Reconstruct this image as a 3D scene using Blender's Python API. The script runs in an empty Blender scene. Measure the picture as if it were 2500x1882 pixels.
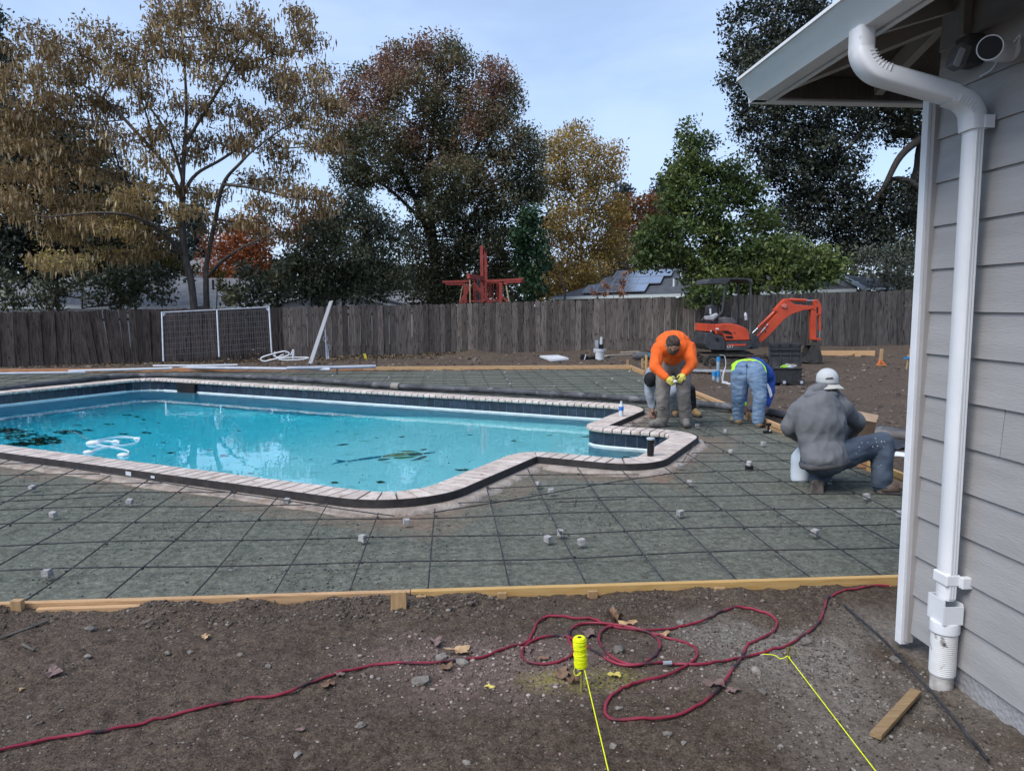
import bpy, bmesh, math, random
import numpy as np
from mathutils import Vector, Matrix, Euler, noise

S = bpy.context.scene
COL = S.collection
rnd = random.Random(7)

# ------------------------------------------------------------------ camera
FPX, CXP, CYP, CAMH = 1880.0, 1250.0, 941.0, 1.65
PITCH, YAW = math.radians(5.86), math.radians(-4.7)
cam_d = bpy.data.cameras.new('camera'); cam = bpy.data.objects.new('camera', cam_d); COL.objects.link(cam)
cam_d.sensor_width = 36.0; cam_d.lens = 36.0 * FPX / 2500.0
cam_d.clip_start = 0.05; cam_d.clip_end = 2000
cam.location = (0, 0, CAMH); cam.rotation_euler = (math.radians(90) - PITCH, 0, YAW)
S.camera = cam

# ------------------------------------------------------------------ world, sun, exposure
W = bpy.data.worlds.new('World'); S.world = W; W.use_nodes = True
nt = W.node_tree; nt.nodes.clear()
N = nt.nodes.new; L = nt.links.new
SUN_EL, SUN_AZ = math.radians(50), math.radians(235)     # azimuth clockwise from +Y (behind the camera, to the left)
sky = N('ShaderNodeTexSky'); sky.sky_type = 'NISHITA'; sky.sun_disc = False
sky.sun_elevation = SUN_EL; sky.sun_rotation = SUN_AZ; sky.air_density = 1.0; sky.dust_density = 0.6; sky.ozone_density = 2.0
tc = N('ShaderNodeTexCoord'); mp = N('ShaderNodeMapping'); mp.inputs['Scale'].default_value = (1.1, 1.1, 3.2)
mp.inputs['Rotation'].default_value = (0.25, 0.12, 0.6)
nz = N('ShaderNodeTexNoise'); nz.inputs['Scale'].default_value = 1.7; nz.inputs['Detail'].default_value = 6
nz.inputs['Roughness'].default_value = 0.55; nz.inputs['Distortion'].default_value = 0.6
L(tc.outputs['Generated'], mp.inputs['Vector']); L(mp.outputs['Vector'], nz.inputs['Vector'])
rp = N('ShaderNodeValToRGB'); rp.color_ramp.elements[0].position = 0.40; rp.color_ramp.elements[0].color = (0.40, 0.40, 0.40, 1)
rp.color_ramp.elements[1].position = 0.66; rp.color_ramp.elements[1].color = (0.85, 0.85, 0.85, 1)
L(nz.outputs['Fac'], rp.inputs['Fac'])
mx = N('ShaderNodeMixRGB'); L(rp.outputs['Color'], mx.inputs['Fac']); L(sky.outputs['Color'], mx.inputs['Color1'])
mx.inputs['Color2'].default_value = (3.7, 4.75, 6.8, 1)          # thin high overcast
bg = N('ShaderNodeBackground'); bg.inputs['Strength'].default_value = 0.080
L(mx.outputs['Color'], bg.inputs['Color'])
wo = N('ShaderNodeOutputWorld'); L(bg.outputs['Background'], wo.inputs['Surface'])
sd = bpy.data.lights.new('sun', 'SUN'); sun = bpy.data.objects.new('sun', sd); COL.objects.link(sun)
sd.energy = 1.5; sd.angle = math.radians(35); sd.color = (1.0, 0.95, 0.9)
_dir = Vector((math.sin(SUN_AZ) * math.cos(SUN_EL), math.cos(SUN_AZ) * math.cos(SUN_EL), math.sin(SUN_EL)))
sun.rotation_euler = _dir.to_track_quat('Z', 'Y').to_euler()
S.view_settings.view_transform = 'Standard'; S.view_settings.look = 'None'
S.view_settings.exposure = 1.2; S.view_settings.gamma = 1.0
S.render.engine = 'CYCLES'
S.cycles.use_denoising = True
S.cycles.max_bounces = 10; S.cycles.diffuse_bounces = 6; S.cycles.transmission_bounces = 10; S.cycles.transparent_max_bounces = 12
S.cycles.caustics_reflective = False; S.cycles.caustics_refractive = True

# ------------------------------------------------------------------ helpers: rays of the survey camera, used to measure the place
def ray(px, py):
    x = (px - CXP) / FPX; y = -(py - CYP) / FPX
    cp, sp = math.cos(PITCH), math.sin(PITCH)
    d = (x, cp + y * sp, -sp + y * cp)
    c, s = math.cos(YAW), math.sin(YAW)
    return Vector((d[0] * c - d[1] * s, d[0] * s + d[1] * c, d[2]))
CAMP = Vector((0, 0, CAMH))
def gp(px, py, z=0.0):                 # point on the level z
    d = ray(px, py); return CAMP + d * ((z - CAMH) / d.z)
def at(px, py, Y):                     # point in the plane y = Y
    d = ray(px, py); return CAMP + d * (Y / d.y)
def onplane(px, py, p0, n):
    d = ray(px, py); return CAMP + d * ((p0 - CAMP).dot(n) / d.dot(n))

# ------------------------------------------------------------------ helpers: materials
def newmat(name):
    m = bpy.data.materials.new(name); m.use_nodes = True
    t = m.node_tree; b = t.nodes['Principled BSDF']
    return m, t, b
def rgb(c): return (c[0], c[1], c[2], 1)
def pm(name, c1, c2=None, scale=6.0, rough=0.7, bump=0.0, bscale=None, metal=0.0, stretch=None, detail=4, lo=0.35, hi=0.65,
       spec=0.35, rand=0.0, c3=None, s3=40.0, f3=0.5, coat=0.0):
    """noise mottled surface; rand varies brightness from object to object"""
    m, t, b = newmat(name); n = t.nodes.new; l = t.links.new
    b.inputs['Roughness'].default_value = rough; b.inputs['Metallic'].default_value = metal
    b.inputs['Specular IOR Level'].default_value = spec
    if coat: b.inputs['Coat Weight'].default_value = coat
    if c2 is None and not rand and not bump:
        b.inputs['Base Color'].default_value = rgb(c1); return m
    tcn = n('ShaderNodeTexCoord'); mpn = n('ShaderNodeMapping'); l(tcn.outputs['Object'], mpn.inputs['Vector'])
    if stretch: mpn.inputs['Scale'].default_value = stretch
    oi = n('ShaderNodeObjectInfo')
    va = n('ShaderNodeVectorMath'); va.operation = 'MULTIPLY_ADD'
    cb = n('ShaderNodeCombineXYZ'); l(oi.outputs['Random'], cb.inputs[0]); l(oi.outputs['Random'], cb.inputs[1]); l(oi.outputs['Random'], cb.inputs[2])
    l(cb.outputs[0], va.inputs[0]); va.inputs[1].default_value = (37.0, 91.0, 53.0); l(mpn.outputs[0], va.inputs[2])
    nzn = n('ShaderNodeTexNoise'); nzn.inputs['Scale'].default_value = scale; nzn.inputs['Detail'].default_value = detail
    l(va.outputs[0], nzn.inputs['Vector'])
    cr = n('ShaderNodeValToRGB'); cr.color_ramp.elements[0].position = lo; cr.color_ramp.elements[1].position = hi
    cr.color_ramp.elements[0].color = rgb(c1); cr.color_ramp.elements[1].color = rgb(c2 or c1)
    l(nzn.outputs['Fac'], cr.inputs['Fac']); out = cr.outputs['Color']
    if c3 is not None:
        n3 = n('ShaderNodeTexNoise'); n3.inputs['Scale'].default_value = s3; n3.inputs['Detail'].default_value = 3; l(va.outputs[0], n3.inputs['Vector'])
        r3 = n('ShaderNodeValToRGB'); r3.color_ramp.elements[0].position = f3; r3.color_ramp.elements[1].position = f3 + 0.12
        l(n3.outputs['Fac'], r3.inputs['Fac'])
        m3 = n('ShaderNodeMixRGB'); l(r3.outputs['Color'], m3.inputs['Fac']); l(out, m3.inputs['Color1']); m3.inputs['Color2'].default_value = rgb(c3)
        out = m3.outputs['Color']
    if rand:
        hs = n('ShaderNodeHueSaturation'); mr = n('ShaderNodeMapRange'); l(oi.outputs['Random'], mr.inputs['Value'])
        mr.inputs['To Min'].default_value = 1 - rand; mr.inputs['To Max'].default_value = 1 + rand
        l(mr.outputs[0], hs.inputs['Value']); l(out, hs.inputs['Color']); out = hs.outputs['Color']
    l(out, b.inputs['Base Color'])
    if bump:
        nb = n('ShaderNodeTexNoise'); nb.inputs['Scale'].default_value = bscale or scale * 4; nb.inputs['Detail'].default_value = 5
        l(va.outputs[0], nb.inputs['Vector'])
        bp = n('ShaderNodeBump'); bp.inputs['Strength'].default_value = min(1.0, bump); bp.inputs['Distance'].default_value = 0.02
        l(nb.outputs['Fac'], bp.inputs['Height']); l(bp.outputs['Normal'], b.inputs['Normal'])
    return m

# ------------------------------------------------------------------ helpers: objects
ORG = {}                                   # world origin of each root, so parts are written in world coordinates
def tag(o, label=None, cat=None, group=None, kind=None):
    if label: o['label'] = label
    if cat: o['category'] = cat
    if group: o['group'] = group
    if kind: o['kind'] = kind
    return o
def thing(name, label, cat, loc=(0, 0, 0), group=None):
    o = bpy.data.objects.new(name, None); COL.objects.link(o); o.location = loc; o.empty_display_size = 0.2
    ORG[o.name] = Vector(loc)
    return tag(o, label, cat, group)
def org(o):
    while o is not None:
        if o.name in ORG: return ORG[o.name]
        o = o.parent
    return Vector((0, 0, 0))
def setmats(me, mats):
    for m in (mats if isinstance(mats, (list, tuple)) else [mats]): me.materials.append(m)
def link(name, me, parent=None, loc=None, rot=None):
    o = bpy.data.objects.new(name, me); COL.objects.link(o)
    if parent is not None: o.parent = parent
    if loc is not None: o.location = Vector(loc) - (org(parent) if parent is not None else Vector((0, 0, 0)))
    if rot is not None: o.rotation_euler = rot
    return o

class MB:
    """collects shapes given in world coordinates; build() links them as one mesh object"""
    def __init__(s): s.v = []; s.f = []; s.m = []; s.M = None; s.mi = 0
    def add(s, vs, fs):
        b = len(s.v)
        for p in vs:
            p = Vector(p)
            s.v.append(s.M @ p if s.M is not None else p)
        for f in fs: s.f.append([b + i for i in f]); s.m.append(s.mi)
        return s
    def box(s, c, d, R=None, bev=0.0):
        c = Vector(c); hx, hy, hz = d[0] / 2, d[1] / 2, d[2] / 2
        if bev <= 0:
            vs = [Vector((x * hx, y * hy, z * hz)) for x in (-1, 1) for y in (-1, 1) for z in (-1, 1)]
            fs = [(0, 1, 3, 2), (4, 6, 7, 5), (0, 4, 5, 1), (2, 3, 7, 6), (0, 2, 6, 4), (1, 5, 7, 3)]
        else:
            bm = bmesh.new(); bmesh.ops.create_cube(bm, size=1.0)
            for v in bm.verts: v.co = Vector((v.co.x * d[0], v.co.y * d[1], v.co.z * d[2]))
            bmesh.ops.bevel(bm, geom=bm.edges[:], offset=min(bev, min(d) * 0.45), segments=2, profile=0.5, affect='EDGES')
            bm.verts.index_update(); vs = [v.co.copy() for v in bm.verts]; fs = [[v.index for v in f.verts] for f in bm.faces]; bm.free()
        if R is not None: vs = [R @ v for v in vs]
        return s.add([c + v for v in vs], fs)
    def beam(s, p0, p1, w, h, up=(0, 0, 1)):
        """rectangular bar from p0 to p1; w across, h along up"""
        p0, p1 = Vector(p0), Vector(p1); d = (p1 - p0).normalized(); u = Vector(up)
        x = d.cross(u)
        if x.length < 1e-4: x = d.cross(Vector((1, 0, 0)))
        x.normalize(); u = x.cross(d).normalized()
        vs = []
        for p in (p0, p1):
            for a, b in ((-1, -1), (1, -1), (1, 1), (-1, 1)): vs.append(p + x * (a * w / 2) + u * (b * h / 2))
        return s.add(vs, [(3, 2, 1, 0), (4, 5, 6, 7), (0, 1, 5, 4), (1, 2, 6, 5), (2, 3, 7, 6), (3, 0, 4, 7)])
    def tube(s, pts, r, n=8, closed=False, caps=True):
        pts = [Vector(p) for p in pts]; k = len(pts); rs = r if isinstance(r, (list, tuple)) else [r] * k
        vs = []; fs = []; prev = None
        for i, p in enumerate(pts):
            a = pts[(i - 1) % k] if (closed or i > 0) else p; b = pts[(i + 1) % k] if (closed or i < k - 1) else p
            d = (b - a).normalized() if (b - a).length > 1e-9 else Vector((0, 0, 1))
            if prev is None:
                x = d.cross(Vector((0, 0, 1)));
                if x.length < 1e-3: x = d.cross(Vector((1, 0, 0)))
            else: x = prev - d * prev.dot(d)
            if x.length < 1e-6: x = d.orthogonal()
            x.normalize(); prev = x; y = d.cross(x)
            for j in range(n):
                t = 2 * math.pi * j / n; vs.append(p + (x * math.cos(t) + y * math.sin(t)) * rs[i])
        for i in range(k if closed else k - 1):
            for j in range(n):
                a = i * n + j; b = i * n + (j + 1) % n; c = ((i + 1) % k) * n + (j + 1) % n; e = ((i + 1) % k) * n + j
                fs.append((a, b, c, e))
        if caps and not closed: fs.append(tuple(range(n))[::-1]); fs.append(tuple((k - 1) * n + j for j in range(n)))
        return s.add(vs, fs)
    def lathe(s, prof, c, n=16, R=None, cap=True):
        """profile of (radius, height) about the z axis through c"""
        c = Vector(c); vs = []; fs = []
        for r, z in prof:
            for j in range(n):
                t = 2 * math.pi * j / n; v = Vector((r * math.cos(t), r * math.sin(t), z)); vs.append(c + (R @ v if R is not None else v))
        k = len(prof)
        for i in range(k - 1):
            for j in range(n): fs.append((i * n + j, i * n + (j + 1) % n, (i + 1) * n + (j + 1) % n, (i + 1) * n + j))
        if cap: fs.append(tuple(range(n))[::-1]); fs.append(tuple((k - 1) * n + j for j in range(n)))
        return s.add(vs, fs)
    def prism(s, poly, off):
        """polygon of 3D points pushed along the vector off"""
        poly = [Vector(p) for p in poly]; off = Vector(off); n = len(poly)
        vs = poly + [p + off for p in poly]
        fs = [tuple(range(n))[::-1], tuple(range(n, 2 * n))] + [(i, (i + 1) % n, n + (i + 1) % n, n + i) for i in range(n)]
        return s.add(vs, fs)
    def ico(s, c, r, sub=1, jit=0.0, sc=(1, 1, 1), rg=rnd, R=None):
        vs, fs = ICO[sub]; c = Vector(c); out = []
        for v in vs:
            k = 1 + (rg.random() * 2 - 1) * jit
            w = Vector((v.x * sc[0], v.y * sc[1], v.z * sc[2])) * (r * k); out.append(c + (R @ w if R is not None else w))
        return s.add(out, fs)
    def build(s, name, mats, parent=None, smooth=False, bevel=0.0, angle=None):
        o0 = org(parent) if parent is not None else Vector((0, 0, 0))
        own = None
        if parent is None and s.v:
            own = Vector((sum(v.x for v in s.v) / len(s.v), sum(v.y for v in s.v) / len(s.v), min(v.z for v in s.v))); o0 = own
        me = bpy.data.meshes.new(name); me.from_pydata([tuple(v - o0) for v in s.v], [], s.f)
        setmats(me, mats)
        if len(me.materials) > 1: me.polygons.foreach_set('material_index', s.m)
        bm = bmesh.new(); bm.from_mesh(me); bmesh.ops.recalc_face_normals(bm, faces=bm.faces[:])
        if bevel > 0:
            es = [e for e in bm.edges if len(e.link_faces) == 2 and e.calc_face_angle(0) > 0.6]
            bmesh.ops.bevel(bm, geom=es, offset=bevel, segments=2, profile=0.5, affect='EDGES', clamp_overlap=True)
        bm.to_mesh(me); bm.free()
        if smooth:
            me.polygons.foreach_set('use_smooth', [True] * len(me.polygons))
            if angle is not None or True:
                try: me.set_sharp_from_angle(angle=math.radians(angle or 40))
                except Exception: pass
        o = bpy.data.objects.new(name, me); COL.objects.link(o)
        if parent is not None: o.parent = parent
        else: o.location = own; ORG[o.name] = own
        return o
ICO = {}
for _s in (1, 2, 3):
    _b = bmesh.new(); bmesh.ops.create_icosphere(_b, subdivisions=_s, radius=1.0); _b.verts.index_update()
    ICO[_s] = ([v.co.copy() for v in _b.verts], [[v.index for v in f.verts] for f in _b.faces]); _b.free()

def npmesh(name, V, F, mats, parent=None, attrs=None, smooth=False, loc=None):
    """numpy vertices (n,3) in world coordinates and faces (m,k) as one mesh object"""
    o0 = np.array(org(parent) if parent is not None else (loc if loc is not None else (0, 0, 0)))
    me = bpy.data.meshes.new(name); V = np.asarray(V, dtype=np.float32) - o0.astype(np.float32); F = np.asarray(F, dtype=np.int32)
    me.vertices.add(len(V)); me.vertices.foreach_set('co', V.ravel())
    k = F.shape[1]; me.loops.add(F.size); me.loops.foreach_set('vertex_index', F.ravel())
    me.polygons.add(len(F)); me.polygons.foreach_set('loop_start', np.arange(0, F.size, k, dtype=np.int32))
    me.polygons.foreach_set('loop_total', np.full(len(F), k, dtype=np.int32))
    me.update(calc_edges=True)
    if smooth: me.polygons.foreach_set('use_smooth', np.ones(len(F), dtype=bool))
    for an, av in (attrs or {}).items():
        a = me.attributes.new(an, 'FLOAT', 'POINT'); a.data.foreach_set('value', np.asarray(av, dtype=np.float32))
    setmats(me, mats)
    o = bpy.data.objects.new(name, me); COL.objects.link(o)
    if parent is not None: o.parent = parent
    elif loc is not None: o.location = loc
    return o

def copy_tree(o, parent=None):
    c = o.copy(); COL.objects.link(c)
    if parent is not None: c.parent = parent
    for ch in list(o.children): copy_tree(ch, c)
    return c

def spline(pts, n=8):
    """Catmull-Rom through pts"""
    P = [Vector(p) for p in pts]; out = []
    for i in range(len(P) - 1):
        a = P[max(i - 1, 0)]; b = P[i]; c = P[i + 1]; d = P[min(i + 2, len(P) - 1)]
        for k in range(n):
            t = k / n
            out.append(0.5 * ((2 * b) + (c - a) * t + (2 * a - 5 * b + 4 * c - d) * t * t + (-a + 3 * b - 3 * c + d) * t ** 3))
    out.append(P[-1]); return out

def vnoise(x, y, s=0.0):
    """vectorised value noise 0..1"""
    x = np.asarray(x, dtype=np.float64); y = np.asarray(y, dtype=np.float64)
    xi = np.floor(x).astype(np.int64); yi = np.floor(y).astype(np.int64); fx = x - xi; fy = y - yi
    fx = fx * fx * (3 - 2 * fx); fy = fy * fy * (3 - 2 * fy)
    def h(a, b):
        v = np.sin(a * 127.1 + b * 311.7 + s * 74.7) * 43758.5453; return v - np.floor(v)
    return (h(xi, yi) * (1 - fx) + h(xi + 1, yi) * fx) * (1 - fy) + (h(xi, yi + 1) * (1 - fx) + h(xi + 1, yi + 1) * fx) * fy
def fbm(x, y, o=4, s=0.0):
    r = 0; a = 0.5; t = 0
    for i in range(o): r = r + a * vnoise(x * 2 ** i, y * 2 ** i, s + i * 3.1); t += a; a *= 0.5
    return r / t
# ------------------------------------------------------------------ layout of the place
FENCE = [Vector((-14.24, 25.9, -0.35)), Vector((0.08, 28.2, -0.06)), Vector((15.5, 24.4, 0.385))]
FENCE_L = FENCE[0] + (FENCE[0] - FENCE[1]) * 0.35
FENCE_R = FENCE[2] + (FENCE[2] - FENCE[1]) * 0.45
_fx = [FENCE_L.x, FENCE[0].x, FENCE[1].x, FENCE[2].x, FENCE_R.x]
_fy = [FENCE_L.y, FENCE[0].y, FENCE[1].y, FENCE[2].y, FENCE_R.y]
_fz = [-0.42, -0.35, -0.06, 0.385, 0.45]
FY, BY = 4.13, 19.86                                     # inner lines of the front and back forms
def form_x(y): return 4.06 + (y - 4.13) * 0.043          # right form
PRINTS = [(-1.9, 3.25, 0.5), (-1.45, 3.05, 0.8), (-1.25, 3.5, 0.4), (-0.75, 3.6, 0.1), (-0.85, 2.75, 1.9), (-0.35, 2.55, 1.4), (0.25, 2.45, 0.3), (0.75, 2.35, 0.9), (-1.6, 2.35, 0.2), (-1.05, 2.2, 0.6), (0.4, 3.75, 0.2), (1.0, 3.7, 0.1), (-2.2, 3.7, 0.3)]
def ground_z(x, y):
    x = np.asarray(x, dtype=np.float64); y = np.asarray(y, dtype=np.float64)
    yf = np.interp(x, _fx, _fy); zf = np.interp(x, _fx, _fz)
    t = np.clip((y - 20.3) / np.maximum(yf - 20.3, 1), 0, 1); t = t * t * (3 - 2 * t)
    z = 0.03 * (1 - t) + zf * t
    rough = np.clip((y - 4.3) / 1.0, 0, 1)
    n = (fbm(x * 0.9, y * 0.9, 4, 1.0) - 0.5) * 0.10 + (fbm(x * 4.0, y * 4.0, 3, 2.0) - 0.5) * 0.07 + (fbm(x * 0.7, y * 3.2, 3, 4.0) - 0.5) * 0.09
    z = z + n * rough
    # foreground dirt
    f = 1 - rough
    hs = np.clip((x - 1.2) / 0.9, 0, 1) * np.clip((3.85 - y) / 0.5, 0, 1)
    zn = 0.062 - 0.055 * hs
    zn = zn + (fbm(x * 1.3, y * 1.3, 3, 5.0) - 0.5) * 0.05 + (fbm(x * 5, y * 5, 3, 6.0) - 0.5) * 0.034 + (fbm(x * 20, y * 20, 3, 7.0) - 0.5) * 0.024 + (fbm(x * 60, y * 60, 2, 9.0) - 0.5) * 0.007
    for fx_, fy_, fa_ in PRINTS:
        u_ = (x - fx_) * math.cos(fa_) + (y - fy_) * math.sin(fa_); v_ = -(x - fx_) * math.sin(fa_) + (y - fy_) * math.cos(fa_); r_ = (u_ / 0.145) ** 4 + (v_ / (0.052 - 0.10 * np.clip(-u_, 0, 0.12) * 0.6)) ** 4; zn = zn - 0.013 / (1 + r_ ** 2) + 0.007 * np.exp(-((r_ - 1.6) / 0.9) ** 2)
    pile = np.exp(-((y - 4.02) / 0.16) ** 2) * (np.clip(fbm(x * 2.3, 0 * y, 2, 8.0) - 0.38, 0, 1) * 0.13) * (0.5 + fbm(x * 12, y * 12, 2, 3.0)) * np.clip((1.7 - x) / 0.6, 0.15, 1)
    zn = zn + pile
    z = z * (1 - f) + zn * f
    slab = (y > FY - 0.02) & (y < BY + 0.02) & (x < form_x(y) + 0.02) & (x > -16)
    return np.where(slab, -0.06, z)
def gz(x, y): return float(ground_z(np.array([x]), np.array([y]))[0])

# pool frame
TH = math.radians(-30.5)
E1 = Vector((math.cos(TH), math.sin(TH), 0)); E2 = Vector((-math.sin(TH), math.cos(TH), 0))
PSN = [(-14.35, 5.22), (-3.5, 5.22), (-3.5, 7.5), (-2.25, 7.5), (-2.25, 9.25), (-3.5, 9.25), (-3.5, 11.5), (-14.35, 11.5)]
PRAD = [0.45, 0.45, 0.32, 0.2, 0.2, 0.32, 0.45, 0.5]
def pw(s, n, z=0.0): return E1 * s + E2 * n + Vector((0, 0, z))
def pool_segments():
    segs = []; k = len(PSN); info = []
    for i in range(k):
        p, c, q = Vector(PSN[i - 1]), Vector(PSN[i]), Vector(PSN[(i + 1) % k])
        d0 = (c - p).normalized(); d1 = (q - c).normalized(); r = PRAD[i]
        conv = d0.x * d1.y - d0.y * d1.x > 0
        cen = c - d0 * r + d1 * r
        info.append((c - d0 * r, c + d1 * r, cen, r, conv, d0, d1))
    for i in range(k):
        a = info[i]; b = info[(i + 1) % k]
        cen = a[2]; r = a[3]; conv = a[4]
        v0 = (a[0] - cen).normalized(); v1 = (a[1] - cen).normalized()
        segs.append(('arc', cen, r, v0, v1, conv))
        segs.append(('line', a[1], b[0], Vector((a[6].y, -a[6].x))))
    return segs
PSEG = pool_segments()
def seg_station(sg, t):
    """point and outward direction in (s, n)"""
    if sg[0] == 'line': return sg[1].lerp(sg[2], t), sg[3]
    _, cen, r, v0, v1, conv = sg
    a0 = math.atan2(v0.y, v0.x); da = math.atan2(v0.x * v1.y - v0.y * v1.x, v0.dot(v1)) * t
    v = Vector((math.cos(a0 + da), math.sin(a0 + da)))
    return cen + v * r, (v if conv else -v)
def seg_len(sg, d):
    if sg[0] == 'line': return (sg[2] - sg[1]).length
    return abs(sg[2] + (d if sg[5] else -d)) * math.pi / 2
def wp(st, d, z): p = st[0] + st[1] * d; return pw(p.x, p.y, z)
def dense():
    out = []
    for sg in PSEG:
        m = max(3, int(seg_len(sg, 0.15) / 0.08)) if sg[0] == 'arc' else max(4, int(seg_len(sg, 0) / 0.12))
        for i in range(m): out.append(seg_station(sg, i / m))
    return out
DENSE = dense()
def ring(mb, prof, jit=None):
    """closed band round the pool, profile of (offset, z)"""
    k = len(DENSE); vs = []; m = len(prof)
    for i, st in enumerate(DENSE):
        for j, (d, z) in enumerate(prof):
            dd = d; zz = z
            if jit and jit[j]:
                p = wp(st, d, 0); q = noise.noise(p * 3.0) + 0.6 * noise.noise(p * 11.0)
                dd = d + jit[j] * q; zz = z + jit[j] * 0.2 * noise.noise(p * 17.0)
            vs.append(wp(st, dd, zz))
    fs = []
    for i in range(k):
        for j in range(m - 1):
            a = i * m + j; b = ((i + 1) % k) * m + j; fs.append((a, b, b + 1, a + 1))
    mb.add(vs, fs); return mb
def pool_mask(x, y, off):
    """inside the pool outline widened by off (square corners)"""
    s = x * E1.x + y * E1.y; n = x * E2.x + y * E2.y
    A = (s > -14.35 - off) & (s < -3.5 + off) & (n > 5.22 - off) & (n < 11.5 + off)
    B = (s > -3.6) & (s < -2.25 + off) & (n > 7.5 - off) & (n < 9.25 + off)
    return A | B

# ------------------------------------------------------------------ materials of the ground
def dirt_material():
    m, t, b = newmat('dirt'); n = t.nodes.new; l = t.links.new
    b.inputs['Roughness'].default_value = 0.95; b.inputs['Specular IOR Level'].default_value = 0.15
    g = n('ShaderNodeNewGeometry')
    def nzz(sc, det=5, rg=0.6):
        q = n('ShaderNodeTexNoise'); q.inputs['Scale'].default_value = sc; q.inputs['Detail'].default_value = det; q.inputs['Roughness'].default_value = rg
        l(g.outputs['Position'], q.inputs['Vector']); return q.outputs['Fac']
    def ramp(f, p0, c0, p1, c1):
        r = n('ShaderNodeValToRGB'); r.color_ramp.elements[0].position = p0; r.color_ramp.elements[1].position = p1
        r.color_ramp.elements[0].color = rgb(c0); r.color_ramp.elements[1].color = rgb(c1); l(f, r.inputs['Fac']); return r.outputs['Color']
    def mix(f, a, c):
        q = n('ShaderNodeMixRGB'); l(f, q.inputs['Fac']); l(a, q.inputs['Color1'])
        if isinstance(c, tuple): q.inputs['Color2'].default_value = rgb(c)
        else: l(c, q.inputs['Color2'])
        return q.outputs['Color']
    big = ramp(nzz(0.9), 0.35, (0.064, 0.047, 0.035), 0.68, (0.115, 0.087, 0.066))
    fine = ramp(nzz(26, 6, 0.7), 0.36, (0.030, 0.022, 0.017), 0.66, (0.155, 0.120, 0.092))
    q = n('ShaderNodeMixRGB'); q.inputs['Fac'].default_value = 0.55; l(big, q.inputs['Color1']); l(fine, q.inputs['Color2']); c = q.outputs['Color']
    gr = n('ShaderNodeMixRGB'); gr.blend_type = 'MULTIPLY'; gr.inputs['Fac'].default_value = 0.85; l(c, gr.inputs['Color1']); l(ramp(nzz(95, 4, 0.85), 0.38, (0.45, 0.43, 0.42), 0.62, (1.6, 1.58, 1.55)), gr.inputs['Color2']); c = gr.outputs['Color']
    def attr(nm):
        a = n('ShaderNodeAttribute'); a.attribute_name = nm; return a.outputs['Fac']
    grav = ramp(nzz(45, 5, 0.7), 0.32, (0.11, 0.097, 0.083), 0.7, (0.30, 0.27, 0.235))
    c = mix(attr('grav'), c, grav)
    pk = ramp(nzz(38, 4, 0.7), 0.35, (0.09, 0.066, 0.055), 0.7, (0.23, 0.17, 0.15))
    c = mix(attr('pink'), c, pk)
    yl = n('ShaderNodeMath'); yl.operation = 'MULTIPLY'; l(attr('yel'), yl.inputs[0]); l(ramp(nzz(60, 4, 0.8), 0.4, (0, 0, 0), 0.62, (1, 1, 1)), yl.inputs[1])
    c = mix(yl.outputs[0], c, (0.42, 0.38, 0.05))
    l(c, b.inputs['Base Color'])
    bp = n('ShaderNodeBump'); bp.inputs['Strength'].default_value = 0.9; bp.inputs['Distance'].default_value = 0.012; l(nzz(55, 6, 0.75), bp.inputs['Height'])
    b2 = n('ShaderNodeBump'); b2.inputs['Strength'].default_value = 0.6; b2.inputs['Distance'].default_value = 0.05; l(nzz(9, 5, 0.7), b2.inputs['Height'])
    l(b2.outputs['Normal'], bp.inputs['Normal']); l(bp.outputs['Normal'], b.inputs['Normal'])
    return m
M_DIRT = dirt_material()

def grav_mask(x, y):
    a = np.clip((x - 0.95 + 0.35 * (y - 2.6)) / 0.8, 0, 1) * np.clip((4.05 - y) / 0.6, 0, 1)
    q = fbm(x * 2.4, y * 2.4, 4, 20.0)
    return np.clip(a * 1.1 - 0.35 + (q - 0.5) * 3.2 * a, 0, 1) * (x < 2.6)
def pink_mask(x, y):
    d = np.exp(-(((x - 0.35) / 0.75) ** 2 + ((y - 3.28) / 0.3) ** 2)) + 0.5 * np.exp(-(((x + 0.15) / 0.35) ** 2 + ((y - 3.45) / 0.2) ** 2))
    return np.clip((d - 0.25) * 1.3 + (fbm(x * 4, y * 4, 3, 31.0) - 0.5) * 1.4, 0, 1) * (d > 0.12)
_yc = gp(1425, 1668, 0.05); _yd = gp(1935, 1590, 0.03)
def yel_mask(x, y):
    d = np.exp(-(((x - _yc.x) / 0.30) ** 2 + ((y - _yc.y) / 0.13) ** 2)) + 0.6 * np.exp(-(((x - _yd.x) / 0.06) ** 2 + ((y - _yd.y) / 0.09) ** 2))
    return np.clip((d - 0.3) * 1.4 * (fbm(x * 9, y * 9, 3, 40.0) * 1.8 - 0.25), 0, 0.8)

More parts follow.
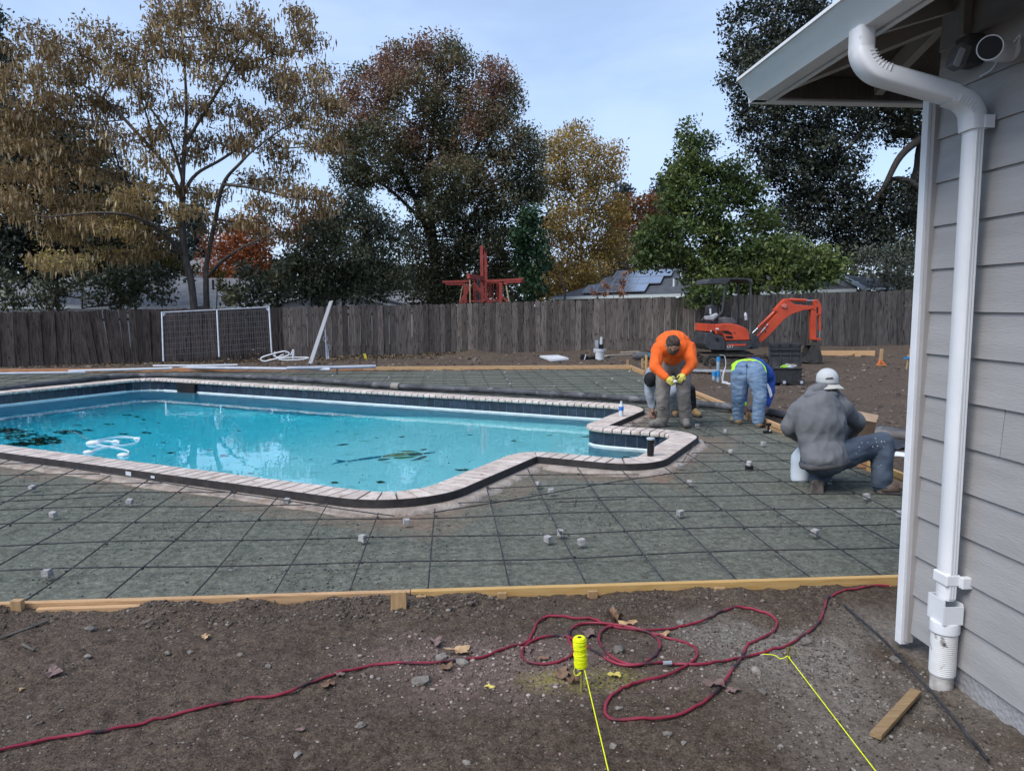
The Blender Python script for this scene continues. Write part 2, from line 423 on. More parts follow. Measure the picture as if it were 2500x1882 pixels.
def build_ground():
    xs = np.concatenate([np.linspace(-600, -32, 10), np.linspace(-30, -3.2, 70), np.linspace(-3, 2.9, 380), np.linspace(3.0, 9, 90), np.linspace(9.15, 22, 85), np.linspace(24, 600, 12)])
    ys = np.concatenate([np.linspace(-60, 1.2, 16), np.linspace(1.45, FY - 0.021, 175), np.array([FY - 0.015]), np.linspace(FY + 0.08, 8, 60), np.linspace(8.08, BY - 0.1, 130), np.linspace(BY + 0.03, 30, 90), np.linspace(32, 700, 14)])
    X, Y = np.meshgrid(xs, ys); x = X.ravel(); y = Y.ravel(); z = ground_z(x, y)
    nx, ny = len(xs), len(ys)
    i = np.arange(nx - 1)[None, :] + (np.arange(ny - 1) * nx)[:, None]; i = i.ravel()
    F = np.stack([i, i + 1, i + nx + 1, i + nx], 1)
    cx = x[F].mean(1); cy = y[F].mean(1)
    slab = (y > FY + 0.05) & (y < BY - 0.05) & (x < form_x(y) - 0.05) & (x > -15.5)
    inner = slab[F].all(1)
    F = F[~inner]
    V = np.stack([x, y, z], 1)
    used = np.unique(F); mp_ = np.full(len(V), -1); mp_[used] = np.arange(len(used)); V = V[used]; F = mp_[F]
    o = npmesh('ground', V, F, M_DIRT, attrs={'grav': grav_mask(V[:, 0], V[:, 1]), 'pink': pink_mask(V[:, 0], V[:, 1]), 'yel': yel_mask(V[:, 0], V[:, 1])}, smooth=True)
    tag(o, 'bare brown dirt of the yard around the pool and works', kind='structure')
build_ground()

# graded base rock inside the forms
def base_material():
    m, t, b = newmat('base_rock'); n = t.nodes.new; l = t.links.new
    b.inputs['Roughness'].default_value = 0.95; b.inputs['Specular IOR Level'].default_value = 0.15
    g = n('ShaderNodeNewGeometry')
    def nzz(sc, det=5, rg=0.6, st=None):
        q = n('ShaderNodeTexNoise'); q.inputs['Scale'].default_value = sc; q.inputs['Detail'].default_value = det; q.inputs['Roughness'].default_value = rg
        if st:
            mm = n('ShaderNodeMapping'); mm.inputs['Scale'].default_value = st; l(g.outputs['Position'], mm.inputs['Vector']); l(mm.outputs[0], q.inputs['Vector'])
        else: l(g.outputs['Position'], q.inputs['Vector'])
        return q.outputs['Fac']
    def ramp(f, p0, c0, p1, c1):
        r = n('ShaderNodeValToRGB'); r.color_ramp.elements[0].position = p0; r.color_ramp.elements[1].position = p1
        r.color_ramp.elements[0].color = rgb(c0); r.color_ramp.elements[1].color = rgb(c1); l(f, r.inputs['Fac']); return r.outputs['Color']
    big = ramp(nzz(0.8), 0.3, (0.105, 0.114, 0.092), 0.7, (0.172, 0.178, 0.145))
    fine = ramp(nzz(30, 6, 0.75), 0.36, (0.046, 0.050, 0.040), 0.64, (0.24, 0.25, 0.21))
    q = n('ShaderNodeMixRGB'); q.inputs['Fac'].default_value = 0.5; l(big, q.inputs['Color1']); l(fine, q.inputs['Color2']); c = q.outputs['Color']
    mid = n('ShaderNodeMixRGB'); mid.blend_type = 'MULTIPLY'; mid.inputs['Fac'].default_value = 0.75; l(c, mid.inputs['Color1']); l(ramp(nzz(13, 7, 0.8), 0.36, (0.42, 0.42, 0.40), 0.62, (1.22, 1.22, 1.2)), mid.inputs['Color2']); c = mid.outputs['Color']
    blot = ramp(nzz(5.5, 8, 0.78), 0.54, (0, 0, 0), 0.66, (0.75, 0.75, 0.75))
    q2 = n('ShaderNodeMixRGB'); l(blot, q2.inputs['Fac']); l(c, q2.inputs['Color1']); q2.inputs['Color2'].default_value = (0.075, 0.070, 0.058, 1); c = q2.outputs['Color']
    a = n('ShaderNodeAttribute'); a.attribute_name = 'sand'
    q3 = n('ShaderNodeMixRGB'); l(a.outputs['Fac'], q3.inputs['Fac']); l(c, q3.inputs['Color1']); l(ramp(nzz(20, 5, 0.7), 0.35, (0.14, 0.098, 0.07), 0.7, (0.27, 0.2, 0.15)), q3.inputs['Color2'])
    l(q3.outputs['Color'], b.inputs['Base Color'])
    bp = n('ShaderNodeBump'); bp.inputs['Strength'].default_value = 0.8; bp.inputs['Distance'].default_value = 0.01; l(nzz(60, 6, 0.75), bp.inputs['Height'])
    b2 = n('ShaderNodeBump'); b2.inputs['Strength'].default_value = 0.5; b2.inputs['Distance'].default_value = 0.05; l(nzz(7, 5, 0.7), b2.inputs['Height'])
    l(b2.outputs['Normal'], bp.inputs['Normal']); l(bp.outputs['Normal'], b.inputs['Normal'])
    return m
def build_base():
    xs = np.concatenate([np.linspace(-16, -4, 150), np.linspace(-3.95, 4.75, 200)]); ys = np.concatenate([np.linspace(FY - 0.01, 8, 100), np.linspace(8.06, BY + 0.01, 160)])
    X, Y = np.meshgrid(xs, ys); x = X.ravel().copy(); y = Y.ravel()
    fx = form_x(y); x = np.where(x > 3.0, 3.0 + (x - 3.0) / (4.75 - 3.0) * (fx - 3.0), x)
    z = (fbm(x * 1.5, y * 1.5, 3, 11.0) - 0.5) * 0.02 + (fbm(x * 9, y * 9, 3, 12.0) - 0.5) * 0.012
    nx, ny = len(xs), len(ys)
    i = (np.arange(nx - 1)[None, :] + (np.arange(ny - 1) * nx)[:, None]).ravel()
    F = np.stack([i, i + 1, i + nx + 1, i + nx], 1)
    F = F[~pool_mask(x, y, 0.22)[F].all(1)]
    near = 0.7 * pool_mask(x, y, 0.70).astype(float) * np.clip(fbm(x * 2.2, y * 2.2, 3, 13.0) * 1.6 - 0.45, 0, 1)
    near = np.maximum(near, pool_mask(x, y, 0.48) * np.clip(fbm(x * 3, y * 3, 3, 14.0) * 1.5 - 0.2, 0, 1))
    o = npmesh('gravel_bed', np.stack([x, y, z], 1), F, base_material(), attrs={'sand': near}, smooth=True)
    tag(o, 'grey green compacted base rock under the rebar mat', kind='structure')
build_base()
# ------------------------------------------------------------------ the pool
M_STONE = pm('coping_stone', (0.44, 0.365, 0.31), (0.60, 0.525, 0.47), 9, 0.85, 0.5, 60, rand=0.13, c3=(0.30, 0.19, 0.14), s3=14, f3=0.62)
M_MORTAR = pm('mortar', (0.07, 0.05, 0.04), (0.12, 0.09, 0.07), 12, 0.95, 0.4, 70)
M_TILE = pm('waterline_tile', (0.010, 0.016, 0.030), (0.030, 0.042, 0.068), 16, 0.18, 0.0, spec=0.5, rand=0.25, lo=0.3, hi=0.75)
M_GROUT = pm('grout', (0.16, 0.19, 0.21), (0.22, 0.25, 0.27), 30, 0.9)
M_PLASTER = pm('pool_plaster', (0.80, 0.85, 0.85), (0.87, 0.90, 0.89), 2.2, 0.6, c3=(0.58, 0.64, 0.60), s3=4.5, f3=0.62)
M_LINE = pm('scale_line', (0.55, 0.62, 0.60), (0.68, 0.74, 0.72), 8, 0.8)
M_FOAM = pm('black_edge_strip', (0.022, 0.020, 0.021), (0.04, 0.036, 0.036), 10, 0.75, 0.2, 40)
M_BOND = pm('bond_beam_concrete', (0.24, 0.195, 0.16), (0.37, 0.32, 0.275), 7, 0.95, 0.9, 35, c3=(0.27, 0.18, 0.135), s3=9, f3=0.62)
pool = thing('swimming_pool', 'long turquoise swimming pool with pale brick coping and dark blue tile band', 'swimming pool', pw(-8.9, 8.4, 0.0))

# coping stones
ZC = 0.10; CW = 0.30
def stone(st_a, st_b, gap):
    def q(d, z):
        a = wp(st_a, d, z); b = wp(st_b, d, z); v = (b - a); ln = max(v.length, 1e-5); g = min(gap, ln * 0.3)
        return a + v * (g / ln / 2), b - v * (g / ln / 2)
    dz = rnd.uniform(-0.002, 0.002)
    prof = [(0.004, ZC - 0.055), (-0.012, ZC - 0.043), (-0.014, ZC - 0.018), (-0.004, ZC - 0.004), (0.012, ZC), (CW - 0.008, ZC), (CW, ZC - 0.006), (CW, ZC - 0.055)]
    vs = []
    for d, z in prof:
        a, b = q(d, z + dz); vs += [a, b]
    n = len(prof); fs = [(2 * i, 2 * i + 1, 2 * i + 3, 2 * i + 2) for i in range(n - 1)] + [(2 * n - 2, 2 * n - 1, 1, 0)]
    fs += [tuple(2 * i for i in range(n)), tuple(2 * i + 1 for i in range(n))[::-1]]
    mb = MB(); mb.add(vs, fs); mb.build('coping_stone', M_STONE, pool)
NST = 0
for sg in PSEG:
    m = max(2, round(seg_len(sg, 0.12) / 0.124))
    for i in range(m):
        a = seg_station(sg, i / m); b = seg_station(sg, (i + 1) / m)
        c = wp(a, 0.15, ZC)
        if NST >= 298 or (c.x < -13.2): continue
        NST += 1; stone(a, b, 0.017)
ring(MB(), [(0.006, 0.040), (0.006, 0.072), (CW - 0.004, 0.074), (CW - 0.004, 0.040), (0.006, 0.040)]).build('mortar_bed', M_MORTAR, pool, True)
ring(MB(), [(CW + 0.002, 0.020), (CW + 0.002, 0.103), (CW + 0.012, 0.104), (CW + 0.013, 0.020)]).build('edge_strip', M_FOAM, pool, True)
ring(MB(), [(0.02, 0.036), (CW + 0.02, 0.034), (CW + 0.075, 0.032), (CW + 0.12, 0.022), (CW + 0.15, -0.012), (CW + 0.16, -0.08)], [0, 0, 0.006, 0.03, 0.04, 0.03]).build('bond_beam', M_BOND, pool, True)
# waterline tiles on the pool wall
ring(MB(), [(0.034, 0.046), (0.034, -0.134)]).build('grout_band', M_GROUT, pool, True)
NT = 0
for sg in PSEG:
    m = max(2, round(seg_len(sg, 0.03) / 0.156))
    for i in range(m):
        a = seg_station(sg, i / m); b = seg_station(sg, (i + 1) / m)
        c = wp(a, 0.03, 0)
        if c.x < -13.5 or NT >= 295: continue
        sk = c.copy()
        NT += 1
        mb = MB(); vs = []
        for d in (0.036, 0.027):
            p, q = wp(a, d, 0), wp(b, d, 0); v = q - p; p = p + v * 0.03; q = q - v * 0.03
            for w, z in ((p, 0.043), (q, 0.043), (q, -0.127), (p, -0.127)): vs.append(Vector((w.x, w.y, z)))
        mb.add(vs, [(0, 1, 2, 3), (4, 7, 6, 5), (0, 4, 5, 1), (1, 5, 6, 2), (2, 6, 7, 3), (3, 7, 4, 0)])
        mb.build('tile', M_TILE, pool)
ring(MB(), [(0.030, -0.127), (0.022, -0.132), (0.022, -0.16)]).build('scale_line', M_LINE, pool, True)

# basin
def floor_z(s, n):
    t = min(max((-6.2 - s) / 4.6, 0), 1); t = t * t * (3 - 2 * t)
    return -1.05 - 0.15 * min(max((-3.5 - s) / 2.7, 0), 1) - 1.25 * t
mb = MB(); vs = []; fs = []
ZW = [-0.13, -0.4, -0.7]
for st in DENSE:
    p = st[0]
    ss = min(p.x, -3.5); fz = floor_z(ss, p.y)
    for d, z in ((0.026, -0.12), (0.026, -0.5), (0.026, fz + 0.25), (-0.05, fz + 0.08), (-0.22, fz)):
        q = p + st[1] * d; vs.append(pw(q.x, q.y, z))
k = len(DENSE)
for i in range(k):
    for j in range(4):
        a = i * 5 + j; b = ((i + 1) % k) * 5 + j; fs.append((a, b, b + 1, a + 1))
mb.add(vs, fs)
ns, nn = 60, 24; vs = []; fs = []
for i in range(ns + 1):
    for j in range(nn + 1):
        s = -14.4 + (14.4 - 3.3) * i / ns; n_ = 5.1 + 6.5 * j / nn; vs.append(pw(s, n_, floor_z(s, n_) - 0.002))
for i in range(ns):
    for j in range(nn): a = i * (nn + 1) + j; fs.append((a, a + 1, a + nn + 2, a + nn + 1))
mb.add(vs, fs); mb.build('basin', M_PLASTER, pool, True)
M_STEP = pm('step_edge_tile', (0.02, 0.05, 0.07), (0.05, 0.09, 0.11), 12, 0.3)
for i in range(3):                                           # entry steps in the alcove
    s0 = -2.25 - 0.30 * i; z = -0.30 - 0.2 * i
    mb = MB(); a = [pw(s0 - 0.32, 7.52, z), pw(s0 + (0.02 if i == 0 else 0.0), 7.52, z), pw(s0 + (0.02 if i == 0 else 0.0), 9.23, z), pw(s0 - 0.32, 9.23, z)]
    mb.prism(a, (0, 0, -0.7)); stp = mb.build('step', M_PLASTER, pool)
    mb = MB(); a = [pw(s0 - 0.325, 7.55, z + 0.004), pw(s0 - 0.25, 7.55, z + 0.004), pw(s0 - 0.25, 9.2, z + 0.004), pw(s0 - 0.325, 9.2, z + 0.004)]
    mb.prism(a, (0, 0, -0.05)); mb.build('step_tile', M_STEP, stp)
# skimmer mouth in the far wall, the dark of its opening painted as a black block
M_BLACK = pm('black_parts_hollow_shade', (0.006, 0.006, 0.007), None, rough=0.6)  # black of solid parts; also paints the shade inside openings
M_WPLAST = pm('white_plastic', (0.62, 0.64, 0.65), (0.70, 0.72, 0.73), 5, 0.45)
c = gp(483, 938, 0.0); s0 = c.x * E1.x + c.y * E1.y
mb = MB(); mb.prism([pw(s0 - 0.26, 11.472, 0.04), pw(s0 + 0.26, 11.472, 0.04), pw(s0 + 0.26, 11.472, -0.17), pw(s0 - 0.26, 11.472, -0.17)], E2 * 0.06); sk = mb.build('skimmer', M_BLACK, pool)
mb = MB(); mb.prism([pw(s0 + 0.02, 11.462, 0.0), pw(s0 + 0.24, 11.462, 0.0), pw(s0 + 0.24, 11.462, -0.14), pw(s0 + 0.02, 11.462, -0.14)], E2 * 0.008); mb.build('skimmer_flap', pm('weir_flap', (0.02, 0.014, 0.014), None, rough=0.4), sk)

# turtle mosaic on the floor, and what lies under water
def fp(px, py, dz=0.004):
    w = gp(px, py, -0.145); d = ray(px, py).normalized(); c = -d.z; eta = 1 / 1.33; k_ = math.sqrt(1 - eta * eta * (1 - c * c))
    t = d * eta + Vector((0, 0, 1)) * (eta * c - k_); z = -1.2
    for _ in range(8):
        p = w + t * ((z - w.z) / t.z); s = p.x * E1.x + p.y * E1.y; n_ = p.x * E2.x + p.y * E2.y; z = floor_z(s, n_) + dz
    return w + t * ((z - w.z) / t.z)
tm = lambda L_: [fp(780 + x / 6.506, 1080 + y / 6.506, 0.006) for x, y in L_]
M_MTEAL = pm('mosaic_teal', (0.0, 0.16, 0.27), (0.01, 0.24, 0.36), 20, 0.4); M_MDARK = pm('mosaic_dark', (0.03, 0.06, 0.06), (0.06, 0.09, 0.08), 20, 0.4)
M_MBROWN = pm('mosaic_brown', (0.40, 0.24, 0.10), (0.55, 0.36, 0.18), 25, 0.4); M_MOLIVE = pm('mosaic_olive', (0.14, 0.15, 0.03), (0.24, 0.22, 0.06), 25, 0.4)
tur = thing('turtle_mosaic', 'sea turtle mosaic of teal and brown tiles on the pool floor', 'mosaic', fp(960, 1115))
for nm, mt, pl in (('tail_piece', M_MTEAL, [(170, 345), (300, 305), (245, 270), (380, 285), (430, 293), (420, 306), (330, 325)]), ('tail_piece', M_MTEAL, [(440, 292), (600, 268), (606, 290), (440, 308)]),
                   ('tail_piece', M_MTEAL, [(612, 262), (830, 225), (870, 258), (620, 288)]), ('tail_piece', M_MTEAL, [(842, 224), (975, 212), (985, 240), (880, 256)]),
                   ('shell_piece', M_MBROWN, [(985, 214), (1190, 172), (1400, 158), (1500, 165), (1380, 205), (1200, 222), (1010, 240)]), ('shell_piece', M_MOLIVE, [(1180, 236), (1310, 228), (1560, 215), (1440, 245), (1260, 260), (1170, 250)]),
                   ('shell_piece', M_MDARK, [(1400, 205), (1480, 170), (1640, 180), (1640, 200), (1480, 212)]), ('shell_piece', M_MOLIVE, [(1490, 166), (1570, 160), (1650, 172), (1560, 180)]),
                   ('head', M_MDARK, [(1650, 165), (1830, 150), (1840, 160), (1760, 172), (1660, 185)]), ('flipper', M_MOLIVE, [(1220, 138), (1350, 128), (1500, 135), (1575, 155), (1450, 148)]),
                   ('flipper', M_MDARK, [(1430, 296), (1560, 250), (1620, 218), (1700, 210), (1700, 232), (1600, 272)]), ('flipper', M_MDARK, [(915, 280), (960, 258), (1140, 252), (1080, 278), (940, 290)])):
    MB().prism(tm(pl), (0, 0, 0.004)).build(nm, mt, tur)
M_DEB = pm('wet_leaf_mass', (0.012, 0.016, 0.010), (0.045, 0.045, 0.022), 14, 0.8)
def debris(name, spots, label, n, seed, col=M_DEB):
    rg = random.Random(seed); mb = MB()
    for _ in range(n):
        x, y, rx, ry = rg.choice(spots); a = rg.uniform(0, 6.28); q = math.sqrt(rg.random())
        c = fp(x + rx * q * math.cos(a), y + ry * q * math.sin(a), 0.012); r = rg.uniform(0.02, 0.065); h = rg.uniform(0, 6.28)
        pl = [c + Vector((math.cos(h + t) * r * rg.uniform(0.6, 1.2), math.sin(h + t) * r * rg.uniform(0.4, 0.9), rg.uniform(0, 0.02))) for t in (0, 1.2, 2.5, 3.7, 5.0)]
        mb.add(pl, [(0, 1, 2, 3, 4)])
    return tag(mb.build(name, col), label, 'leaf litter', kind='stuff')
debris('leaf_litter', [(35, 1058, 60, 9), (75, 1068, 70, 9), (110, 1075, 40, 8), (60, 1084, 40, 5), (20, 1050, 30, 5), (165, 1055, 32, 5), (100, 1078, 55, 8)], 'dark mass of sunken leaves on the pool floor by the coping', 420, 3)
debris('leaf_litter', [(x, y, 12, 1.8) for x, y in ((192, 1039), (215, 1050), (310, 1013), (330, 1017), (345, 1035), (360, 1056), (418, 1105), (15, 1044), (265, 1035), (350, 1025), (545, 1113), (300, 1060), (180, 1005), (240, 1012), (985, 1067), (1130, 1147), (815, 1177), (925, 1178), (1435, 1065), (840, 1086))] +
       [(250, 1040, 200, 30), (700, 1080, 500, 50), (1100, 1060, 300, 40), (600, 1110, 300, 60)], 'scattered dark leaves sunken on the pool floor', 120, 4)
debris('leaf_litter', [(1590, 1095, 25, 4), (1575, 1105, 20, 3), (1555, 1100, 20, 3)], 'reddish leaves gathered on the alcove steps', 40, 5, pm('red_leaf', (0.10, 0.03, 0.02), (0.2, 0.08, 0.05), 20, 0.7))
# hose of the cleaner
M_HOSE_W = pm('white_cleaner_hose', (0.62, 0.66, 0.68), None, rough=0.4)
ZH = -0.140
cl = thing('pool_cleaner', 'white pool cleaner with looping hose and floats in the blue water', 'pool cleaner', gp(225, 1083, -0.3))
k4 = lambda x, y, z=ZH: gp(x / 5.821, 1020 + y / 5.821, z)
MB().tube(spline([k4(830, 440, -0.5), k4(1080, 372, -0.35), k4(1330, 330), k4(1600, 280), k4(1800, 270), k4(1960, 295), k4(1960, 335), k4(1850, 375), k4(1560, 410), k4(1380, 440), k4(1300, 480)], 8), 0.009, 8).build('hose', M_HOSE_W, cl, True)
MB().tube(spline([k4(1380, 380), k4(1560, 410), k4(1720, 440), k4(1830, 480), k4(1790, 530), k4(1740, 550)], 8), 0.009, 8).build('hose', M_HOSE_W, cl, True)
MB().tube(spline([k4(1330, 360), k4(1480, 330), k4(1640, 340), k4(1690, 355), k4(1620, 395), k4(1440, 435), k4(1290, 490)], 8), 0.010, 8).build('hose', M_HOSE_W, cl, True)
for x, y, r in ((1325, 365, 0.065), (1645, 340, 0.04), (1950, 297, 0.035), (1255, 492, 0.045), (1750, 535, 0.05)):
    MB().ico(k4(x, y), r, 2, 0.0, (1.5, 0.8, 0.7)).build('float', M_HOSE_W, cl, True)

# water: a closed body so that its depth tints it
def water_mat(name, surface):
    m = bpy.data.materials.new(name); m.use_nodes = True; t = m.node_tree; t.nodes.clear(); n = t.nodes.new; l = t.links.new
    o = n('ShaderNodeOutputMaterial'); tr = n('ShaderNodeBsdfTransparent')
    if surface:
        gl = n('ShaderNodeBsdfGlass'); gl.inputs['Roughness'].default_value = 0.0; gl.inputs['IOR'].default_value = 1.33
        g = n('ShaderNodeNewGeometry'); q = n('ShaderNodeTexNoise'); q.inputs['Scale'].default_value = 2.2; q.inputs['Detail'].default_value = 2
        l(g.outputs['Position'], q.inputs['Vector']); bp = n('ShaderNodeBump'); bp.inputs['Strength'].default_value = 0.10; bp.inputs['Distance'].default_value = 0.02
        l(q.outputs['Fac'], bp.inputs['Height']); l(bp.outputs['Normal'], gl.inputs['Normal']); l(gl.outputs[0], o.inputs['Surface'])
    else: l(tr.outputs[0], o.inputs['Surface'])
    va = n('ShaderNodeVolumeAbsorption'); va.inputs['Color'].default_value = (0.02, 0.905, 0.985, 1); va.inputs['Density'].default_value = 0.46
    l(va.outputs[0], o.inputs['Volume']); return m
M_WATER = water_mat('pool_water', True); M_WSIDE = water_mat('pool_water_side', False)
pts = [wp(st, 0.024, -0.145) for st in DENSE]; k = len(pts)
me = bpy.data.meshes.new('water'); vs = [tuple(p) for p in pts] + [(p.x, p.y, -3.0) for p in pts]
me.from_pydata(vs, [], [tuple(range(k)), tuple(range(k, 2 * k))[::-1]] + [(i, k + i, k + (i + 1) % k, (i + 1) % k) for i in range(k)])
me.materials.append(M_WATER); me.materials.append(M_WSIDE)
me.polygons.foreach_set('material_index', [0] + [1] * (k + 1)); me.update()
tag(link('water', me), 'clear turquoise water filling the pool', kind='structure')
# ------------------------------------------------------------------ forms, stakes, rebar, spacer blocks
def wood_mat(name, c1, c2, c3=None, rough=0.75, st=(2, 26, 26), rand=0.12):
    return pm(name, c1, c2, 3.0, rough, 0.35, 40, stretch=st, rand=rand, c3=c3, s3=2.2, f3=0.66, lo=0.3, hi=0.7)
M_PINE = wood_mat('new_pine', (0.40, 0.235, 0.115), (0.56, 0.36, 0.19), (0.34, 0.17, 0.08))
M_PINE2 = wood_mat('yellow_pine', (0.50, 0.30, 0.10), (0.62, 0.41, 0.17), (0.42, 0.2, 0.06))
M_PINEO = wood_mat('orange_pine', (0.36, 0.16, 0.075), (0.50, 0.25, 0.125), (0.25, 0.10, 0.05))
M_STAKE = wood_mat('stake_wood', (0.34, 0.21, 0.10), (0.47, 0.31, 0.16), None, st=(20, 20, 2))
def board(p0, p1, w, h, mat, label, name='form_board', group='form boards round the slab', cat='board'):
    """w across the board, h upright"""
    return tag(MB().beam(p0, p1, w, h).build(name, mat, None, False, 0.004), label, cat, group)
zt = 0.055
board((-2.9, FY - 0.02, zt), (-0.22, FY - 0.02, zt), 0.038, 0.10, M_PINE, 'pale pine form board in front of the rebar, with two short pieces nailed on')
board((-0.215, FY - 0.021, zt + 0.002), (2.95, FY - 0.02, zt + 0.002), 0.038, 0.10, M_PINE2, 'long yellow pine form board in front of the rebar, running behind the house corner')
board((-2.15, FY - 0.062, zt - 0.012), (-1.62, FY - 0.062, zt - 0.012), 0.036, 0.085, M_PINE, 'short pine block nailed to the outside of the near form board', 'splice_block', None, 'block')
board((-12.5, BY + 0.02, 0.06), (-2.2, BY + 0.02, 0.06), 0.04, 0.11, M_PINEO, 'reddish form board along the far side of the slab, under the metal pipes')
board((-2.19, BY + 0.021, 0.062), (4.75, BY + 0.02, 0.062), 0.04, 0.11, M_PINE, 'orange pine form board along the far side of the slab, behind the black hose')
def fx(y): return form_x(y) + 0.02
for y0, y1, m_, lb in ((13.9, BY - 0.01, M_PINE, 'pine form board on the far part of the slab edge, behind the man in orange'), (9.45, 13.88, M_PINE, 'pine form board beside the standing man in jeans'),
                       (7.35, 9.44, M_PINEO, 'rusty brown form board between the man in jeans and the squatting man'), (6.15, 7.34, M_PINE2, 'yellow form board in front of the squatting man'), (4.2, 6.14, M_PINE2, 'yellow form board beside the squatting man\'s boot, nearest the house')):
    board((fx(y0), y0, 0.055), (fx(y1), y1, 0.055), 0.04, 0.115, m_, lb)
def stake(p, h, w, mat, label, tilt=(0, 0), name='wood_stake', grp='wooden stakes', cat='stake', deep=0.12, t=None):
    p = Vector(p); mb = MB(); t = t or w * 0.45
    top = p + Vector((tilt[0], tilt[1], h)); lo = p - Vector((tilt[0] * 0.3, tilt[1] * 0.3, deep))
    d = (top - lo).normalized(); mb.beam(lo, top, w, t, up=(0, 1, 0))
    return tag(mb.build(name, mat, None, False, 0.003), label, cat, grp)
G_ST = 'stakes holding the near form board'
stake((-2.245, FY - 0.066, 0.02), 0.115, 0.055, M_STAKE, 'pale stake at the end of the short pine block, by the frame edge', grp=G_ST, t=0.04)
stake((-1.40, FY - 0.066, 0.02), 0.07, 0.045, M_STAKE, 'low stake top just past the short pine block', grp=G_ST)
stake(gp(974, 1497, 0.05), 0.120, 0.080, M_STAKE, 'broad wooden stake standing proud of the dirt in front of the near form board', grp=G_ST, t=0.03)
stake((-0.16, FY - 0.068, 0.03), 0.062, 0.055, M_STAKE, 'small square stake top right of the broad stake', grp=G_ST)
stake((0.28, FY - 0.068, 0.03), 0.066, 0.05, M_STAKE, 'small stake top near the middle of the near form board', grp=G_ST)
stake((0.78, FY - 0.068, 0.03), 0.06, 0.055, M_STAKE, 'small stake top above the coiled red cord', grp=G_ST)
stake((1.5, FY - 0.068, 0.03), 0.058, 0.06, M_STAKE, 'small stake top on the near form board towards the house', grp=G_ST)
for px, py, h, lb in ((1532, 893, 0.17, 'short stake at the far corner of the slab form'), (1568, 899, 0.26, 'grey stake just beyond the far slab corner'), (1577, 905, 0.40, 'tall yellow stake beside the orange-shirted man\'s elbow')):
    stake(gp(px, py, 0.03), h, 0.06, M_STAKE if h < 0.3 else M_PINE2, lb, grp='stakes at the far slab corner')

# rebar
M_REBAR = pm('rebar_steel', (0.028, 0.029, 0.032), (0.075, 0.075, 0.08), 12, 0.55, 0.6, 160, metal=0.4, c3=(0.075, 0.045, 0.03), s3=5, f3=0.6)
M_REBARF = pm('dusty_rebar', (0.06, 0.056, 0.05), (0.12, 0.11, 0.095), 12, 0.7, 0.3, 160)
mat_ = thing('rebar_mat', 'grid of thin steel reinforcing bars tied over the grey base around the pool', 'rebar', (0.5, 5.5, 0.0))
def inside(p):
    return not bool(pool_mask(np.array([p.x]), np.array([p.y]), 0.345)[0])
def bar(a, b, r=0.0046, zc=0.045, mat=None, seed=0, z1=None):
    """straight bar from a to b broken where the pool is"""
    a, b = Vector((a[0], a[1], 0)), Vector((b[0], b[1], 0)); ln = (b - a).length; m = max(2, int(ln / 0.06)); run = []
    rg = random.Random(seed)
    w0 = rg.uniform(0, 9)
    def flush():
        if len(run) > 4:
            keep = [run[0]] + [q for q in run[1:-1:6]] + [run[-1]]
            MB().tube(keep, r, 6).build('bar', mat or M_REBAR, mat_, True)
        run.clear()
    for i in range(m + 1):
        p = a.lerp(b, i / m)
        if inside(p):
            q = p.copy(); q.z = zc + 0.010 * math.sin(i * 0.06 * 1.3 + w0) + 0.006 * math.sin(i * 0.06 * 3.1 + w0 * 2); n_ = Vector((-(b - a).y, (b - a).x, 0)).normalized()
            q += n_ * (0.012 * math.sin(i * 0.06 * 0.55 + w0)); run.append(q)
        else: flush()
    flush()
ROWS = [4.74, 5.28, 5.79, 6.23, 6.71, 7.18, 7.63, 8.16, 8.73, 9.33, 9.94, 10.44, 10.93]
y = 11.45
while y < 19.7: ROWS.append(y); y += 0.53
for i, y in enumerate(ROWS):
    sk_ = rnd.uniform(-0.03, 0.03)
    bar((-12.2, y + (0.04 if y < 7 else 0) + sk_), (form_x(y) - 0.03 - rnd.random() * 0.05, y - sk_), seed=i, zc=0.048)
XC = [-0.10 + 0.444 * k for k in range(-25, 10)]
for i, x in enumerate(XC):
    if x > 4.0: continue
    top = BY - 0.03
    bar((x + rnd.uniform(-0.02, 0.02), FY + 0.015), (x + rnd.uniform(-0.04, 0.04), top), seed=100 + i, zc=0.060, mat=None)
bar((4.02, FY + 0.03), (4.45, 13.6), seed=300, zc=0.06)
bar(gp(1600, 1000, .05)[:2], gp(1740, 1066, .05)[:2], seed=303)
mb = MB()
for x in XC:                                             # wire ties at the crossings near the camera
    for y in ROWS:
        if y < 9.6 and -4.5 < x < 4.0 and inside(Vector((x, y, 0))) and rnd.random() < 0.8: mb.ico((x + rnd.uniform(-.008, .008), y + rnd.uniform(-.008, .008), 0.056), 0.0105, 1, .35, (1.1, 1.1, .8))
o = mb.build('tie_wires', M_REBAR, mat_); o['kind'] = 'stuff'
# bars that follow the pool edge
def off_edge(sn0, sn1, seed): 
    p, q = pw(*sn0), pw(*sn1); bar((p.x, p.y), (q.x, q.y), seed=seed, zc=0.07)
off_edge((-14.0, 4.80), (-3.3, 4.78), 310)
bar(gp(1060, 1262, .05)[:2], gp(1655, 1155, .05)[:2], seed=311, zc=0.07)
bar(gp(1664, 1133, .05)[:2], gp(1737, 1037, .05)[:2], seed=312, zc=0.07)
bar(gp(1355, 1223, .05)[:2], gp(1530, 1216, .05)[:2], seed=313, zc=0.055)
bar(gp(0, 1229, .05)[:2], gp(303, 1211, .05)[:2], seed=314, zc=0.055)

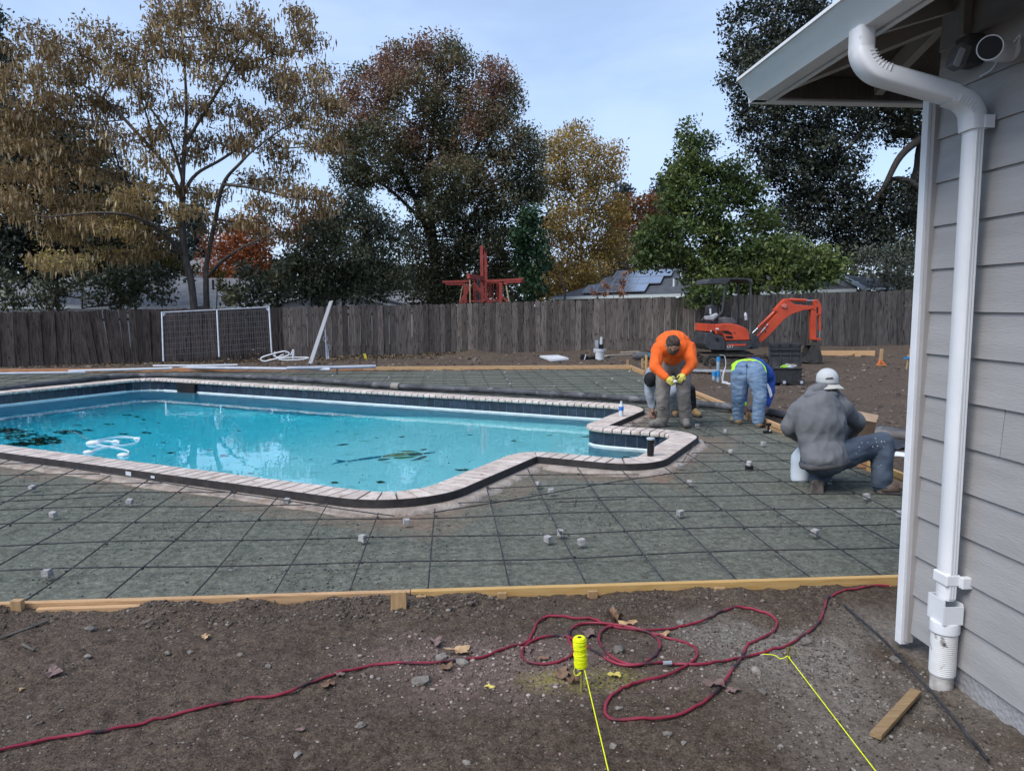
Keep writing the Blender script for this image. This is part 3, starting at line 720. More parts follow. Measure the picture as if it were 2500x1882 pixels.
# concrete spacer blocks
M_DOBIE = pm('spacer_concrete', (0.27, 0.262, 0.255), (0.40, 0.39, 0.38), 20, 0.95, 0.5, 80, rand=0.12)
dob = []
for v in range(4):
    mb = MB(); mb.box((0, 0, 0), (0.045, 0.045, 0.043), None, 0.004)
    rg = random.Random(v)
    o = mb.build('spacer_block', M_DOBIE); me = o.data
    for vt in me.vertices: vt.co += Vector((rg.uniform(-1, 1), rg.uniform(-1, 1), rg.uniform(-1, 1))) * 0.004
    bpy.data.objects.remove(o); dob.append(me)
DN = lambda x, y: (x * 1.1302, y * 1.1302)
SPOTS = [(DN(70, 1064), 'pale concrete spacer block by the near rebar at the frame edge, below the pool leaves'), (DN(116, 1123), 'spacer block under two crossing bars near the frame edge'),
         (DN(280, 1095), 'spacer block below the white tape on the black edge strip'), (DN(103, 1253), 'whitish spacer block under the lowest bar, above the short pine block'),
         (DN(620, 1093), 'spacer block lying against the pool bond beam'), (DN(878, 1139), 'upright spacer block just outside the rounded pool corner'), (DN(783, 1176), 'spacer block alone on the base rock below the rounded pool corner'),
         (DN(1163, 1056), 'spacer block under a bar near the pool alcove'), (DN(1190, 1071), 'pinkish spacer block lying loose by the alcove bars'), (DN(1184, 1177), 'broken spacer chunk, one of three near the yellow twine'),
         (DN(1210, 1164), 'small spacer chunk behind its two larger neighbours'), (DN(1256, 1184), 'rough spacer chunk nearest the near form board'), (DN(1490, 1053), 'spacer block between the alcove and the squatting man'),
         (DN(1470, 1016), 'spacer block at the end of the slanting bar by the alcove'), (DN(1470, 1120), 'dim spacer block under a crossing in the middle of the mat'), (DN(1578, 984), 'spacer block right of the alcove corner'),
         (DN(1649, 966), 'pale spacer block in front of the bending man\'s boots'), (DN(1512, 962), 'tilted spacer block on sand at the alcove corner'), (DN(1760, 1163), 'spacer block below the squatting man'),
         (DN(1871, 1083), 'spacer block beside the squatting man\'s boot'), (DN(1943, 1121), 'spacer block close to the house corner'), (DN(1790, 1050), 'dark spacer block between the squatting man\'s boots'),
         (DN(1506, 927), 'pair-end spacer block behind the orange man\'s boot'), (DN(1800 - 250 + 18, 938), 'spacer block half under the jeans man\'s heel')]
for i, ((x, y), lb) in enumerate(SPOTS):
    p = gp(x, y, 0.0); o = link('spacer_block', dob[i % 4], None, p + Vector((0, 0, 0.023)), (rnd.uniform(-.06, .06), rnd.uniform(-.06, .06) + (0.5 if i == 17 else 0), rnd.uniform(0, 3)))
    tag(o, lb, 'spacer block', 'concrete spacer blocks under the rebar')
FARS = [(1200 + x / 5.267, 700 + y / 5.267) for x, y in ((1380, 1100), (1550, 1210), (1355, 1270), (1460, 1340), (180, 1120), (620, 1075), (1780, 1110), (1900, 1235), (200, 1220), (815, 1310), (205, 1165), (240, 1280))] + \
       [(800 + x / 5.267, 700 + y / 5.267) for x, y in ((1820, 1115), (1380, 1100), (1300, 1190), (795, 1195), (70, 1170))]
for i, (x, y) in enumerate(FARS):
    p = gp(x, y, 0.0); o = link('spacer_block', dob[i % 4], None, p + Vector((0, 0, 0.023)), (0, 0, rnd.uniform(0, 3)))
    tag(o, 'small pale spacer block under the rebar on the far side of the black hose', 'spacer block', 'spacer blocks beyond the hose')
# ------------------------------------------------------------------ the grey house at the side
M_SIDING = pm('grey_siding_paint', (0.300, 0.294, 0.292), (0.345, 0.338, 0.336), 1.6, 0.6, 0.18, 22, stretch=(9, 1, 9), rand=0.04, c3=(0.20, 0.185, 0.17), s3=2.4, f3=0.70)
M_TRIMW = pm('white_trim_paint', (0.64, 0.66, 0.69), (0.72, 0.74, 0.76), 4, 0.5, 0.08, 40)
M_TRIMG = pm('grey_trim', (0.31, 0.29, 0.28), (0.36, 0.34, 0.33), 4, 0.6)
M_GUTTER = pm('white_gutter_metal', (0.62, 0.64, 0.65), (0.68, 0.70, 0.71), 1.5, 0.32, spec=0.45)
M_SPOUT = pm('white_downspout', (0.65, 0.67, 0.69), (0.73, 0.74, 0.755), 3, 0.35, spec=0.45, c3=(0.52, 0.50, 0.48), s3=30, f3=0.72)
M_SOFFIT = pm('old_eave_boards', (0.085, 0.07, 0.062), (0.13, 0.11, 0.10), 5, 0.85, 0.3, 40, stretch=(20, 2, 2))
M_RAFTER = pm('painted_rafter', (0.33, 0.31, 0.29), (0.42, 0.40, 0.38), 6, 0.7)
M_FOUND = pm('painted_foundation', (0.27, 0.27, 0.275), (0.34, 0.34, 0.345), 5, 0.8, 0.5, 50, c3=(0.16, 0.13, 0.11), s3=9, f3=0.66)
WX, CYW = 2.19, 3.40
house = thing('grey_house', 'corner of a grey house with lap siding, white trim and deep eave', 'house', (WX, CYW, 0))
for k in range(16):
    z0 = 0.096 + 0.1912 * k; z1 = z0 + 0.1912 + 0.012
    pr = [(WX - 0.002, z0), (WX + 0.011, z1), (WX + 0.03, z1), (WX + 0.03, z0)]
    cut = {2: 2.52, 5: 2.86, 7: 2.30, 9: 2.71, 12: 2.45}.get(k)
    for y0_, ln_ in (((CYW - 0.002, CYW - 0.002 - cut - 0.002), (cut - 0.002, 6.0 - (CYW - cut))) if cut else ((CYW - 0.002, 6.4),)):
        mb = MB(); mb.prism([(x, y0_, z) for x, z in pr], (0, -ln_, 0)); mb.build('siding_board', M_SIDING, house, False, 0.0015)
MB().box((WX + 0.135, CYW - 3.25, -0.03), (0.25, 6.2, 0.26)).build('foundation', M_FOUND, house, False, 0.006)
MB().box((WX + 0.6, CYW - 0.015, 1.55), (1.15, 0.02, 2.9)).build('end_wall', M_SIDING, house)
MB().box((WX - 0.012, CYW + 0.022, 1.31), (0.045, 0.046, 2.56)).build('corner_trim', M_TRIMW, house, False, 0.003)
MB().box((WX - 0.004, CYW - 0.016, 1.33), (0.032, 0.026, 2.56)).build('trim_strip', M_TRIMG, house, False, 0.002)  # narrow strip along the near edge of the corner trim, greyer than it
# roof edge
EX, EY, EZ = 1.75, 4.2, 2.885
def rz(x): return EZ + (x - EX) * 0.30
X2 = 3.7; hz = rz(X2); hy = EY - (X2 - EX)
mb = MB(); A_ = [(EX, EY, EZ), (EX, -1.6, EZ), (X2, -1.6, hz), (X2, hy, hz)]; B_ = [(EX, EY, EZ), (X2, hy, hz), (7, hy, hz), (7, EY, EZ)]
mb.prism(A_, (0, 0, 0.03)); mb.prism(B_, (0, 0, 0.03)); roof = mb.build('roof_deck', M_SOFFIT, house)
mb = MB(); mb.prism([(x + (-0.03 if x == EX else 0), y, z + 0.034) for x, y, z in A_], (0, 0, 0.03)); mb.prism([(x, y + (0.03 if y == EY else 0), z + 0.034) for x, y, z in B_], (0, 0, 0.03))
mb.build('shingles', pm('dark_shingle', (0.05, 0.05, 0.055), (0.09, 0.09, 0.095), 20, 0.9), roof)
for y in (3.34, 2.74, 2.14, 1.54):
    MB().beam((EX + 0.02, y, rz(EX + 0.02) - 0.05), (2.6, y, rz(2.6) - 0.05), 0.045, 0.09).build('rafter', M_RAFTER, roof)
MB().beam((EX + 0.02, EY - 0.02, EZ - 0.05), (2.7, EY - 0.97, rz(2.7) - 0.05), 0.045, 0.10).build('hip_rafter', M_RAFTER, roof)
for x in (2.35, 2.95):
    MB().beam((x, EY - 0.02, EZ - 0.045), (x, EY - (x - EX) + 0.03, rz(x) - 0.06), 0.045, 0.09).build('jack_rafter', M_RAFTER, roof)
MB().box((EX + 0.012, 1.3, 2.82), (0.022, 5.8, 0.125)).build('fascia', M_TRIMW, house)
MB().box((4.2, EY - 0.012, 2.83), (4.9, 0.022, 0.11)).build('fascia', M_SOFFIT, house)
GP = [(1.580, 2.886), (1.578, 2.870), (1.588, 2.868), (1.634, 2.812), (1.640, 2.806), (1.668, 2.765), (1.742, 2.765), (1.745, 2.885), (1.735, 2.885), (1.733, 2.775), (1.675, 2.775), (1.592, 2.886)]
gut = MB().prism([(x, -1.6, z) for x, z in GP], (0, 5.84, 0)).build('gutter', M_GUTTER, house, True, 0, 20)
MB().prism([(x, EY + 0.04, z) for x, z in ((1.580, 2.886), (1.634, 2.812), (1.668, 2.765), (1.742, 2.765), (1.745, 2.885))], (0, 0.003, 0)).build('end_cap', M_GUTTER, gut)
MB().prism([(1.668, EY + (0.003 if z < 2.8 else 0.003), z) for z in (2.765, 2.88)] + [(1.668, EY + 0.11, 2.88), (1.668, EY + 0.085, 2.765)], (5, 0, 0)).build('gutter', M_GUTTER, house)

# downspout
spout = thing('downspout', 'white ribbed downspout bending from the gutter down the grey wall', 'downspout', (2.12, 3.05, 0.0))
def rsweep(mb, pts, hx, hy):
    pts = [Vector(p) for p in pts]; vs = []; fs = []; n = len(pts); sec = []
    c = 0.012
    sec = [(-hx, -hy + c), (-hx, hy - c), (-hx + c, hy), (hx - c, hy), (hx, hy - c), (hx, -hy + c), (hx - c, -hy), (-hx + c, -hy)]
    for i, p in enumerate(pts):
        d = (pts[min(i + 1, n - 1)] - pts[max(i - 1, 0)]).normalized(); Yv = Vector((0, 1, 0)); Yv = (Yv - d * Yv.dot(d)).normalized(); Xv = Yv.cross(d) * -1
        for a, b in sec: vs.append(p + Xv * a + Yv * b)
    m = len(sec)
    for i in range(n - 1):
        for j in range(m): fs.append((i * m + j, i * m + (j + 1) % m, (i + 1) * m + (j + 1) % m, (i + 1) * m + j))
    fs.append(tuple(range(m))); fs.append(tuple((n - 1) * m + j for j in range(m))[::-1]); mb.add(vs, fs)
HX, HY = 0.027, 0.042
elb = [(1.685, 3.13, 2.77), (1.685, 3.13, 2.685)]
for i in range(9):
    t = i / 8 * math.radians(72); elb.append((1.685 + 0.11 * (1 - math.cos(t)), 3.13 - 0.004 * i, 2.685 - 0.11 * math.sin(t)))
x1, y1, z1 = elb[-1]
elb2 = [(2.035, 3.06, 2.502)]
for i in range(9):
    t = i / 8 * math.radians(72); elb2.append((2.035 + 0.09 * math.sin(t), 3.06 - 0.001 * i, 2.502 - 0.012 - 0.075 * (1 - math.cos(t)) * 1.3))
path = elb + [((x1 + 2.035) / 2, 3.08, (z1 + 2.502) / 2)] + elb2 + [(2.127, 3.05, 2.36)]
mb = MB(); rsweep(mb, path, 0.037, 0.05); pipe = mb.build('elbow_pipe', M_SPOUT, spout, True, 0, 50)
mb = MB()
for i in range(3, 11):
    p = Vector(elb[i]); cdir = Vector((1.795, p.y, 2.685)); v = (cdir - p).normalized()
    mb.beam(p + v * 0.004 + Vector((0, -0.0512, 0)), p + v * (0.034) + Vector((0, -0.0512, 0)), 0.003, 0.006, up=(0, 1, 0))
for i in range(2, 8):
    p = Vector(elb2[i]); v = Vector((-0.55, 0, -0.8)).normalized()
    mb.beam(p + v * 0.002 + Vector((0, -0.0512, 0)), p + v * (0.034) + Vector((0, -0.0512, 0)), 0.003, 0.006, up=(0, 1, 0))
mb.build('crimps', M_SPOUT, pipe)
mb = MB(); rsweep(mb, [(2.127, 3.05, 2.40), (2.128, 3.05, 0.40)], HX - 0.001, HY - 0.001); stp = mb.build('straight_pipe', M_SPOUT, spout, True, 0, 50)
for dx in (-0.012, 0.0, 0.012):
    MB().beam((2.128 + dx, 3.05 - HY - 0.001, 2.38), (2.129 + dx, 3.05 - HY - 0.001, 0.41), 0.006, 0.006, up=(0, 1, 0)).build('rib', M_SPOUT, stp)
mb = MB(); mb.box((2.127, 3.05, 2.385), (0.066, 0.096, 0.055), None, 0.006); mb.box((2.16, 3.0, 2.385), (0.04, 0.012, 0.05)); mb.build('strap', M_SPOUT, spout)
mb = MB(); mb.box((2.128, 3.05, 0.49), (0.064, 0.095, 0.05), None, 0.006); mb.box((2.178, 2.995, 0.485), (0.05, 0.03, 0.05), None, 0.004); mb.build('strap', M_SPOUT, spout)
mb = MB()
mb.prism([(2.090, 2.995, 0.30), (2.090, 3.105, 0.30), (2.172, 3.105, 0.30), (2.172, 2.995, 0.30)], (0, 0, 0.002))
for sx0, sx1, sy0, sy1, h in ((2.088, 2.093, 2.996, 3.104, 0.405), (2.169, 2.174, 2.996, 3.104, 0.39), (2.088, 2.174, 2.992, 2.997, 0.38), (2.088, 2.174, 3.103, 3.108, 0.405)):
    mb.box(((sx0 + sx1) / 2, (sy0 + sy1) / 2, (0.30 + h) / 2), (sx1 - sx0, sy1 - sy0, h - 0.30))
mb.lathe([(0.050, 0.302), (0.058, 0.30), (0.060, 0.29), (0.060, 0.255), (0.056, 0.25)], (2.13, 3.045, 0), 20); mb.build('adapter', M_SPOUT, spout, True, 0, 35)
prof = [(0.051, 0.255)]
for i in range(22): z = 0.25 - i * 0.0085; prof += [(0.052, z), (0.0535, z - 0.002), (0.0535, z - 0.004), (0.052, z - 0.006)]
M_CORR = pm('dirty_white_pipe', (0.60, 0.60, 0.58), (0.72, 0.73, 0.73), 9, 0.55, c3=(0.09, 0.08, 0.07), s3=24, f3=0.61)
MB().lathe(prof + [(0.051, 0.06)], (2.13, 3.045, 0), 20).build('corrugated_pipe', M_CORR, spout, True, 0, 60)
MB().lathe([(0.047, 0.062), (0.047, -0.06)], (2.13, 3.045, 0), 20).build('drain_stub', pm('muddy_pvc', (0.24, 0.22, 0.20), (0.55, 0.54, 0.52), 14, 0.8), spout, True)

# vent, box and wire under the eave
o_ = at(2417, 117, 2.80); vent = thing('vent_pipe', 'white vent elbow with a black round mouth on the grey wall under the eave', 'vent pipe', o_)
vd = (CAMP - o_).normalized() * 0.9 + Vector((-0.12, 0, 0.1)); vd.normalize()
w_ = Vector((WX + 0.01, 2.93, o_.z + 0.035))
MB().tube(spline([w_, w_ + Vector((-0.05, 0.0, -0.004)), o_ - vd * 0.05, o_], 6), 0.040, 20).build('elbow', M_SPOUT, vent, True)
MB().tube([o_ - vd * 0.03, o_ + vd * 0.004], 0.0445, 20).build('rim', M_SPOUT, vent, True)
MB().tube([o_ + vd * 0.003, o_ + vd * 0.0052], 0.0405, 20).build('mouth', M_BLACK, vent)  # black disc paints the shade inside the pipe
b_ = at(2322, 140, 3.12)
jb = thing('flood_light', 'dark floodlight box with pale bracket on the grey wall under the eave', 'floodlight', b_)
MB().box((WX - 0.035, 3.14, b_.z + 0.03), (0.07, 0.09, 0.12), None, 0.006).build('junction_box', pm('dark_grey_metal', (0.05, 0.05, 0.055), (0.08, 0.08, 0.085), 8, 0.6), jb)
MB().box((WX - 0.095, 3.12, b_.z + 0.0), (0.05, 0.07, 0.09), Matrix.Rotation(0.35, 3, 'Y'), 0.006).build('lamp_head', pm('grey_lamp', (0.12, 0.12, 0.125), (0.16, 0.16, 0.165), 8, 0.5), jb)
MB().box((WX - 0.115, 3.085, b_.z - 0.01), (0.022, 0.012, 0.07), Matrix.Rotation(0.35, 3, 'Y')).build('lamp_glass', pm('frosted_glass', (0.4, 0.42, 0.44), None, rough=0.3), jb)
tag(MB().box((WX - 0.02, 3.20, 2.90), (0.035, 0.03, 0.24)).build('wall_batten', M_RAFTER), 'pale upright batten on the wall above the floodlight', 'batten')
tag(MB().tube(spline([Vector((WX - 0.012, 3.10, b_.z - 0.08)), Vector((WX - 0.02, 3.02, b_.z - 0.075)), Vector((WX - 0.02, 2.97, b_.z - 0.03)), Vector((WX - 0.025, 2.90, b_.z - 0.012)), Vector((WX - 0.03, 2.86, b_.z + 0.004)), Vector((WX - 0.03, 2.87, b_.z - 0.04))], 6), 0.0028, 6).build('cable', M_SPOUT, None, True),
    'thin white cable looping from the floodlight to the vent', 'cable')
# ------------------------------------------------------------------ board fence along the back
M_FENCE = pm('weathered_fence_grey', (0.068, 0.056, 0.050), (0.132, 0.113, 0.102), 2.2, 0.9, 0.4, 50, stretch=(14, 14, 1.6), rand=0.5, c3=(0.030, 0.024, 0.022), s3=2.0, f3=0.56)
M_FENCED = pm('dark_fence_brown', (0.036, 0.028, 0.025), (0.070, 0.056, 0.050), 2.2, 0.9, 0.4, 50, stretch=(14, 14, 1.4), rand=0.34, c3=(0.016, 0.013, 0.013), s3=1.5, f3=0.52)
M_FENCER = pm('dark_fence_grey', (0.046, 0.041, 0.040), (0.09, 0.082, 0.078), 2.2, 0.9, 0.4, 50, stretch=(14, 14, 1.4), rand=0.28, c3=(0.022, 0.020, 0.021), s3=1.6, f3=0.54)
M_KNOT = pm('knot', (0.012, 0.009, 0.008), None, rough=0.9)
def picket_mesh(w, h, mat, seed):
    rg = random.Random(seed); e = w / 2; mb = MB()
    out = [(-e, 0), (-e + rg.uniform(-.003, .003), h * 0.5), (-e, h - 0.055), (-e + 0.012, h - 0.028), (-e + 0.035, h - 0.008), (-0.03, h), (0.03, h), (e - 0.035, h - 0.008), (e - 0.012, h - 0.028), (e, h - 0.055), (e + rg.uniform(-.003, .003), h * 0.5), (e, 0)]
    mb.prism([(x, -0.009, z) for x, z in out], (0, 0.018, 0))
    o = mb.build('picket', mat); me = o.data; bpy.data.objects.remove(o)
    for v in me.vertices: v.co.z -= min(q.co.z for q in me.vertices) * 0
    return me
def run_fence(name, label, a, b, za, zb, mat, sp, lean=0.0, seed=1, leanzone=None, ov=-0.004):
    a, b = Vector(a), Vector(b); d = (b - a); d.z = 0; ln = d.length; ang = math.atan2(d.y, d.x)
    f = thing(name, label, 'fence', (a.x, a.y, za)); n = int(ln / sp); rg = random.Random(seed)
    ms = [picket_mesh(sp + ov - 0.004 * i, 1.83 + 0.012 * i, mat, i) for i in range(3)]
    nrm = Vector((-d.y, d.x, 0)).normalized()
    for i in range(n):
        t = (i + 0.5) / n; p = a.lerp(b, t); p.z = za + (zb - za) * t - 0.03 + rg.uniform(-0.012, 0.012)
        tilt = rg.uniform(-0.010, 0.010) + lean
        if leanzone and leanzone[0] < i / n < leanzone[1]: tilt += leanzone[2] * (0.4 + 0.6 * math.sin((i / n - leanzone[0]) / (leanzone[1] - leanzone[0]) * math.pi))
        p += nrm * (rg.uniform(-0.006, 0.006) + (0.010 if i % 2 else -0.010))
        link('picket', ms[rg.randrange(3)], f, p, (rg.uniform(-0.008, 0.008), tilt, ang))
    for hgt in (0.35, 1.5):
        MB().beam(a + nrm * 0.05 + Vector((0, 0, za + hgt - a.z)), b + nrm * 0.05 + Vector((0, 0, zb + hgt - b.z)), 0.04, 0.09).build('rail', mat, f)
    m = int(ln / 2.4)
    for i in range(m + 1):
        p = a.lerp(b, i / max(m, 1)); z = za + (zb - za) * i / max(m, 1); MB().box(p + nrm * 0.12 + Vector((0, 0, z - p.z + 0.85)), (0.09, 0.09, 1.8)).build('post', mat, f)
    mb = MB()
    for _ in range(int(n * 1.6)):                          # knots, small discs set into the boards
        t = rg.random(); p = a.lerp(b, t) - nrm * 0.0275; p.z = za + (zb - za) * t + rg.uniform(0.2, 1.75); r = rg.uniform(0.012, 0.024)
        u = Vector((math.cos(ang), math.sin(ang), 0)); mb.prism([p + u * (r * math.cos(q)) + Vector((0, 0, 1.3 * r * math.sin(q))) for q in [k * 1.047 for k in range(6)]], -nrm * 0.003)
    k_ = mb.build('knots', M_KNOT, f); k_['kind'] = 'stuff'
    return f
def fpt(px):
    """point of the fence line seen at the column px"""
    r = ray(px, 748); best = None
    for p, q in ((FENCE_L, FENCE[0]), (FENCE[0], FENCE[1]), (FENCE[1], FENCE[2]), (FENCE[2], FENCE_R)):
        e = q - p; den = r.x * e.y - r.y * e.x
        if abs(den) < 1e-9: continue
        u = (p.x * r.y - p.y * r.x) / den
        u = (r.x * (0 - p.y) - r.y * (0 - p.x)) / (r.x * e.y - r.y * e.x)
        if -0.001 <= u <= 1.001: return p.lerp(q, u)
    return None
fl, fm1, fm2, fr2 = fpt(-60), fpt(690), fpt(1712), fpt(2290)
zf = lambda p: float(np.interp(p.x, _fx, _fz))
run_fence('board_fence', 'dark brown leaning board fence behind the far form, below the trees', fl, fm1, zf(fl), zf(fm1), M_FENCED, 0.20, 0.0, 3, (0.30, 0.46, -0.13), 0.022)
run_fence('board_fence', 'weathered grey picket fence with rounded tops behind the pool', fm1, FENCE[1], zf(fm1), zf(FENCE[1]), M_FENCE, 0.198, 0.0, 4)
run_fence('board_fence', 'weathered grey picket fence with rounded tops between the red play tower and the excavator', FENCE[1], fm2, zf(FENCE[1]), zf(fm2), M_FENCE, 0.202, 0.0, 5)
run_fence('board_fence', 'dark grey board fence behind the excavator arm', fm2, fr2, zf(fm2), zf(fr2), M_FENCER, 0.205, 0.0, 6)
# ------------------------------------------------------------------ trees
def leaf_mat(name, stops, trans=0.3, rough=0.6):
    m = bpy.data.materials.new(name); m.use_nodes = True; t = m.node_tree; t.nodes.clear(); n = t.nodes.new; l = t.links.new
    o = n('ShaderNodeOutputMaterial'); a = n('ShaderNodeAttribute'); a.attribute_name = 'tone'
    r = n('ShaderNodeValToRGB'); cr = r.color_ramp
    while len(cr.elements) < len(stops): cr.elements.new(0.5)
    for e, (p, c) in zip(cr.elements, stops): e.position = p; e.color = rgb(c)
    l(a.outputs['Fac'], r.inputs['Fac'])
    d = n('ShaderNodeBsdfPrincipled'); d.inputs['Roughness'].default_value = rough; d.inputs['Specular IOR Level'].default_value = 0.25; l(r.outputs['Color'], d.inputs['Base Color'])
    tr = n('ShaderNodeBsdfTranslucent'); l(r.outputs['Color'], tr.inputs['Color']); mxs = n('ShaderNodeMixShader'); mxs.inputs[0].default_value = trans
    l(d.outputs[0], mxs.inputs[1]); l(tr.outputs[0], mxs.inputs[2]); l(mxs.outputs[0], o.inputs['Surface']); return m
def bark(name, c1, c2): return pm(name, c1, c2, 3, 0.95, 0.6, 14, stretch=(6, 6, 1.2))
M_BARK = bark('grey_bark', (0.055, 0.045, 0.040), (0.11, 0.095, 0.085)); M_BARKD = bark('dark_bark', (0.022, 0.018, 0.016), (0.05, 0.042, 0.036))
M_BARKL = bark('pale_bark', (0.10, 0.085, 0.07), (0.19, 0.165, 0.14))

def skeleton(limbs, pts, step=0.55, sag=0.04, seed=1, wz=0.5):
    """limbs: polylines of (Vector) that share points; twigs are grown to every crown point from the nearest wood"""
    rg = np.random.default_rng(seed); P = []; par = []; 
    def addn(p, q): P.append(np.array(p, dtype=float)); par.append(q); return len(P) - 1
    for li in limbs:
        prev = -1
        if P:
            d = np.linalg.norm(np.array(P) - np.array(li[0]), axis=1); j = int(d.argmin()); prev = j
            if d[j] > 0.05: prev = addn(li[0], j)
        else: prev = addn(li[0], -1)
        sp = spline(li, 6)
        for q in sp[1:]: prev = addn(q, prev)
    base = np.array(P[0]); pts = np.asarray(pts, dtype=float)
    top = np.array(P).mean(0); top[2] = base[2] + 0.35 * (pts[:, 2].max() - base[2])
    order = np.argsort(np.linalg.norm((pts - top) * np.array([1, 1, 1.0]), axis=1))
    cap = 30000; A = np.zeros((cap, 3)); k = len(P); A[:k] = np.array(P)
    tips = []
    for oi in order:
        p = pts[oi]; v = A[:k] - p; d = np.sqrt((v ** 2).sum(1)) + wz * np.maximum(A[:k, 2] - p[2], 0)
        j = int(d.argmin()); q = A[j]; ln = np.linalg.norm(p - q); m = max(1, int(ln / step)); prev = j
        bow = rg.normal(0, 0.06, 3) * ln
        for s in range(1, m + 1):
            t = s / m; w = q + (p - q) * t + bow * math.sin(t * math.pi) + np.array([0, 0, ln * (sag * 4) * t * (1 - t)])
            if k >= cap: break
            A[k] = w; P.append(w); par.append(prev); prev = k; k += 1
        tips.append(prev)
    return A[:k].copy(), np.array(par), np.array(tips)
def wood_mesh(A, par, r_tip, expo, name, mat, root, rmax=None, nmain=7, minr=0.0, floor=None):
    n = len(A); cnt = np.zeros(n); child = np.bincount(par[par >= 0], minlength=n); cnt[child == 0] = 1
    for i in range(n - 1, 0, -1):
        if par[i] >= 0: cnt[par[i]] += cnt[i]
    R = r_tip * np.power(np.maximum(cnt, 1), expo)
    if rmax: R = np.minimum(R, rmax)
    if floor is not None: R[:len(floor)] = np.maximum(R[:len(floor)], floor)
    V = []; F = []; off = 0
    for i in range(1, n):
        j = par[i]
        if j < 0 or R[i] < minr: continue
        a, b = A[j], A[i]; d = b - a; L_ = np.linalg.norm(d)
        if L_ < 1e-5: continue
        d = d / L_; x = np.cross(d, [0.3, 0.2, 0.93]); x /= max(np.linalg.norm(x), 1e-6); y = np.cross(d, x); s = nmain if R[i] > 0.05 else 4
        ra = min(R[j], R[i] * 1.35); rb = R[i]; a2 = a - d * ra * 0.3
        for c, r in ((a2, ra), (b, rb)):
            for q in range(s): t = 2 * math.pi * q / s; V.append(c + (x * math.cos(t) + y * math.sin(t)) * r)
        for q in range(s): F.append((off + q, off + (q + 1) % s, off + s + (q + 1) % s, off + s + q))
        off += 2 * s
    npmesh(name, np.array(V), np.array(F), mat, root, smooth=True)
    return R
def leaf_mesh(name, C, D, Nn, ln, wd, tone, mat, root, fold=0.0):
    """rhombic leaves: centre C, long axis D, face normal Nn (all (n,3)); ln, wd (n,)"""
    D = D / np.maximum(np.linalg.norm(D, axis=1, keepdims=True), 1e-6); S_ = np.cross(D, Nn); S_ = S_ / np.maximum(np.linalg.norm(S_, axis=1, keepdims=True), 1e-6)
    l_ = ln[:, None] / 2; w_ = wd[:, None] / 2; n = len(C)
    V = np.stack([C - D * l_, C + S_ * w_ - D * l_ * 0.15, C + D * l_, C - S_ * w_ - D * l_ * 0.15], 1).reshape(-1, 3)
    i = np.arange(n)[:, None] * 4; F = i + np.array([0, 1, 2, 3])[None]
    return npmesh(name, V, F, mat, root, attrs={'tone': np.repeat(np.clip(tone, 0, 1), 4)})
def rand_dirs(rg, n, flat=1.0, droop=0.0):
    v = rg.normal(0, 1, (n, 3)); v[:, 2] *= flat; v /= np.linalg.norm(v, axis=1, keepdims=True); v[:, 2] -= droop; return v / np.linalg.norm(v, axis=1, keepdims=True)
def pad_points(pads, dens, seed, shell=0.5):
    """pads: (px, py, rx, ry, depth, rdepth) ellipsoids measured in the picture, turned into real places and sizes"""
    rg = np.random.default_rng(seed); out = []; idx = []
    for k, (px, py, rx, ry, Y, rd) in enumerate(pads):
        c = at(px, py, Y); sc = Y / FPX * 1.0; a = rx * sc; b = ry * sc
        n = max(3, int(dens * (a * b * rd) ** 0.62))
        v = rg.normal(0, 1, (n, 3)); v /= np.linalg.norm(v, axis=1, keepdims=True); r = rg.random(n) ** (1 / 3) * (1 - shell) + shell * rg.random(n) ** 0.25
        out.append(np.array(c) + v * r[:, None] * np.array([a, rd, b])); idx += [k] * n
    return np.concatenate(out), np.array(idx)
DMUL, PMUL = 1.7, 2.4
NLEAF = []
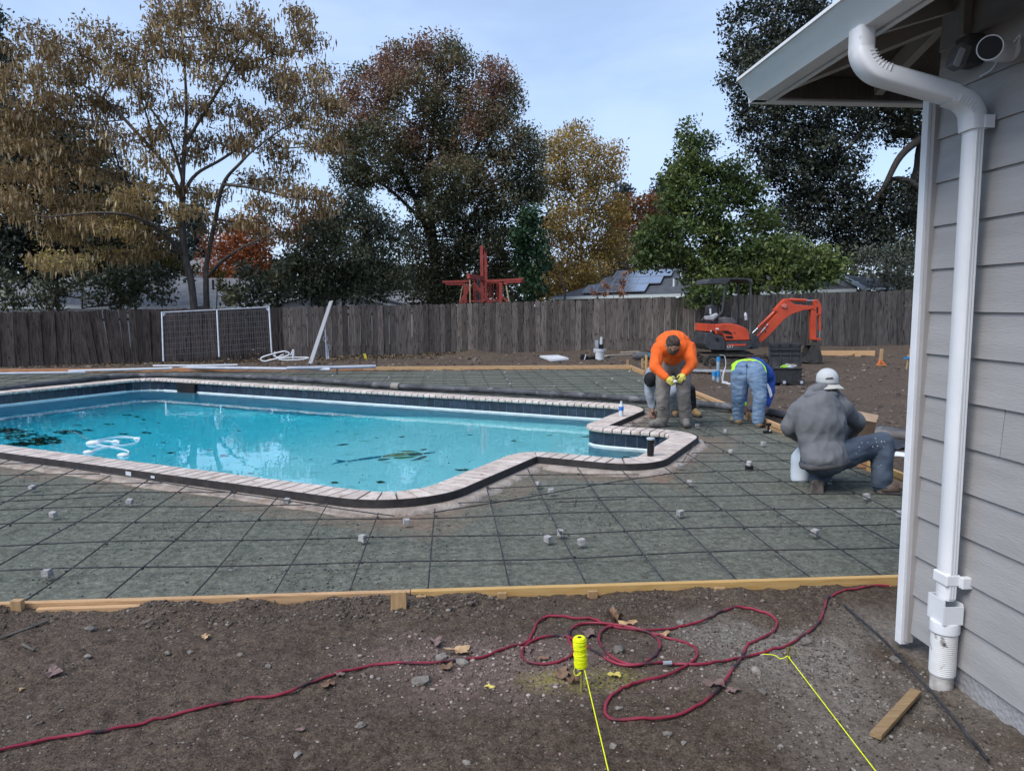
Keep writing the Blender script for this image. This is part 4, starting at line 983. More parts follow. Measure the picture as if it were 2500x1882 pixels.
def tree(name, label, base, limbs, pads, dens, per, lsize, mat, bmat, seed, group='trees beyond the fence', spread=0.35, r_tip=0.008, expo=0.42, rmax=None,
         droop=0.2, aspect=0.5, flat=1.0, tonefn=None, shell=0.5, step=0.55, sag=0.04, trunk_minr=0.0, wz=0.5, cat='tree', limb_r=None, dm=1.0):
    root = thing(name, label, cat, base, group); rg = np.random.default_rng(seed + 50)
    per = int(per * PMUL); pts, idx = pad_points(pads, dens * DMUL * dm, seed, shell)
    A, par, tips = skeleton(limbs, pts, step, sag, seed, wz)
    fl_ = None
    if limb_r:
        fl_ = []; 
        for q_, li in enumerate(limbs):
            m_ = len(spline(li, 6)); r0, r1 = limb_r[min(q_, len(limb_r) - 1)]; 
            if q_ and len(fl_) + m_ > 0: fl_ += list(np.linspace(r0, r1, m_))[1:] if np.linalg.norm(A[:len(fl_)] - np.array(li[0]), axis=1).min() <= 0.05 else list(np.linspace(r0, r1, m_))
            else: fl_ += list(np.linspace(r0, r1, m_))
        fl_ = np.array(fl_)
    wood_mesh(A, par, r_tip, expo, 'trunk', bmat, root, rmax, minr=trunk_minr, floor=fl_)
    n = len(A); child = np.bincount(par[par >= 0], minlength=n); nl = sum(len(spline(l_, 6)) for l_ in limbs)
    thin = np.arange(nl, n); T = A[thin]
    k = np.repeat(np.arange(len(T)), per); C = T[k] + np.clip(rg.normal(0, 1, (len(k), 3)), -1.5, 1.5) * spread * np.array([1, 1, 0.75])
    D = rand_dirs(rg, len(C), flat, droop); Nn = rand_dirs(rg, len(C)); Nn[:, 2] = np.abs(Nn[:, 2]) + 0.3
    ln = lsize * rg.uniform(0.6, 1.35, len(C)); clump = vnoise(C[:, 0] * 0.9 + C[:, 1] * 0.7, C[:, 2] * 1.1, seed)
    tone = 0.25 + 0.5 * (clump - 0.5) * 1.3 + rg.normal(0.25, 0.17, len(C))
    if tonefn is not None: tone = tonefn(C, tone, rg)
    leaf_mesh('crown', C, D, Nn, ln, ln * aspect, tone, mat, root); NLEAF.append((name, len(C), len(A)))
    return root, A, thin
def zt_(px, y, Y): return at(px, y, Y)
def limb(Y, *pp): return [at(x, y, Y + (d[0] if d else 0)) for x, y, *d in pp]

# 1. wide tree with hanging pods (behind the fence)
ML_POD = leaf_mat('feathery_brown_leaf', [(0.0, (0.0972, 0.0648, 0.02916)), (0.35, (0.2026, 0.1345, 0.05832)), (0.7, (0.2916, 0.2106, 0.08424)), (1.0, (0.3646, 0.2996, 0.0972))], 0.35)
ML_PODS = leaf_mat('tan_seed_pod', [(0.0, (0.17, 0.105, 0.055)), (0.5, (0.30, 0.21, 0.11)), (1.0, (0.58, 0.47, 0.28))], 0.25)
Y1 = 28.6
b1 = at(478, 752, Y1); b1.z = -0.3
limbs1 = [[b1, at(468, 700, Y1), at(450, 620, Y1), at(445, 520, Y1), at(448, 400, Y1), at(455, 280, Y1 + .3), at(450, 150, Y1 + .2), at(440, 50, Y1)],
          [at(505, 752, Y1 + .3), at(503, 690, Y1 + .2), at(505, 640, Y1 + .3), at(525, 540, Y1), at(545, 450, Y1 - .5), at(585, 400, Y1 - 1), at(640, 350, Y1 - 1.2), at(740, 280, Y1 - 1)],
          [at(508, 675, Y1 + .2), at(545, 635, Y1 - .6), at(600, 600, Y1 - 1.2), at(670, 570, Y1 - 1.5)],
          [at(450, 625, Y1), at(400, 570, Y1 - .8), at(330, 530, Y1 - 1.6), at(240, 520, Y1 - 2.2), at(120, 530, Y1 - 2.6)],
          [at(447, 480, Y1), at(400, 400, Y1 - .4), at(330, 320, Y1 - .6), at(250, 240, Y1), at(120, 160, Y1 + .4)],
          [at(447, 470, Y1), at(480, 425, Y1), at(540, 390, Y1 + .6), at(620, 335, Y1 + 1), at(720, 250, Y1 + 1), at(760, 230, Y1 + 1)],
          [at(448, 360, Y1), at(490, 290, Y1 + .2), at(540, 210, Y1), at(600, 110, Y1), at(660, 70, Y1)],
          [at(447, 440, Y1), at(410, 330, Y1 + .6), at(350, 240, Y1 + 1), at(290, 150, Y1 + 1)],
          [at(545, 450, Y1 - .5), at(620, 460, Y1 - 1), at(700, 480, Y1 - 1.2), at(790, 490, Y1 - 1)],
          [at(448, 540, Y1), at(360, 470, Y1 + 1), at(250, 420, Y1 + 1.4), at(80, 370, Y1 + 1)]]
pads1 = []
for x, y, rx, ry in [(420, 15, 45, 14), (470, 25, 50, 15), (385, 40, 28, 10), (505, 12, 25, 10), (470, 75, 80, 14), (550, 70, 60, 14), (625, 55, 28, 14), (360, 95, 60, 14), (250, 90, 45, 13), (120, 100, 55, 14), (80, 130, 45, 12), (730, 60, 28, 18),
                     (680, 110, 40, 14), (755, 100, 45, 13), (640, 90, 40, 14), (180, 135, 70, 14), (280, 140, 80, 15), (400, 130, 70, 13), (520, 125, 80, 13), (600, 150, 60, 12), (30, 185, 70, 14), (120, 180, 80, 15), (230, 190, 80, 13), (330, 195, 70, 13), (520, 190, 50, 10), (650, 190, 70, 12),
                     (740, 190, 70, 13), (790, 185, 38, 12), (60, 235, 90, 15), (170, 240, 80, 14), (280, 260, 60, 12), (690, 225, 50, 10), (760, 245, 70, 12), (810, 265, 40, 11), (30, 290, 80, 15), (120, 300, 80, 15), (220, 310, 70, 13), (380, 250, 50, 10), (470, 260, 60, 10), (560, 270, 60, 10),
                     (620, 300, 70, 11), (700, 290, 60, 10), (780, 300, 50, 10), (20, 350, 80, 15), (110, 365, 90, 15), (220, 360, 70, 13), (320, 340, 60, 11), (430, 330, 60, 10), (530, 340, 70, 11), (640, 355, 90, 13), (750, 355, 70, 12), (830, 350, 40, 10), (40, 420, 90, 15), (150, 430, 90, 14), (260, 420, 60, 12),
                     (370, 400, 50, 9), (480, 380, 50, 9), (700, 395, 50, 9), (60, 490, 100, 14), (180, 490, 80, 14), (300, 480, 60, 11), (400, 460, 60, 10), (500, 470, 60, 9), (600, 440, 60, 9), (680, 440, 40, 9), (740, 470, 60, 10), (800, 480, 40, 9), (100, 535, 110, 12), (250, 530, 90, 12), (360, 520, 70, 11),
                     (460, 515, 50, 9), (640, 500, 40, 8), (690, 520, 50, 8), (780, 510, 35, 8), (150, 575, 80, 10), (290, 560, 80, 11), (380, 570, 60, 9), (470, 560, 40, 8), (560, 545, 40, 7), (120, 640, 30, 14), (170, 640, 50, 10), (270, 620, 70, 9), (350, 610, 50, 9), (620, 540, 50, 8), (680, 575, 60, 8)]:
    Yd = Y1 + rnd.uniform(-1.6, 1.2) - (1.0 if (x < 380 and y > 420) else 0)
    pads1.append((x, y, rx, ry, Yd, 0.9 + rnd.random() * 0.7))
def tone1(C, tone, rg):
    yel = np.clip((-4.5 - C[:, 0]) / 5, 0, 1) * np.clip((6.5 - C[:, 2]) / 4, 0, 1); return tone * (0.75 + 0 * yel) + 0.33 * yel
root1, A1, thin1 = tree('pod_tree', 'wide spreading tree with brown leaves and hanging tan seed pods', b1, limbs1, pads1, 10.5, 25, 0.125, ML_POD, M_BARK, 11, dm=1.75, spread=0.23, limb_r=[(.125, .03), (.115, .025), (.07, .03), (.085, .025), (.08, .02), (.07, .02), (.06, .02), (.06, .02), (.06, .02), (.07, .02)], r_tip=0.011, expo=0.44, rmax=0.30, droop=0.55, aspect=0.42, tonefn=tone1, shell=0.2, step=0.5, sag=0.02)
rg = np.random.default_rng(5); T = A1[thin1]; k = rg.integers(0, len(T), 8500); C = T[k] + rg.normal(0, 0.24, (len(k), 3)) * np.array([1, 1, 0.6]); C[:, 2] -= 0.12
D = rg.normal(0, 0.16, (len(C), 3)); D[:, 2] = -1; Nn = rand_dirs(rg, len(C)); Nn[:, 2] *= 0.2
leaf_mesh('seed_pods', C, D, Nn, rg.uniform(0.22, 0.36, len(C)), rg.uniform(0.055, 0.085, len(C)), np.clip(rg.normal(0.32, 0.2, len(C)) + 0.45 * (rg.random(len(C)) < 0.16) + 0.12 * np.clip((-4 - C[:, 0]) / 5, 0, 1), 0, 1), ML_PODS, root1)

# 2. big domed evergreen in the middle
ML_DOME = leaf_mat('bronze_green_leaf', [(0.0, (0.04004, 0.04576, 0.02574)), (0.35, (0.08294, 0.08866, 0.04862)), (0.6, (0.143, 0.1316, 0.06864)), (0.8, (0.2002, 0.1216, 0.07865)), (1.0, (0.2574, 0.143, 0.1001))], 0.25)
Y2 = 35.0; b2 = at(1055, 752, Y2); b2.z = -0.2
limbs2 = [[b2, at(1060, 640, Y2), at(1050, 520, Y2), at(1045, 420, Y2), at(1060, 300, Y2), at(1070, 160, Y2)],
          [at(1055, 600, Y2), at(1010, 480, Y2 + .5), at(950, 360, Y2), at(900, 240, Y2)], [at(1050, 520, Y2), at(1130, 420, Y2 - .5), at(1190, 300, Y2), at(1215, 220, Y2)],
          [at(1110, 700, Y2 - .5), at(1120, 600, Y2 - .5), at(1180, 480, Y2 - 1), at(1250, 400, Y2 - 1)], [at(1050, 560, Y2), at(960, 470, Y2 - 1), at(880, 420, Y2 - 1)]]
pads2 = [(x, y, rx, ry, Y2 + d, r) for x, y, rx, ry, d, r in [(1065, 130, 60, 40, 0, 1.6), (990, 160, 70, 50, .3, 2), (1110, 170, 50, 45, -.2, 1.6), (910, 220, 70, 55, 0, 2), (1010, 240, 80, 60, -.8, 2), (1090, 260, 70, 60, .6, 2), (1205, 200, 45, 45, 0, 1.6), (1230, 250, 45, 50, .3, 1.8), (1170, 270, 50, 50, -.6, 2),
         (870, 300, 55, 50, 0, 2), (950, 330, 80, 55, -1, 2.2), (1050, 360, 80, 60, .5, 2.4), (1140, 350, 70, 60, 0, 2.4), (1230, 340, 55, 55, -.4, 2), (1285, 370, 40, 55, 0, 1.6), (850, 380, 45, 50, .4, 1.8), (920, 410, 70, 45, -1, 2), (1010, 440, 70, 50, 1, 2.4), (1110, 440, 80, 55, -1.2, 2.4), (1200, 430, 70, 55, 0, 2.4), (1290, 440, 45, 45, 0, 1.8),
         (870, 440, 50, 30, .5, 1.6), (1150, 510, 80, 45, .4, 2.2), (1070, 520, 60, 45, -1, 2), (1240, 500, 60, 40, 0, 2), (1180, 590, 70, 50, -.5, 2), (1110, 600, 60, 55, .5, 2), (1230, 600, 50, 60, .2, 1.8), (1060, 640, 70, 50, 0, 2), (1150, 670, 80, 45, 0, 2), (1030, 700, 60, 40, -.4, 1.8), (1100, 720, 80, 30, 0, 2), (1215, 680, 50, 45, 0, 1.8), (1010, 580, 40, 40, .6, 1.6), (1310, 470, 30, 20, 0, 1.2)]]
def tone2(C, tone, rg):
    h = np.clip((C[:, 2] - 3.5) / 7.5, 0, 1); red = fbm(C[:, 0] * 0.5 + 3, C[:, 2] * 0.5, 2, 77.0); return 0.55 * tone + 0.1 + 0.62 * h * np.clip((red - 0.36) * 3, 0, 1) - 0.08 * (1 - h)
tree('domed_tree', 'large domed evergreen tree with bronze top behind the red play tower', b2, limbs2, pads2, 19, 28, 0.14, ML_DOME, M_BARKD, 22, spread=0.30, limb_r=[(.25, .04), (.14, .03), (.14, .03), (.12, .03), (.1, .03)], r_tip=0.010, expo=0.40, rmax=0.3, droop=0.25, aspect=0.5, tonefn=tone2, shell=0.6, step=0.6)

# 3. dense shrub tree left of it
ML_SHRUB = leaf_mat('dark_glossy_leaf', [(0.0, (0.0286, 0.0364, 0.0234)), (0.5, (0.0728, 0.0858, 0.052)), (0.85, (0.143, 0.1495, 0.0858)), (1.0, (0.221, 0.195, 0.0975))], 0.2, 0.4)
Y3 = 30.2; b3 = at(840, 752, Y3); b3.z = -0.15
limbs3 = [[b3, at(838, 700, Y3), at(845, 640, Y3), at(850, 560, Y3)], [at(760, 750, Y3), at(762, 690, Y3), at(775, 620, Y3)], [at(900, 750, Y3), at(912, 690, Y3), at(920, 630, Y3)], [at(868, 750, Y3), at(895, 680, Y3 - .3), at(900, 600, Y3)]]
pads3 = [(x, y, rx, ry, Y3 + d, r) for x, y, rx, ry, d, r in [(860, 505, 60, 30, 0, 1.2), (800, 540, 50, 30, .4, 1.3), (910, 540, 55, 35, -.3, 1.3), (850, 570, 80, 40, 0, 1.6), (770, 590, 50, 40, .3, 1.4), (930, 600, 50, 45, 0, 1.5), (840, 630, 90, 40, -.4, 1.8), (760, 650, 60, 40, 0, 1.5), (900, 660, 80, 35, 0, 1.7), (820, 690, 90, 28, 0, 1.7), (740, 690, 40, 30, 0, 1.2), (960, 680, 35, 40, .3, 1.2), (900, 715, 60, 18, 0, 1.3), (790, 715, 60, 18, 0, 1.3)]]
tree('shrub_tree', 'dense dark multi-stemmed shrub tree above the leaning grey plank', b3, limbs3, pads3, 17, 15, 0.17, ML_SHRUB, M_BARKD, 33, dm=1.8, spread=0.28, r_tip=0.009, expo=0.4, rmax=0.1, droop=0.5, aspect=0.36, shell=0.6, step=0.5)
Y4 = 29.2; b4 = at(640, 752, Y4); b4.z = -0.2
tree('leafy_shrub', 'dark broad-leaved shrub peeping over the fence beside the wire panel', b4, [[b4, at(638, 720, Y4), at(630, 690, Y4)], [at(655, 735, Y4), at(680, 700, Y4), at(690, 670, Y4)]],
     [(600, 665, 25, 20, Y4, .7), (625, 690, 40, 25, Y4, .9), (600, 715, 40, 22, Y4 - .2, .9), (660, 715, 45, 22, Y4, .9), (690, 670, 30, 30, Y4 + .3, .9), (640, 735, 50, 10, Y4, .8), (720, 640, 25, 35, Y4 + .4, .9), (570, 735, 25, 12, Y4, .6)], 16, 12, 0.24, ML_SHRUB, M_BARKD, 34, spread=0.2, droop=0.4, aspect=0.42, step=0.4, group='shrubs behind the fence', cat='shrub')
Y5 = 30.4; b5 = at(300, 752, Y5); b5.z = -0.35
tree('leafy_shrub', 'wide dark shrub with tangled stems behind the dark brown fence', b5, [[b5, at(290, 720, Y5), at(270, 690, Y5)], [at(300, 735, Y5), at(350, 710, Y5), at(385, 690, Y5)], [at(200, 752, Y5), at(200, 700, Y5), at(180, 650, Y5)]],
     [(230, 700, 50, 28, Y5, 1), (300, 690, 60, 25, Y5, 1), (370, 690, 45, 25, Y5, 1), (260, 735, 70, 16, Y5, 1), (350, 730, 60, 18, Y5, 1), (330, 660, 60, 25, Y5 + .4, 1), (110, 720, 40, 28, Y5, 1), (140, 690, 35, 25, Y5, .8), (95, 740, 50, 12, Y5, .8), (10, 700, 30, 30, Y5, 1), (15, 735, 35, 14, Y5, .8), (400, 720, 22, 15, Y5 - .2, .6)], 15, 12, 0.22, ML_SHRUB, M_BARKD, 35, spread=0.22, droop=0.35, aspect=0.42, step=0.4, group='shrubs behind the fence', cat='shrub')
ML_YG = leaf_mat('yellow_green_leaf', [(0.0, (0.06, 0.06, 0.012)), (0.6, (0.13, 0.12, 0.022)), (1.0, (0.2, 0.16, 0.03))], 0.35)
Y6 = 29.4; b6 = at(520, 752, Y6); b6.z = -0.2
tree('young_tree', 'small yellow-green spray of leaves between the two pod tree trunks and the fence', b6, [[b6, at(530, 700, Y6), at(525, 670, Y6)]], [(530, 665, 22, 15, Y6, .4), (550, 690, 18, 18, Y6, .4), (565, 720, 15, 20, Y6, .4), (470, 660, 25, 12, Y6, .4), (430, 650, 25, 15, Y6, .4)], 13, 10, 0.2, ML_YG, M_BARK, 36, spread=0.14, droop=0.6, aspect=0.4, step=0.4, group='shrubs behind the fence', cat='shrub')

# 4. dark evergreens behind the pod tree
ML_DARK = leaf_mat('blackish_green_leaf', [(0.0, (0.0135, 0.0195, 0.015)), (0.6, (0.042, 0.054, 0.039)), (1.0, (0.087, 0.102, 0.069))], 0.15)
Y7 = 35.5
def evergreen(px, label, pads, seed, Y=Y7, lim=None, mat=None, ls=0.24, per=13, dens=14, bm=None):
    b = at(px, 752, Y); b.z = -0.3
    L0 = [[b, at(px - 3, 650, Y), at(px, 560, Y), at(px + 3, 450, Y)]] if lim is None else lim(b)
    return tree('evergreen_tree', label, b, L0, [(x, y, rx, ry, Y + d, r) for x, y, rx, ry, d, r in pads], dens, per, ls, mat or ML_DARK, bm or M_BARKD, seed, dm=1.6, spread=0.4, droop=0.3, aspect=0.5, step=0.7, rmax=0.28)
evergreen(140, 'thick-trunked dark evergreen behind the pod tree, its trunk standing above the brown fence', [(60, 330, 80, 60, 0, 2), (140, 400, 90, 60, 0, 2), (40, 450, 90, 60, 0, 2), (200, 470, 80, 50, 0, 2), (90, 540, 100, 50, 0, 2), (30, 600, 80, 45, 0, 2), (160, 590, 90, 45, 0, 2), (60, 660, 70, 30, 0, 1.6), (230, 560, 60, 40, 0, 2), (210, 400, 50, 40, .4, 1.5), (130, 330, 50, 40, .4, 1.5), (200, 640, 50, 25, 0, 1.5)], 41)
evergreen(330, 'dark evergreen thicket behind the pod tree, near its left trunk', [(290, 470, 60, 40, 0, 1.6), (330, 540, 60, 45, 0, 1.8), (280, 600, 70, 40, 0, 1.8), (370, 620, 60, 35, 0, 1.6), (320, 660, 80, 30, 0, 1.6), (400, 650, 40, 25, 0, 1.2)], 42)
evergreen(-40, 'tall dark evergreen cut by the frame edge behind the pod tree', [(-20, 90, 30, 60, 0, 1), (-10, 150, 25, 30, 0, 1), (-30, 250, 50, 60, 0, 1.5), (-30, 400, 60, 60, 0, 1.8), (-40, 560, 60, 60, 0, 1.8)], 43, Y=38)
# 5. autumn trees far behind
ML_ORANGE = leaf_mat('orange_leaf', [(0.0, (0.12, 0.036, 0.0144)), (0.5, (0.252, 0.0768, 0.0264)), (1.0, (0.408, 0.156, 0.048))], 0.35)
ML_GOLD = leaf_mat('gold_leaf', [(0.0, (0.132, 0.0936, 0.0312)), (0.5, (0.324, 0.222, 0.066)), (1.0, (0.504, 0.36, 0.108))], 0.35)
Y8 = 48.0; b8 = at(600, 752, Y8); b8.z = -0.2
tree('orange_tree', 'orange autumn tree far behind the pod tree trunks', b8, [[b8, at(598, 690, Y8), at(595, 620, Y8)]], [(560, 600, 45, 45, Y8, 2), (610, 580, 50, 45, Y8, 2), (560, 650, 50, 40, Y8, 2), (620, 640, 50, 45, Y8, 2), (590, 555, 35, 25, Y8, 1.5), (640, 680, 30, 25, Y8, 1.5), (530, 680, 30, 25, Y8, 1.5), (740, 570, 40, 35, Y8 + 1, 1.6), (770, 540, 30, 30, Y8 + 1, 1.6)], 11, 13, 0.25, ML_ORANGE, M_BARK, 51, spread=0.45, droop=0.2, step=0.8)
Y9 = 43.0; b9 = at(1418, 752, Y9); b9.z = 0
lim9 = [[b9, at(1420, 640, Y9), at(1415, 520, Y9), at(1405, 400, Y9), at(1400, 320, Y9)], [at(1418, 600, Y9), at(1450, 500, Y9), at(1480, 400, Y9), at(1495, 350, Y9)], [at(1418, 620, Y9), at(1370, 520, Y9), at(1350, 420, Y9), at(1340, 340, Y9)], [at(1418, 640, Y9), at(1360, 600, Y9), at(1330, 560, Y9)], [at(1418, 640, Y9), at(1470, 580, Y9), at(1510, 540, Y9)]]
tree('gold_tree', 'tall golden autumn tree with upright bare twigs between the domed tree and the solar roof', b9, lim9, [(x, y, rx, ry, Y9 + rnd.uniform(-1, 1), r) for x, y, rx, ry, r in [(1405, 330, 35, 30, 1.4), (1350, 350, 28, 30, 1.2), (1400, 380, 50, 35, 1.8), (1455, 370, 28, 30, 1.3), (1500, 385, 22, 30, 1.2), (1350, 410, 40, 40, 1.6), (1480, 430, 40, 35, 1.6), (1420, 440, 60, 40, 2), (1360, 480, 50, 40, 1.8), (1450, 500, 60, 40, 2), (1390, 550, 70, 40, 2.2), (1490, 520, 45, 40, 1.8), (1340, 560, 40, 45, 1.6), (1450, 590, 70, 40, 2.2), (1360, 620, 60, 40, 2), (1340, 690, 40, 40, 1.6), (1430, 660, 60, 40, 2), (1500, 610, 50, 45, 1.8), (1390, 700, 60, 35, 1.8)]], 14, 13, 0.17, ML_GOLD, M_BARKL, 52, dm=1.45, spread=0.32, droop=0.1, step=0.7, r_tip=0.011, expo=0.4, wz=0.9, shell=0.4)
Y10 = 60.0; b10 = at(1560, 752, Y10); b10.z = 0
tree('rust_tree', 'rust-orange autumn tree far off above the solar roof', b10, [[b10, at(1560, 680, Y10), at(1555, 600, Y10)]], [(1540, 510, 45, 25, Y10, 2), (1590, 505, 40, 25, Y10, 2), (1560, 550, 60, 30, Y10, 2), (1520, 580, 40, 35, Y10, 2), (1580, 600, 45, 40, Y10, 2), (1530, 640, 50, 40, Y10, 2), (1600, 560, 30, 40, Y10, 2)], 9, 12, 0.28, leaf_mat('rust_leaf', [(0.0, (0.07, 0.035, 0.018)), (0.5, (0.17, 0.075, 0.028)), (1.0, (0.30, 0.12, 0.035))], 0.3), M_BARKL, 53, spread=0.5, step=0.9)
tree('bare_thicket', 'brown half-bare thicket over the solar roof ridge', at(1540, 752, 47), [[at(1540, 752, 47), at(1540, 700, 47), at(1535, 650, 47)]], [(1500, 650, 40, 30, 47, 1.5), (1560, 640, 45, 30, 47, 1.5), (1530, 600, 40, 30, 47, 1.5), (1590, 660, 30, 25, 47, 1.5)], 12, 9, 0.2, leaf_mat('dry_leaf', [(0.0, (0.05, 0.04, 0.03)), (1.0, (0.16, 0.12, 0.085))], 0.2), M_BARKL, 54, spread=0.35, r_tip=0.014, step=0.6, cat='shrub')
for px, pl, sd_, lb in ((1515, [(1515, 468, 16, 15, 0, 1.5), (1510, 500, 22, 20, 0, 1.5), (1515, 540, 25, 30, 0, 1.8)], 61, 'far dark conifer top right of the golden tree'), (1630, [(1625, 455, 25, 18, 0, 1.6), (1610, 490, 30, 25, 0, 1.6), (1640, 500, 30, 30, 0, 1.8), (1600, 540, 40, 30, 0, 2)], 62, 'far dark conifer behind the bright green tree'), (1500, [(1505, 690, 30, 30, 0, 1.5), (1500, 640, 20, 30, 0, 1.3)], 63, 'dark conifer beside the brown pole at the solar roof end'), (470, [(465, 560, 30, 40, 0, 1.6), (470, 620, 40, 40, 0, 1.6), (480, 520, 16, 30, 0, 1.3)], 64, 'far dark conifer glimpsed between the pod tree trunks')):
    evergreen(px, lb, pl, sd_, Y=66 if sd_ != 63 else 50, ls=0.36, dens=9, per=12, mat=leaf_mat('far_conifer_%d' % sd_, [(0, (0.02, 0.03, 0.03)), (1, (0.06, 0.08, 0.075))], 0.2))
# ivy column
Y11 = 33.0; b11 = at(1300, 752, Y11); b11.z = 0
tree('ivy_column', 'rounded column of bright dark-green ivy right of the red play tower', b11, [[b11, at(1300, 680, Y11), at(1298, 600, Y11), at(1296, 540, Y11)]], [(1295, 530, 28, 30, Y11, .8), (1300, 580, 34, 40, Y11, .9), (1302, 640, 36, 40, Y11, .9), (1300, 700, 36, 35, Y11, .9), (1270, 600, 20, 50, Y11, .8)], 20, 14, 0.17, leaf_mat('ivy_leaf', [(0.0, (0.0104, 0.026, 0.0156)), (0.5, (0.0312, 0.0715, 0.0338)), (1.0, (0.0715, 0.13, 0.0585))], 0.2, 0.4), M_BARKD, 71, dm=1.8, spread=0.2, droop=0.4, aspect=0.6, shell=0.8, step=0.4)
# 6. bright green tree over the fence at the right
ML_GREEN = leaf_mat('bright_green_leaf', [(0.0, (0.022, 0.038, 0.014)), (0.4, (0.060, 0.092, 0.028)), (0.75, (0.115, 0.155, 0.042)), (1.0, (0.19, 0.215, 0.062))], 0.3, 0.4)
Y12 = 27.6; b12 = at(1850, 740, Y12 + .3); b12.z = 0.2
lim12 = [[b12, at(1840, 680, Y12), at(1800, 600, Y12), at(1740, 520, Y12), at(1690, 420, Y12), at(1675, 320, Y12)], [at(1835, 670, Y12), at(1760, 640, Y12 - .8), at(1660, 610, Y12 - 1), at(1580, 590, Y12 - 1)], [at(1845, 690, Y12), at(1900, 640, Y12 - 1), at(1990, 660, Y12 - 1.2)], [at(1820, 640, Y12), at(1850, 560, Y12), at(1870, 480, Y12)]]
pads12 = [(x, y, rx, ry, Y12 + d, r) for x, y, rx, ry, d, r in [(1678, 310, 9, 20, 0, .4), (1680, 350, 20, 30, 0, .6), (1720, 360, 22, 25, .2, .6), (1670, 400, 35, 25, 0, .8), (1650, 425, 30, 20, 0, .8), (1720, 420, 40, 30, .3, 1), (1780, 420, 40, 30, .3, 1), (1680, 460, 45, 30, -.3, 1), (1640, 490, 30, 20, 0, .9), (1750, 480, 50, 35, 0, 1.2), (1820, 470, 40, 35, .5, 1.2), (1700, 520, 60, 30, -.4, 1.3), (1610, 550, 40, 25, -.5, 1), (1650, 570, 60, 30, -.6, 1.3), (1580, 590, 30, 22, -.8, .9), (1740, 570, 60, 30, -.3, 1.4), (1620, 620, 55, 25, -.8, 1.1), (1590, 640, 35, 20, -.9, .9),
          (1700, 630, 60, 28, -.8, 1.3), (1790, 610, 60, 35, -.5, 1.3), (1850, 540, 40, 40, 0, 1.3), (1860, 620, 60, 30, -.6, 1.3), (1720, 675, 50, 20, -1.2, 1), (1790, 665, 60, 22, -1, 1.2), (1870, 665, 60, 22, -1, 1.2), (1940, 650, 55, 25, -1, 1.2), (1990, 630, 50, 25, -.8, 1.1), (1900, 600, 50, 25, -.4, 1.2), (2010, 670, 45, 18, -1.2, 1), (2040, 650, 25, 18, -1, .8), (1950, 695, 55, 14, -1.4, .9), (1840, 700, 70, 14, -1.3, 1), (1720, 705, 40, 14, -1.8, .8), (1705, 730, 24, 16, -2.6, .6), (1740, 715, 30, 14, -2.4, .7)]]
tree('green_tree', 'bright green leafy tree overhanging the fence behind the excavator', b12, lim12, pads12, 22, 13, 0.165, ML_GREEN, M_BARKD, 81, dm=2.1, spread=0.22, r_tip=0.008, expo=0.42, rmax=0.2, droop=0.25, aspect=0.48, shell=0.6, step=0.4)
# 7. dark oak at the right
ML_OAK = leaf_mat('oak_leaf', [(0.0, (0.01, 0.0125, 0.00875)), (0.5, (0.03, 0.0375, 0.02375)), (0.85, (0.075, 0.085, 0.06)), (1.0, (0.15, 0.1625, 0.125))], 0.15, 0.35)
Y13 = 33.0; b13 = at(2330, 752, Y13); b13.z = 0.4
lim13 = [[b13, at(2310, 650, Y13), at(2270, 560, Y13), at(2225, 480, Y13), at(2240, 420, Y13), at(2250, 350, Y13), at(2300, 200, Y13)], [at(2290, 600, Y13), at(2250, 470, Y13 - 1), at(2180, 440, Y13 - 1), at(2150, 500, Y13 - 1)],
         [at(2260, 330, Y13 - .6), at(2200, 380, Y13 - 1), at(2150, 470, Y13 - 1.4), at(2080, 560, Y13 - 1.4)], [at(2250, 350, Y13), at(2150, 260, Y13), at(2020, 200, Y13), at(1900, 150, Y13)], [at(2150, 260, Y13), at(2050, 380, Y13 - .5), at(1930, 420, Y13)], [at(2050, 380, Y13 - .5), at(1980, 500, Y13), at(1940, 560, Y13)]]
